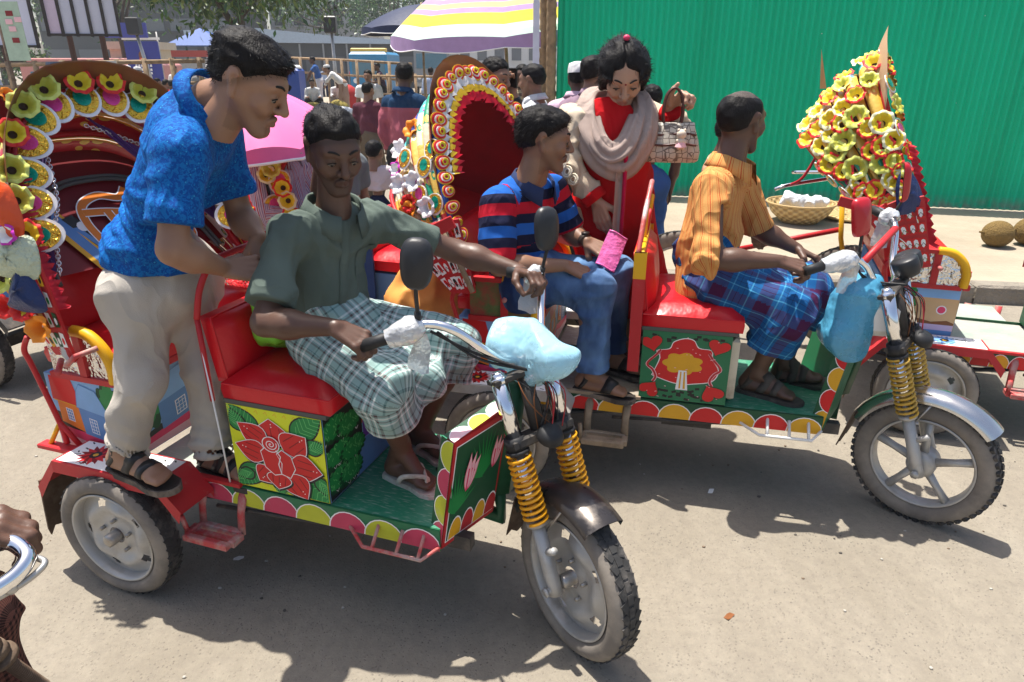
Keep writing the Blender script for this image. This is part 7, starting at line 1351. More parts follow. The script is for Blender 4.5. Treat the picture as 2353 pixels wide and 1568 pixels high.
LUN1 = checks("pale_green_check_cloth", (.27, .40, .38), [(.0, .010, (.10, .07, .07)), (.016, .022, (.75, .76, .74)), (.028, .034, (.10, .07, .07)), (.040, .046, (.72, .75, .73)), (.052, .058, (.10, .08, .08)), (.075, .080, (.08, .16, .16))], .105, [(.0, .007, (.10, .07, .07)), (.012, .018, (.75, .76, .74)), (.024, .030, (.10, .07, .07)), (.036, .042, (.7, .74, .72)), (.07, .075, (.06, .15, .15))], .095)
J = P.J
def lungi(P, mt, hemR, hemL, r0=.105, r1=.10, sag=.05, wr=.010, seed=4, gap=True):
    J = P.J; up = A(0, 0, 1); mk = lerp(J['knR'], J['knL'], .5); mh = lerp(J['hpR'], J['hpL'], .5)
    pr = [(J['hpR'], J['knR'], r0, r1 * .93), (J['hpL'], J['knL'], r0, r1 * .93), (J['knR'], A(hemR), r1 * .93, r1 * 1.02), (J['knL'], A(hemL), r1 * .93, r1 * .98), (mh, mk - up * sag, .09, .07), (mh, P.J['pel'] + up * .06, .125, .125)]
    cuts = [(A(hemR), unit(A(hemR) - J['knR'])), (A(hemL), unit(A(hemL) - J['knL']))]
    return P.cloth("lungi", pr, mt, cuts, wr=wr, wf=8, anis=(1, 1, .8), k=.05, seed=seed, holes=[(A(hemR) - (A(hemR) - J['knR']) * .1, A(hemR) + (A(hemR) - J['knR']) * .5, r1 * .84), (A(hemL) - (A(hemL) - J['knL']) * .1, A(hemL) + (A(hemL) - J['knL']) * .5, r1 * .8)])
lungi(P, LUN1, Vw('1', (.495, .135, .665)), Vw('1', (.555, .42, .69)), .092, .078)
DRIVER1 = P.done()
# ---- man in the blue shirt
P = Person("person in a blue patterned shirt and pale trousers bending forward on the nearest rickshaw", JV('1', pel=(-.245, .07, 1.075), chest=(-.045, .075, 1.46), neck=(.045, .08, 1.56), head=(.175, .085, 1.605), shR=(.055, -.075, 1.445), shL=(-.055, .195, 1.455), elR=(.06, -.15, 1.215), wrR=(.08, -.005, 1.13), elL=(-.03, .22, 1.215), wrL=(.07, .165, 1.175), hpR=(-.24, -.02, 1.03), hpL=(-.23, .155, 1.03), knR=(-.225, -.09, .775), knL=(-.15, .10, .745), anR=(-.315, -.125, .535), anL=(-.145, .06, .475)), 'warm', .97, loc=Vw('1', (-.24, .05, .47)))
P.body(); P.head_(Vd('1', (.84, .22, -.48)), stub=.25, hair='fade', seed=8, scale=.98)
P.hand('R', Vd('1', (.75, .62, -.12)), Vd('1', (.35, -.65, .55)), curl=(.9, 1.2, .8), th=(.9, .9)); P.hand('L', Vd('1', (.4, -.3, -.8)), Vd('1', (.6, -.5, .4)), curl=(.5, .7, .5))
P.foot('R', Vw('1', (-.135, -.15, .478)), sandal=SANDK, style='cross', sole=SOLE); P.foot('L', Vw('1', (.02, .035, .405)), sandal=SANDK, style='cross', sole=SOLE)
BLU1 = floral("blue_leaf_print_cotton", (.004, .065, .30), (.006, .14, .44), (.03, .30, .54))
T = P.torso(.95, length=-.03, sh=1.); s1, c1 = P.sleeve('R', .74, .066, .072); s2, c2 = P.sleeve('L', .7, .062, .068); b = lerp(P.J['pel'], P.J['chest'], .30) + P.fr * .045; T.append((b, b + A(0, 0, .06), .115, .115))
bt = P.J['pel'] + A(0, 0, .02); T.append((bt, bt + A(0, 0, .03), .145, .145, P.fr, .95))
f = P.cloth("shirt", T + s1 + s2, BLU1, [c1, c2, (P.J['pel'] + A(0, 0, .035), unit(Vd('1', (-.12, 0, -1))))], wr=.006, wf=8, anis=(.8, .8, 1.2), k=.05, h=.0062, holes=[(P.J['pel'] - A(0, 0, .1), P.J['pel'] + A(0, 0, .01), .14)], fold=[(lerp(P.J['pel'], P.J['chest'], .25) - P.fr * .1, unit(P.J['chest'] - P.J['pel']), .006, 150, .15)])
P.collar(BLU1, r=.066, h=.024, drop=.036, open_=.45, lift=.006)
TROU = cloth_mat("pale_stone_twill", (.47, .43, .375), .06)
L, cuts = P.legs((.092, .061, .060), 1.07); P.cloth("trousers", L, TROU, cuts, wr=.008, wf=7, anis=(1, 1, .6), k=.045, seed=11, holes=[(c - d * .03, c + d * .1, .058) for c, d in cuts], fold=[(P.J['anR'], unit(P.J['anR'] - P.J['knR']), .006, 130, .12), (P.J['anL'], unit(P.J['anL'] - P.J['knL']), .006, 130, .12)])
P.done()
# ---- passenger in the striped polo shirt
P = Person("person in a red and blue striped polo shirt and jeans seated in the second rickshaw", JV('2', pel=(-.53, .15, .845), chest=(-.515, .145, 1.10), neck=(-.475, .135, 1.215), head=(-.425, .115, 1.385), shR=(-.585, -.015, 1.155), shL=(-.42, .295, 1.17), elR=(-.555, -.085, .94), wrR=(-.315, .02, .93), elL=(-.345, .32, .99), wrL=(-.265, .24, .975), hpR=(-.49, .06, .825), hpL=(-.46, .225, .825), knR=(-.20, .045, .835), knL=(-.135, .235, .85), anR=(-.195, .02, .485), anL=(-.14, .245, .485)), 'mid', .95, loc=Vw('2', (-.53, .15, .80)))
P.body(); P.head_(Vd('2', (.93, .24, -.12)), stub=.25, hair='full', seed=15, scale=.97)
P.hand('R', Vd('2', (.9, .1, -.35)), Vd('2', (.3, -.35, .9)), curl=(.4, .5, .35), th=(.25, .3)); P.hand('L', Vd('2', (.8, -.25, -.3)), Vd('2', (.2, -.6, .75)), curl=(.7, .9, .6), th=(.7, .7))
P.foot('R', Vw('2', (-.05, -.01, .415)), sandal=SANDK, style='slide', sole=SOLE); P.foot('L', Vw('2', (.0, .195, .425)), sandal=SANDK, style='slide', sole=SOLE)
NV, RD, BL = (.012, .014, .04), (.50, .012, .03), (.02, .12, .46)
POLO = stripes("striped_polo_knit", NV, [(.0, .045, RD), (.085, .128, BL)], .165, 1)
T = P.torso(1.0, .0, length=.0); s1, c1 = P.sleeve('R', .92, .066, .072); s2, c2 = P.sleeve('L', .9, .064, .070)
f = P.cloth("polo_shirt", T + s1 + s2, POLO, [c1, c2], wr=.0065, wf=8, anis=(1, 1, .5), k=.04, holes=[(c1[0] - c1[1] * .01, c1[0] + c1[1] * .06, .052)])
P.collar(cloth_mat("navy_polo_collar", (.03, .045, .11)), r=.068, h=.032, drop=.05, open_=.42)
m = MB(); lat = unit(P.J['shR'] - P.J['shL']); G = [[P.on(f, lerp(P.J['pel'], P.J['neck'], q) - lat * x, P.fr) + P.fr * .004 for x in np.linspace(.06, .10, 4)] for q in np.linspace(.60, .72, 4)]; m.grid(np.array(G)); P.kid("chest_emblem", m, mat("cream_emblem", (.62, .55, .38), .8, var=.5, vs=60))
def denim():
    m, t, b = nodes_of("worn_blue_denim"); v = coords(t); u, w = uvn(t); fade = ramp(t, noise(t, coords(t, 'Object', (1, 1, .5)), 7, 4), [(.40, 0.), (.68, 1.)])
    fin("d", t, b, mix(t, fade, (.018, .045, .14), (.13, .24, .42)), .85, .35); return m
L, cuts = P.legs((.092, .072, .066), .96); P.cloth("jeans", L, denim(), cuts, wr=.008, wf=9, anis=(1, 1, .9), k=.04, seed=21, fold=[(P.J['anR'], unit(P.J['anR'] - P.J['knR']), .006, 150, .1), (P.J['knR'], unit(P.J['knR'] - P.J['hpR']), .004, 140, .1)])
m = MB(); e1, e2, d = frame_of(P.J['wrL'] - P.J['elL']); a = np.linspace(0, 2 * math.pi, 17)[:-1]; c = lerp(P.J['wrL'], P.J['elL'], .1); m.grid(np.array([[c + d * x + (math.cos(q) * e1 + math.sin(q) * e2) * .031 for x in (-.010, .010)] for q in a]), closeu=True); m.cyl(c + A(0, 0, .028), c + A(0, 0, .036), .017, n=14); P.kid("wristwatch", m, mat("dark_leather", (.03, .02, .016), .4))
PASS = P.done()
m = MB(); R = basis(unit(Vd('2', (.35, -.8, .5))), (0, 0, 1), -.5); c = Vw('2', (-.155, .185, .955)); G = np.array([[c + R @ A(x * .042, y * .075, .007 * math.sin(x * 2.5 + y * 3) + .006 * (1 - x * x)) for x in np.linspace(-1, 1, 6)] for y in np.linspace(-1, 1, 8)]); m.grid(G); m.grid(G[:, ::-1] - R[:, 2] * .008); m.tube(G[0], .004, 5); m.tube(G[-1], .004, 5)
tag(m.build("tissue_packet", [mat("pink_packet_film", (.80, .16, .42), .22, var=.35, vs=30, bump=.7, bs=40, bd=.01)]), "pink plastic packet held by the passenger in the striped polo shirt", "packet")
# ---- woman in red
P = Person("person in a red dress and beige scarf bending beside the second rickshaw, holding a handbag", JV('2', pel=(-.20, .60, .98), chest=(-.215, .56, 1.36), neck=(-.205, .54, 1.475), head=(-.175, .50, 1.615), shR=(-.385, .475, 1.43), shL=(-.075, .70, 1.44), elR=(-.375, .40, 1.265), wrR=(-.245, .385, 1.115), elL=(.06, .70, 1.36), wrL=(.015, .61, 1.485), hpR=(-.26, .56, .95), hpL=(-.12, .64, .95), knR=(-.21, .50, .70), knL=(-.09, .60, .70), anR=(-.135, .53, .46), anL=(-.07, .62, .46)), 'fair', .97, loc=Vw('2', (-.18, .58, .40)))
P.body(); P.head_(Vd('2', (.16, -.78, -.62)), fem=True, hair='bun', seed=27, scale=1.04)
P.hand('R', Vd('2', (.30, -.05, -.95)), Vd('2', (-.3, -.9, -.1)), curl=(.35, .5, .4), th=(.3, .3)); P.hand('L', Vd('2', (.72, -.25, .55)), Vd('2', (-.3, .55, .6)), curl=(1.0, 1.2, .9), th=(-.3, -.2))
P.foot('R', Vw('2', (-.06, .47, .415)), sandal=SANDB, style='slide', sole=SOLE); P.foot('L', Vw('2', (.02, .57, .415)), sandal=SANDB, style='slide', sole=SOLE)
REDD = cloth_mat("red_dress_cotton", (.52, .008, .012), .08); BEIG = cloth_mat("beige_embroidered_cotton", (.58, .48, .36), .1)
T = P.torso(1.12, length=-.02, sh=.95); J = P.J; b = lerp(J['pel'], J['chest'], .78) + P.fr * .07; lat = unit(J['shR'] - J['shL']); T += [(b + lat * .055, b + lat * .06, .07, .07), (b - lat * .055, b - lat * .06, .07, .07)]
hem = lerp(J['anR'], J['anL'], .5) + A(0, 0, .10); T += [(J['pel'], hem + A(0, 0, .10), .185, .20, P.fr, .80), (J['pel'] + A(0, 0, .2), J['pel'], .15, .185, P.fr, .85)]
P.cloth("dress", T, REDD, [(hem + A(0, 0, .02), A(0, 0, -1))], wr=.008, wf=6, anis=(1, 1, .35), k=.05, seed=31)
for sd_ in 'RL':
    s1, c1 = P.sleeve(sd_, 1.80 if sd_ == 'R' else 1.80, .080, .072); P.cloth("dress_sleeve", s1, BEIG, [c1], wr=.009, wf=11, anis=(.8, .8, 1.3), k=.03, seed=33)
    e = lerp(J['el' + sd_], J['wr' + sd_], .76); e2 = lerp(J['el' + sd_], J['wr' + sd_], .98); P.cloth("dress_cuff", [(e, e2, .054, .046)], REDD, [(e2, unit(e2 - e)), (e, unit(e - e2))], wr=.005, wf=12, k=.02, seed=35)
m = MB()
for i in range(9):       # embroidered rings down the near sleeve
    q = i / 8; c = lerp(J['shR'], J['elR'], q * 1.0) if q < .7 else lerp(J['elR'], J['wrR'], (q - .7) * 1.6); n_ = unit(Vd('2', (-.35, -.9, .25))); c = c + n_ * .083; R = basis(n_); a = np.linspace(0, 2 * math.pi, 15)
    for rr_ in (.022, .013): m.tube(c + (np.cos(a)[:, None] * R[:, 0] + np.sin(a)[:, None] * R[:, 1]) * rr_, .0045, 6, cap=False)
P.kid("sleeve_embroidery", m, mat("cream_thread", (.70, .62, .48), .8, bump=.5, bs=200))
L, cuts = P.legs((.10, .085, .082), .93); P.cloth("salwar", L[:4] + [(J['hpR'], Vw('2', (-.40, .46, 1.0)), .09, .08)], cloth_mat("beige_salwar", (.50, .40, .27), .12), cuts, wr=.010, wf=9, anis=(1, 1, .5), seed=37)
SCF = cloth_mat("taupe_scarf", (.40, .31, .27), .12)
def scarf(P, loop, r, mt, name, seed=0, end=None):
    pts = spline([A(p) for p in loop], 7); n = len(pts); m = MB(); G = []; rr = np.random.RandomState(seed); ph = rr.uniform(0, 6, 3)
    T_ = np.gradient(pts, axis=0); sp = unit(np.cross(T_[0], (0, 0, 1)))
    for i in range(n):
        d = unit(T_[i]); sp = unit(sp - d * (sp @ d)); q = np.cross(d, sp); a = np.linspace(0, 2 * math.pi, 25); R = r[0] + (r[1] - r[0]) * math.sin(math.pi * i / (n - 1)); R = R * (1 + .20 * np.sin(6 * a + ph[0] + i * .06) + .10 * np.sin(11 * a + ph[1] - i * .05)); G.append(pts[i] + (np.cos(a) * R)[:, None] * sp * 1.0 + (np.sin(a) * R * .75)[:, None] * q)
    m.grid(np.array(G)); P.kid(name, m, mt)
nk = J['neck']; v2 = lambda x, y, z: nk + Vd('2', (x, y, z))
scarf(P, [v2(-.03, .08, .05), v2(-.10, .03, .045), v2(-.115, -.06, -.01), v2(-.085, -.13, -.10), v2(-.01, -.16, -.19), v2(.06, -.14, -.20), v2(.12, -.09, -.10), v2(.125, -.01, -.0), v2(.08, .06, .05), v2(-.03, .08, .05)], (.042, .060), SCF, "scarf", 1); scarf(P, [v2(-.075, -.10, -.03), v2(-.05, -.155, -.11), v2(.01, -.17, -.16), v2(.07, -.15, -.12), v2(.10, -.08, -.02)], (.03, .045), SCF, "scarf_fold", 2)
m = MB(); G = []
for i, z in enumerate(np.linspace(-.16, -.80, 18)): G.append([v2(.035 + .045 * x + .004 * z, -.175 + .012 * math.sin(x * 7 + z * 4) - .012 * (z < -.4), z) for x in np.linspace(0, 1, 9)])
G = np.array(G); m.grid(G, mfun=lambda i, j: 1 if (j > 4 or i > 15) else 0); m.grid(G[:, ::-1] + Vd('2', (0, .006, 0)), m=0); P.kid("scarf_end", m, [SCF, cloth_mat("crimson_scarf_border", (.50, .01, .06))])
m = MB(); hf, hc, hs = P.HR; m.ell(hc + hf @ (A(0, -.05, .128) * hs), (.014, .012, .012), n=10); P.kid("hair_clip", m, PINKP)
m = MB(); m.ell(hc + hf @ (A(0, .0955, .030) * hs), (.0042,) * 3, n=8); P.kid("forehead_dot", m, DKRED)
WOM = P.done()
# handbag
T = thing("handbag", "patterned cream handbag with brown handles hanging from the woman's raised hand", "handbag", Vw('2', (.035, .545, 1.27)), math.radians(-13.5 + 6))
def hexmat():
    m, t, b = nodes_of("cream_hexagon_print"); v = coords(t, 'Object', (1, 1, 1)); e = voro(t, v, 38, 'DISTANCE_TO_EDGE', 0, .35); c = mix(t, ramp(t, e, [(.045, 1.), (.07, 0.)]), (.55, .50, .41), (.16, .13, .10)); t.links.new(c, b.inputs['Base Color']); b.inputs['Roughness'].default_value = .45; bumpn(t, b, noise(t, v, 30, 2), .4, .006); return m
HX = hexmat(); BRL = mat("brown_bag_leather", (.09, .03, .022), .4, var=.2)
m = MB(); G = []
for z, w, d in ((0, .108, .045), (.008, .118, .058), (.04, .122, .062), (.09, .112, .05), (.13, .098, .036), (.158, .092, .028), (.16, .088, .022)):
    a = np.linspace(0, 2 * math.pi, 49)[:-1]; p = .5; G.append(np.stack([np.sign(np.cos(a)) * np.abs(np.cos(a)) ** p * w, np.sign(np.sin(a)) * np.abs(np.sin(a)) ** p * d * (1 + .10 * np.cos(12 * a)), np.full(48, z)], 1))
G = np.array(G); m.grid(np.concatenate([G, G[:, :1]], 1)[::-1]); m.add(G[0], [tuple(range(48))]); m.add(G[-1] - A(0, 0, .01), [tuple(range(48))[::-1]], 1); m.build("bag_body", [HX, BRL], T)
for yy in (-.022, .022): tube_part(T, "bag_handle", spline([(-.035, yy, .15), (-.04, yy, .20), (-.03, yy * .8, .265), (.0, yy * .6, .295), (.03, yy * .8, .265), (.04, yy, .20), (.035, yy, .15)], 6), .0055, BRL, 8)
for z in (.075, .115): tube_part(T, "bag_strap", [(x, -.062 - .004 * math.sin(x * 60) + .02 * (z > .1), z + .004 * math.sin(x * 40)) for x in np.linspace(-.10, .10, 24)], .005, BRL, 6)
m = MB(); m.lathe([(.012, -.002), (.014, 0), (.012, .002)], (-.085, -.055, .12), (0, 1, 0), 14); m.build("bag_ring", [GOLD], T)
m = MB(); R_ = [(0, 0, .118, .020), (-.012, -.002, .135, .006), (.012, -.002, .135, .006), (0, -.002, .09, .017), (-.014, -.004, .092, .008), (.014, -.004, .088, .008), (-.008, -.004, .066, .009), (.008, -.004, .066, .009)]
for x, y, z, r_ in R_: m.ell((x + .035, y - .078, z), (r_,) * 3, n=10)
m.build("teddy_charm", [mat("cream_toy_plush", (.72, .62, .50), .8)], T); m = MB(); m.lathe([(.014, .01), (.024, -.014)], (.035, -.08, .082), (0, 0, 1), 12); m.build("charm_skirt", [PALEPINK], T)
# ---- second driver
P = Person("person in an orange striped shirt driving the second rickshaw, seen from behind, blue lungi", JV('2', pel=(.215, .23, .875), chest=(.235, .235, 1.17), neck=(.27, .24, 1.29), head=(.29, .25, 1.455), shR=(.20, .07, 1.23), shL=(.315, .395, 1.235), elR=(.225, -.045, 1.005), wrR=(.455, -.015, 1.005), elL=(.42, .45, 1.02), wrL=(.58, .42, .95), hpR=(.25, .15, .865), hpL=(.29, .31, .865), knR=(.535, .10, .775), knL=(.645, .36, .80), anR=(.46, .145, .50), anL=(.585, .305, .49)), 'dark', .95, loc=Vw('2', (.215, .23, .80)))
P.body(); P.head_(Vd('2', (.62, .76, -.05)), hair='bald', seed=41, scale=.97, stub=.2, hmat=HAIR)
P.hand('R', Vd('2', (.92, .05, -.2)), Vd('2', (.25, -.35, .9)), curl=(.8, 1.2, .8), th=(.8, .8)); P.hand('L', Vd('2', (.8, -.2, -.3)), Vd('2', (.2, .2, .95)), curl=(.6, .8, .5))
P.foot('R', Vw('2', (.60, .09, .425)), sandal=SANDB, style='cross', sole=SOLE); P.foot('L', Vw('2', (.73, .27, .44)), Vd('2', (-.25, 0, 1)), sandal=SANDB, style='cross', sole=SOLE)
ORS = stripes("orange_striped_cotton", (.62, .31, .10), [(.0, .0028, (.50, .07, .02)), (.0075, .009, (.50, .10, .02)), (.024, .026, (.60, .20, .05))], .031, 0)
T = P.torso(.92, length=.03, sh=.92); s1, c1 = P.sleeve('R', 1.06, .062, .080); s2, c2 = P.sleeve('L', .98, .060, .070); P.cloth("shirt", T + s1 + s2, ORS, [c1, c2], wr=.008, wf=8, anis=(1, 1, .5), k=.045, seed=43, fold=[(P.J['elR'], unit(P.J['elR'] - P.J['shR']), .008, 110, .13)])
P.collar(ORS, r=.066, h=.038, drop=.055, open_=.4)
LUN2 = checks("blue_maroon_check_cloth", (.012, .10, .28), [(.0, .05, (.07, .012, .05)), (.060, .064, (.10, .40, .62)), (.085, .087, (.02, .01, .04)), (.105, .107, (.02, .01, .04)), (.125, .129, (.10, .40, .62))], .16, [(.0, .055, (.06, .014, .06)), (.07, .075, (.08, .34, .55)), (.092, .094, (.015, .01, .04)), (.115, .117, (.015, .01, .04)), (.135, .14, (.08, .36, .58))], .17)
lungi(P, LUN2, Vw('2', (.475, .125, .63)), Vw('2', (.595, .32, .66)), .100, .092, .04, .011, 6)
DRIVER2 = P.done()
# ---- blue carrier bags on the handlebars
def plastic_bag(name, label, prims, mt, seed, k=.03, amp=.012, f_=18, loc=None, extra=None):
    pr = [(A(a), A(b), ra, rb) for a, b, ra, rb in prims]
    def f(P): n = noise3(P * A(1, 1, .7).astype(np.float32), f_, seed); return prims_sdf(P, pr, k) - amp * (1 - np.abs(n) * 2.6) - amp * .5 * noise3(P, f_ * 2.3, seed + 2)
    lo, hi = bounds(pr, .03); V, Q = surface(f, lo, hi, .0058); c = V.mean(0); o = link(name, fast_mesh(name, V - c, Q, mt), None, label, "plastic bag", loc=c); return o
v1 = lambda *p: Vw('1', p)
plastic_bag("carrier_bag", "pale blue plastic bag tied over the headlamp of the nearest rickshaw", [(v1(.82, .25, .90), v1(.98, .18, .91), .062, .06), (v1(.84, .27, .94), v1(.95, .2, .945), .035, .035), (v1(.86, .24, .865), v1(.92, .22, .85), .045, .04)], BAGBLUE, 3, .035, .015, 8)
v3 = lambda *p: Vw('2', p)
plastic_bag("carrier_bag", "bulging blue plastic bag hanging from the second rickshaw's handlebar", [(v3(.755, .085, .90), v3(.755, .075, .87), .045, .07), (v3(.755, .08, .86), v3(.725, .06, .725), .065, .092), (v3(.74, .07, .70), v3(.755, .06, .665), .075, .055), (v3(.79, .085, .925), v3(.81, .09, .925), .024, .022)], mat("mid_blue_plastic_bag", (.10, .40, .62), .28, var=.12, vs=10, bump=.5, bs=8, bd=.04, tr=.28), 5, .03, .013, 9)
plastic_bag("green_bag", "bright green plastic bag hanging from the far hand of the man in the blue shirt", [(v1(.10, .17, 1.12), v1(.09, .19, 1.02), .018, .05), (v1(.09, .19, 1.02), v1(.07, .20, .90), .07, .085)], mat("lime_green_plastic", (.22, .62, .05), .3, var=.1, bump=.6, bs=9, bd=.03, tr=.1), 7, .03, .010, 15)
# ================================================================ the crowd
def crowd(label, at, yaw, h_, top_m, low_m, skin='mid', lod=1, arms='down', lean=0., lower='trousers', hair='short', seed=1, look=None, cap=None, sleeve=.6, squat=False, fat=1., group=None, hmat=None, child=False, collar=False, stub=.2, nod=-.1):
    k = h_ / 1.70; yw = math.radians(yaw); f = A(math.cos(yw), math.sin(yw), 0); rt = A(f[1], -f[0], 0); up = A(0, 0, 1); o = A(at)
    hipz = .88 * k if not squat else .30 * k; ud = unit(up + f * math.tan(lean)); pel = o + up * (hipz + .04 * k) - f * (.05 if squat else 0); ch = pel + ud * .36 * k; nk = pel + ud * .49 * k; hd = nk + unit(ud * .8 + up * .4) * .135 * k + f * .03 * k
    w = .17 * k * fat; J = dict(pel=pel, chest=ch, neck=nk, head=hd)
    for s_, q in (('R', 1), ('L', -1)):
        sh = ch + rt * q * w + ud * .05 * k; J['sh' + s_] = sh; d = -up
        if arms == 'down' or (arms == 'phone' and s_ == 'L') or (arms == 'phoneL' and s_ == 'R'): el = sh - ud * .0 - up * .26 * k + rt * q * .05 * k - f * .03; wr = el - up * .22 * k + f * .07 * k
        elif arms in ('phone', 'phoneL'): el = sh - up * .23 * k + f * .14 * k + rt * q * .04; wr = hd + rt * q * .105 * k + f * .05 * k - up * .09 * k
        elif arms == 'front': el = sh - up * .22 * k + f * .08 * k + rt * q * .05; wr = el + f * .2 * k - rt * q * .08 * k + up * .02
        else: el = sh - up * .18 * k + f * .18 * k; wr = el - up * .22 * k + f * .10 * k
        J['el' + s_], J['wr' + s_] = el, wr; hp = pel + rt * q * .085 * k - up * .03 * k; J['hp' + s_] = hp
        if squat: kn = hp + f * .30 * k + up * .12 * k + rt * q * .10; an = o + f * .12 * k + up * .07 + rt * q * .09
        else: kn = lerp(hp, o, .48) + f * .03 * k + rt * q * .07 * k * (1 if not child else 1); an = o + rt * q * .075 * k + up * .07 * k
        J['kn' + s_], J['an' + s_] = kn, an
    P = Person(label, J, skin, .95 * k if not child else 1.0 * k, lod, group, loc=o); P.body(); lk = f if look is None else A(math.cos(math.radians(look)), math.sin(math.radians(look)), 0)
    P.head_(lk + up * nod, hair=hair, seed=seed, scale=(.95 * k if not child else 1.12 * k), hmat=hmat, stub=stub)
    for s_ in 'RL':
        fd_ = unit(J['wr' + s_] - J['el' + s_]); N = rt * (1 if s_ == 'R' else -1)
        if lod < 2: P.hand(s_, fd_ if not (arms == 'phoneL' and s_ == 'L') else unit(up - f * .1), N if abs(N @ fd_) < .9 else f, curl=(.35, .45, .35) if not (arms == 'phoneL' and s_ == 'L') else (.7, .9, .6))
        P.foot(s_, J['an' + s_] + f * .14 * k - up * .05 * k, sandal=None)
    T = P.torso(fat, length=.05 if lower != 'robe' else .0); S1 = []; C = []
    for s_ in 'RL': a, c = P.sleeve(s_, sleeve, .066, .072 if sleeve < 1 else .058); S1 += a; C.append(c)
    if lower == 'robe': T += [(pel, lerp(o, pel, .25), .17 * k, .20 * k)]
    ff = P.cloth("shirt", T + S1, top_m, C + ([] if lower == 'robe' else [(pel - ud * .13 * k, -ud)]), wr=.009, wf=8, k=.045, seed=seed)
    if collar: P.collar(top_m, r=.074, h=.036, drop=.045, open_=.4, lift=.014)
    if lower == 'trousers' or lower == 'robe': L, c2 = P.legs((.10, .082, .075) if not squat else (.10, .085, .07), .96); P.cloth("trousers", L, low_m, c2, wr=.008, k=.04, seed=seed + 3)
    else: b = lerp(pel, o, .80); P.cloth("lungi", [(pel, lerp(pel, b, .5), .145 * k, .16 * k), (lerp(pel, b, .5), b, .16 * k, .17 * k)], low_m, [(b, -up)], wr=.014, wf=9, anis=(1, 1, .25), k=.05, seed=seed + 3)
    if cap: hf, hc, hs = P.HR; m = MB(); a = np.linspace(0, 2 * math.pi, 25); m.grid(np.array([[hc + hf @ (A(x * r * math.cos(q), -.02 + y * r * math.sin(q), z) * hs) for q in a] for r, z, x, y in ((1, .045, .086, .108), (1, .085, .084, .106), (.9, .118, .084, .106), (.5, .132, .08, .1), (.02, .134, .08, .1))])); P.kid("cap", m, cap)
    P.k = k; return P
CW = cloth_mat("white_cotton", (.66, .66, .66)); CPB = cloth_mat("pale_blue_cotton", (.38, .46, .62)); CPK = cloth_mat("pale_pink_cotton", (.60, .42, .52)); CNV = cloth_mat("navy_cotton", (.02, .025, .055)); CGR = cloth_mat("grey_cotton", (.22, .22, .22)); CBR = cloth_mat("brown_trouser", (.13, .10, .07)); CBK = cloth_mat("black_trouser", (.02, .02, .022)); CRD = cloth_mat("red_cotton", (.5, .02, .02)); COR = cloth_mat("orange_cotton", (.62, .24, .02)); CBL = cloth_mat("blue_cotton", (.05, .12, .32)); CMR = cloth_mat("maroon_plaid", (.10, .03, .045), .5)
def yoke():
    m, t, b = nodes_of("pink_shirt_navy_yoke"); u, v = uvn(t); cc = t.nodes.new("ShaderNodeTexCoord"); sp = t.nodes.new("ShaderNodeSeparateXYZ"); t.links.new(cc.outputs['Object'], sp.inputs[0]); fin("y", t, b, ramp(t, math_(t, 'MULTIPLY', sp.outputs[2], .5), [(.0, (.36, .10, .13)), (.655, (.015, .045, .10))], 'CONSTANT')); return m
P = crowd("person seen from behind in a pink shirt with navy shoulders, walking in the street", (-.94, 6.3, 0), 60, 1.72, yoke(), CBK, 'dark', 1, seed=51, sleeve=1.6, collar=True, hair='short', fat=1.02, look=95); P.done()
P = crowd("person in a pale blue shirt talking on a black phone beyond the brown hood visor", (-.125, 4.75, .0), -40, 1.74, CPB, CNV, 'warm', 0, 'phoneL', seed=52, sleeve=1.35, collar=True, fat=1.08, look=-35, nod=-.25); P.kid("mobile_phone", (lambda m, q: (m.box(q, (.066, .012, .125), basis(unit((.9, .4, 0)), (.1, 0, 1))[:, [1, 2, 0]] if False else np.stack([unit((.75, -.65, 0)), unit((.65, .75, 0)), A(0, 0, 1)], 1), bev=.004), m)[1])(MB(), P.J['wrL'] + A(.0, -.01, .085)), BLACKP); P.kid("wristwatch", (lambda m: (m.tube([lerp(P.J['wrL'], P.J['elL'], .10), lerp(P.J['wrL'], P.J['elL'], .22)], .034, 12), m)[1])(MB()), BLACKP); P.done()
CHK = stripes("grey_printed_cotton", (.50, .52, .53), [(.0, .006, (.10, .11, .13)), (.012, .016, (.12, .13, .15))], .06, 1)
def printed():
    m, t, b = nodes_of("pale_grey_printed_cotton"); v = coords(t); d = voro(t, v, 26, 'F1', 0, .3); fin("p", t, b, mix(t, ramp(t, d, [(.10, 1.), (.13, 0.)]), (.52, .54, .56), (.10, .11, .13))); return m
P = crowd("person in a pale grey printed shirt turned towards the man with the phone", (.17, 5.3, .0), 160, 1.70, printed(), CBR, 'mid', 1, seed=53, sleeve=1.2, collar=True, look=150, fat=1.05); P.done()
P = crowd("person in a white skullcap and pale pink shirt by the end of the green fence", (.46, 5.15, HP), 75, 1.58, CPK, CW, 'dark', 1, seed=54, sleeve=1.7, cap=CW, collar=True, look=80, fat=1.05); P.done()
P = crowd("dark haired person with a checked collar directly behind the woman's shoulder", (.53, 4.75, HP), 80, 1.62, cloth_mat("plum_check", (.25, .17, .22), .4), CBK, 'mid', 1, seed=55, collar=True, look=40, hair='full'); P.done()
P = crowd("person in a navy shirt mostly hidden to the right of the woman in red", (.92, 4.75, HP), 100, 1.45, CNV, CBL, 'dark', 1, seed=56, look=100); P.done()
P = crowd("person under the striped umbrella, only thick black hair showing above the hood visor", (-.50, 6.4, 0), 100, 1.74, cloth_mat("olive_cotton", (.14, .13, .05)), CBK, 'mid', 1, seed=57, hair='full', look=100); P.done()
P = crowd("person in a brown and cream striped shirt standing in the umbrella's shade", (.10, 7.3, HP), -95, 1.58, stripes("brown_cream_stripe", (.42, .34, .20), [(.0, .03, (.12, .08, .06))], .06, 1), CBR, 'dark', 1, seed=58, collar=True); P.done()
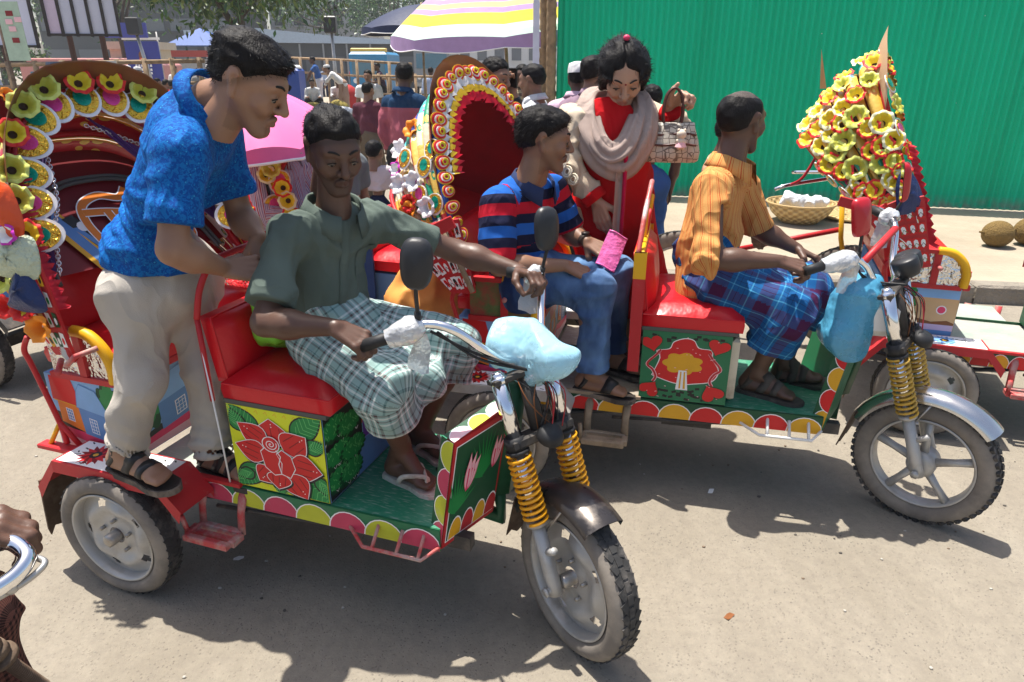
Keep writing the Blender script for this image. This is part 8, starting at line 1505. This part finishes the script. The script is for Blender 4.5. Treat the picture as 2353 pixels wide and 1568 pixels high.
P = crowd("boy in a pale pink tee shirt seen from behind, standing near the kerb", (-1.0, 5.15, 0), 105, 1.16, cloth_mat("pale_pink_tee", (.58, .50, .51)), CNV, 'mid', 1, seed=59, child=True, look=75, fat=.78); P.done()
P = crowd("youth in a white tee shirt with a dark print walking towards the camera", (-2.55, 13, 0), -80, 1.62, CW, CBR, 'mid', 1, seed=60, look=-95); P.kid("shirt_print", (lambda m, c: (m.ell(c, (.06, .012, .09), n=12), m)[1])(MB(), P.J['chest'] + A(.02, -.13, -.06)), CGR); P.done()
P = crowd("person in a camouflage shirt leaning over beside the blue box", (-7.3, 21.6, .26), -20, 1.66, mat("camouflage_cotton", (.10, .10, .08), .9, var=.9, vs=14), COR, 'mid', 2, 'reach', .55, seed=61, lower='lungi', hair='full'); P.done()
P = crowd("person in a blue shirt leaning on the blue box's white lid", (-6.35, 24.2, .26), 190, 1.72, CBL, CW, 'dark', 2, 'reach', .25, seed=62); P.done()
P = crowd("person in a white robe bending over the sacks", (-5.15, 22.3, .26), 190, 1.62, CW, cloth_mat("pale_brown_lungi", (.36, .24, .18)), 'mid', 2, 'reach', .85, seed=63, lower='lungi', sleeve=1.7, cap=CW); P.done()
P = crowd("person in a white shirt squatting by the jackfruits holding head", (-6.0, 21.9, .26), -70, 1.66, CW, CBK, 'mid', 2, 'front', .35, seed=64, squat=True, sleeve=1.6, hair='full'); P.done()
P = crowd("person in a white shirt and pink headscarf crouching behind the bending robe", (-5.9, 24.4, .26), -60, 1.66, CW, CGR, 'dark', 2, 'front', .6, seed=65, squat=True, sleeve=1.6, cap=CPK); P.done()
P = crowd("person in a dark plum shirt standing left of the white tee shirt youth", (-4.15, 23.5, .0), 200, 1.78, cloth_mat("plum_cotton", (.06, .035, .06)), CBK, 'dark', 2, 'front', .2, seed=66, look=200); P.done()
P = crowd("person in a maroon check shirt behind the pink shirted man's shoulder", (-1.75, 8.8, 0), 70, 1.50, CMR, CBR, 'mid', 1, seed=67, sleeve=1.6); P.done()
far = [(-13.9, 22, -90, COR, COR, "person in an orange sari beyond the left railing", 'robe'), (-14.9, 21, -80, CPB, CBL, "person in pale blue clothes at the extreme left beyond the railing", 'trousers'), (-11.0, 24, 80, CW, CBK, "person in a white shirt beyond the railing, left of the banner", 'trousers'), (-10.3, 25, 90, CW, CBR, "person in white behind two skullcapped men", 'robe'), (-9.6, 22.5, 100, CGR, CBK, "person in a grey shirt beyond the railing near the banner", 'trousers'), (-9.05, 24, 70, CBL, CNV, "person in a blue shirt beyond the railing below the tent", 'trousers'), (-8.4, 23, 85, CW, CNV, "person in a bright white shirt walking beyond the railing", 'trousers'), (-7.9, 26, 95, CBL, CBL, "person in dark blue clothes left of the man in blue's collar", 'trousers'), (-7.6, 38, -90, CW, CGR, "person in a white shirt far down the road beside the truck", 'trousers'), (-9.2, 36, -90, CPB, CNV, "person in pale blue far off left of the pole", 'trousers'), (-8.6, 40, 90, CRD, CBK, "person in a red cap shirt far off beyond the railing", 'trousers'), (-1.6, 17, -90, cloth_mat("magenta_cotton", (.5, .05, .2)), CBR, "person in magenta under the umbrella's far edge", 'robe'), (-1.15, 18, -90, cloth_mat("mustard_cotton", (.45, .30, .05)), CBR, "person in mustard clothes under the umbrella's far edge", 'trousers'), (-2.1, 19, 90, CPB, CNV, "person in pale clothes passing the lattice barrier", 'trousers'), (-8.0, 16.5, 60, CNV, CBK, "person with black hair and dark jacket before the railing", 'trousers'), (-7.2, 15.2, 60, CRD, CRD, "person wrapped in a red shawl before the railing", 'robe'), (-6.7, 14.4, 60, cloth_mat("coral_print", (.6, .20, .12), .4), COR, "person in an orange print shawl beside the man in blue's back", 'robe'), (-8.9, 17.5, 70, CW, CW, "person in a white skullcap before the railing", 'robe'), (-9.3, 17.8, 80, CW, CGR, "second white skullcapped person farther left before the railing", 'trousers'), (-13.0, 23, 90, CW, CBK, "person in a white shirt behind the orange sari", 'trousers')]
for i, (x, y, yw, a, b_, lab, lo_) in enumerate(far): P = crowd(lab, (x, y, 0), yw, (1.62 + .03 * (i % 4)) if lab.find('shawl') < 0 and lab.find('jacket') < 0 else 1.42, a, b_, ('mid', 'dark', 'warm')[i % 3], 2, 'down', 0, lower=lo_, seed=80 + i, cap=CW if 'skullcap' in lab else None, sleeve=1.5 if i % 2 else .6, group=None); P.done()
# passengers of rickshaw 4 under the pink umbrella
J4 = JV('4', pel=(-.56, .14, .84), chest=(-.545, .135, 1.11), neck=(-.53, .135, 1.22), head=(-.51, .13, 1.37), shR=(-.54, -.025, 1.15), shL=(-.54, .295, 1.15), elR=(-.48, -.09, .96), wrR=(-.31, -.02, .98), elL=(-.47, .34, .96), wrL=(-.34, .24, .98), hpR=(-.53, .06, .82), hpL=(-.53, .22, .82), knR=(-.25, .04, .82), knL=(-.25, .23, .82), anR=(-.25, .05, .48), anL=(-.25, .22, .48))
P = Person("person in a pink striped shirt under the pink umbrella, face hidden", J4, 'mid', .95, 1, loc=Vw('4', (-.56, .14, .80))); P.body(); P.head_(Vd('4', (.9, -.5, -.2)), hair='short', seed=71); P.hand('R', Vd('4', (.8, .2, .1)), Vd('4', (0, -1, .2)), curl=(1, 1.1, .8)); P.hand('L', Vd('4', (.8, -.2, -.1)), Vd('4', (0, .3, .9)), curl=(.6, .7, .5)); P.foot('R', Vw('4', (-.13, .04, .42))); P.foot('L', Vw('4', (-.13, .22, .42)))
PS = stripes("lilac_red_striped_cotton", (.60, .56, .66), [(.0, .004, (.42, .03, .06)), (.011, .014, (.16, .10, .34)), (.022, .0245, (.16, .10, .34))], .030, 0); T = P.torso(1., length=.02); S1 = []; C = []
for s_ in 'RL': a, c = P.sleeve(s_, 1.85, .078, .07); S1 += a; C.append(c)
P.cloth("shirt", T + S1, PS, C, wr=.008, h=.010, seed=72); P.collar(PS, lift=.014, r=.074); lungi(P, checks("pale_blue_check_cloth", (.30, .42, .60), [(.0, .012, (.62, .66, .72)), (.03, .034, (.08, .14, .30))], .05, [(.0, .012, (.62, .66, .70)), (.03, .034, (.08, .14, .30))], .05), Vw('4', (-.245, .05, .56)), Vw('4', (-.245, .225, .56))); P.done()
PU = [mat("pink_umbrella_cloth", (.78, .13, .34), .6, var=.12, vs=12, sheen=.2)]
umbrella((-1.17, 3.36, .95), .40, .62, .24, 8, PU, "pink umbrella with black lace hem held up by a rickshaw passenger", .007, "pink_umbrella", .055, RUBBER, tilt=(.10, -.06))
P = crowd("person in a grey shawl behind the nearest driver's head", (Vw('4', (-.50, .42, .38)) * A(1, 1, 0) + A(.10, .05, .06)).tolist(), -40, 1.36, cloth_mat("slate_shawl", (.17, .19, .20)), CNV, 'warm', 1, seed=73, look=-40); P.done()
crumple("cloth_bag", "orange and yellow cloth bag hanging low beside the kerb behind the nearest driver's arm", "bag", [((-.50, 3.05, .62), (-.30, 3.02, .60), .09, .10), ((-.48, 3.05, .72), (-.36, 3.03, .74), .05, .05)], mat("orange_bag_cloth", (.78, .34, .08), .7, var=.3, vs=8), 9, .02, 10)
# puller of another rickshaw behind the second driver
P = crowd("person in a dusty rose wrap standing with a cycle behind the second driver", (1.18, 4.1, 0), -20, 1.42, cloth_mat("peach_wrap", (.55, .32, .20), .2), cloth_mat("peach_pleats", (.52, .30, .19), .2), 'dark', 1, 'reach', .1, seed=75, lower='lungi', sleeve=.6); P.done()
T = thing("bicycle", "dark cycle mostly hidden behind the second driver, black tyre and curved handlebar showing", "bicycle", (2.05, 3.98, 0), math.radians(-22)); steel_wheel(T, (0, 0, .33), unit((.1, -1, 0)), .33, .045, True, "cycle_wheel"); tube_part(T, "cycle_frame", [(0, -.03, .33), (-.10, -.02, .70), (-.13, 0, .95)], .014, YELP, 8); tube_part(T, "cycle_frame", [(-.10, 0, .75), (-.75, 0, .55)], .016, REDP, 8); tube_part(T, "handlebar", spline([(-.50, -.28, 1.0), (-.42, -.26, 1.03), (-.18, -.1, 1.06), (-.13, 0, 1.04), (-.18, .1, 1.06), (-.42, .26, 1.03)], 6), .011, CHROME, 8); tube_part(T, "brake_lever", spline([(-.42, -.27, 1.03), (-.36, -.29, 1.08), (-.30, -.27, 1.22)], 5), .008, REDPL, 8)
steel_wheel(T, (-1.02, 0, .33), unit((.1, -1, 0)), .33, .045, True, "cycle_wheel")
# cyclist in the lower left corner
P = Person("person cut by the lower left corner, hand on chrome handlebar, checked lungi", dict(pel=(-1.26, .86, .72), chest=(-1.26, .86, 1.05), neck=(-1.24, .86, 1.18), head=(-1.20, .86, 1.34), shR=(-1.18, .70, 1.10), shL=(-1.16, 1.02, 1.12), elR=(-1.12, .64, .92), wrR=(-1.02, .68, .92), elL=(-1.06, .92, 1.06), wrL=(-.865, .848, .998), hpR=(-1.24, .78, .72), hpL=(-1.24, .94, .72), knR=(-1.06, .74, .66), knL=(-1.03, .985, .69), anR=(-1.06, .74, .30), anL=(-1.0, 1.0, .30)), 'dark', .95, 0, loc=(-1.25, .86, 0)); P.body(); P.head_((1, .2, -.2), hair='short', seed=77, faces=False); P.hand('L', (.95, .25, .02), (.05, -.10, .98), curl=(.60, 1.0, .7), th=(.9, .9)); P.hand('R', (.9, .1, -.2), (.2, 0, .95)); P.foot('R', A(-.94, .74, .24)); P.foot('L', A(-.88, 1.0, .24))
T_ = P.torso(1.); S1 = []; C = []
for s_ in 'RL': a, c = P.sleeve(s_, 1.72, .070, .06); S1 += a; C.append(c)
P.cloth("shirt", T_ + S1, CNV, C, h=.009); lungi(P, checks("brown_check_cloth", (.16, .065, .05), [(.0, .006, (.02, .012, .012))], .0125, [(.0, .006, (.02, .012, .012))], .0125), A(-1.03, .74, .48), A(-1.04, 1.0, .46), .090, .080); P.done()
T = thing("bicycle", "cycle cut by the lower left corner, chrome handlebar with rod brake", "bicycle", (-.832, .82, 0)); o_ = A(-.80, .82, 0); w_ = lambda *P_: [A(p) - o_ for p in P_]
tube_part(T, "handlebar", spline(w_((-.92, .67, .88), (-.82, .73, .91), (-.753, .761, .93), (-.719, .782, .945), (-.696, .806, .956), (-.693, .830, .968), (-.717, .848, .976), (-.745, .853, .98), (-.84, .866, .978)), 8), .0125, CHROME, 14); tube_part(T, "grip", w_((-.742, .853, .98), (-.84, .868, .978)), .0160, RUBBER, 14)
tube_part(T, "brake_rod", spline(w_((-.88, .68, .87), (-.80, .735, .90), (-.746, .766, .92), (-.713, .795, .93), (-.69, .808, .94), (-.674, .826, .95), (-.676, .838, .955), (-.70, .846, .956)), 8), .0050, STEEL, 10)
for p_, r__ in (((-.704, .799, .938), .0105), ((-.722, .786, .938), .0115)): m = MB(); m.ell(A(p_) - o_, (r__,) * 3, n=10); m.build("brake_clamp", [STEEL], T)
a_, b_ = A(-.895, .905, .735) - o_, A(-.885, .950, .62) - o_
for i in range(3): m = MB(); m.cyl(lerp(a_, b_, .05 + .17 * i), lerp(a_, b_, .19 + .17 * i), .019 + .002 * i, n=16); m.build("headset_nut", [RUST], T)
m = MB(); m.cyl(lerp(a_, b_, .60), lerp(a_, b_, .68), .028, n=16); m.build("headset_cup", [RUST], T); m = MB(); m.tube([a_, b_, b_ + (b_ - a_) * .8], .009, 8); m.build("steering_rod", [RUST], T); m = MB(); spring_mesh(m, lerp(a_, b_, .7), b_ + (b_ - a_) * .8, .0105, 26, .0022); m.build("rod_thread", [RUST], T)
tube_part(T, "cycle_frame", [lerp(a_, b_, .4), A(-1.25, .85, .45) - o_], .016, RUST, 8); steel_wheel(T, A(-.70, 1.0, .33) * A(1, .6, 1) - o_ + A(.02, .05, 0) if False else A(-.95, .62, .33) - o_, unit((.5, -1, 0)), .33, .045, True, "cycle_wheel")
m = MB(); m.box((0, 62, 16), (190, 170, 40)); m.v[0][:, 2] = np.where(m.v[0][:, 2] > 5, 22, -1.); m.build("haze", [HAZE], kind='stuff')
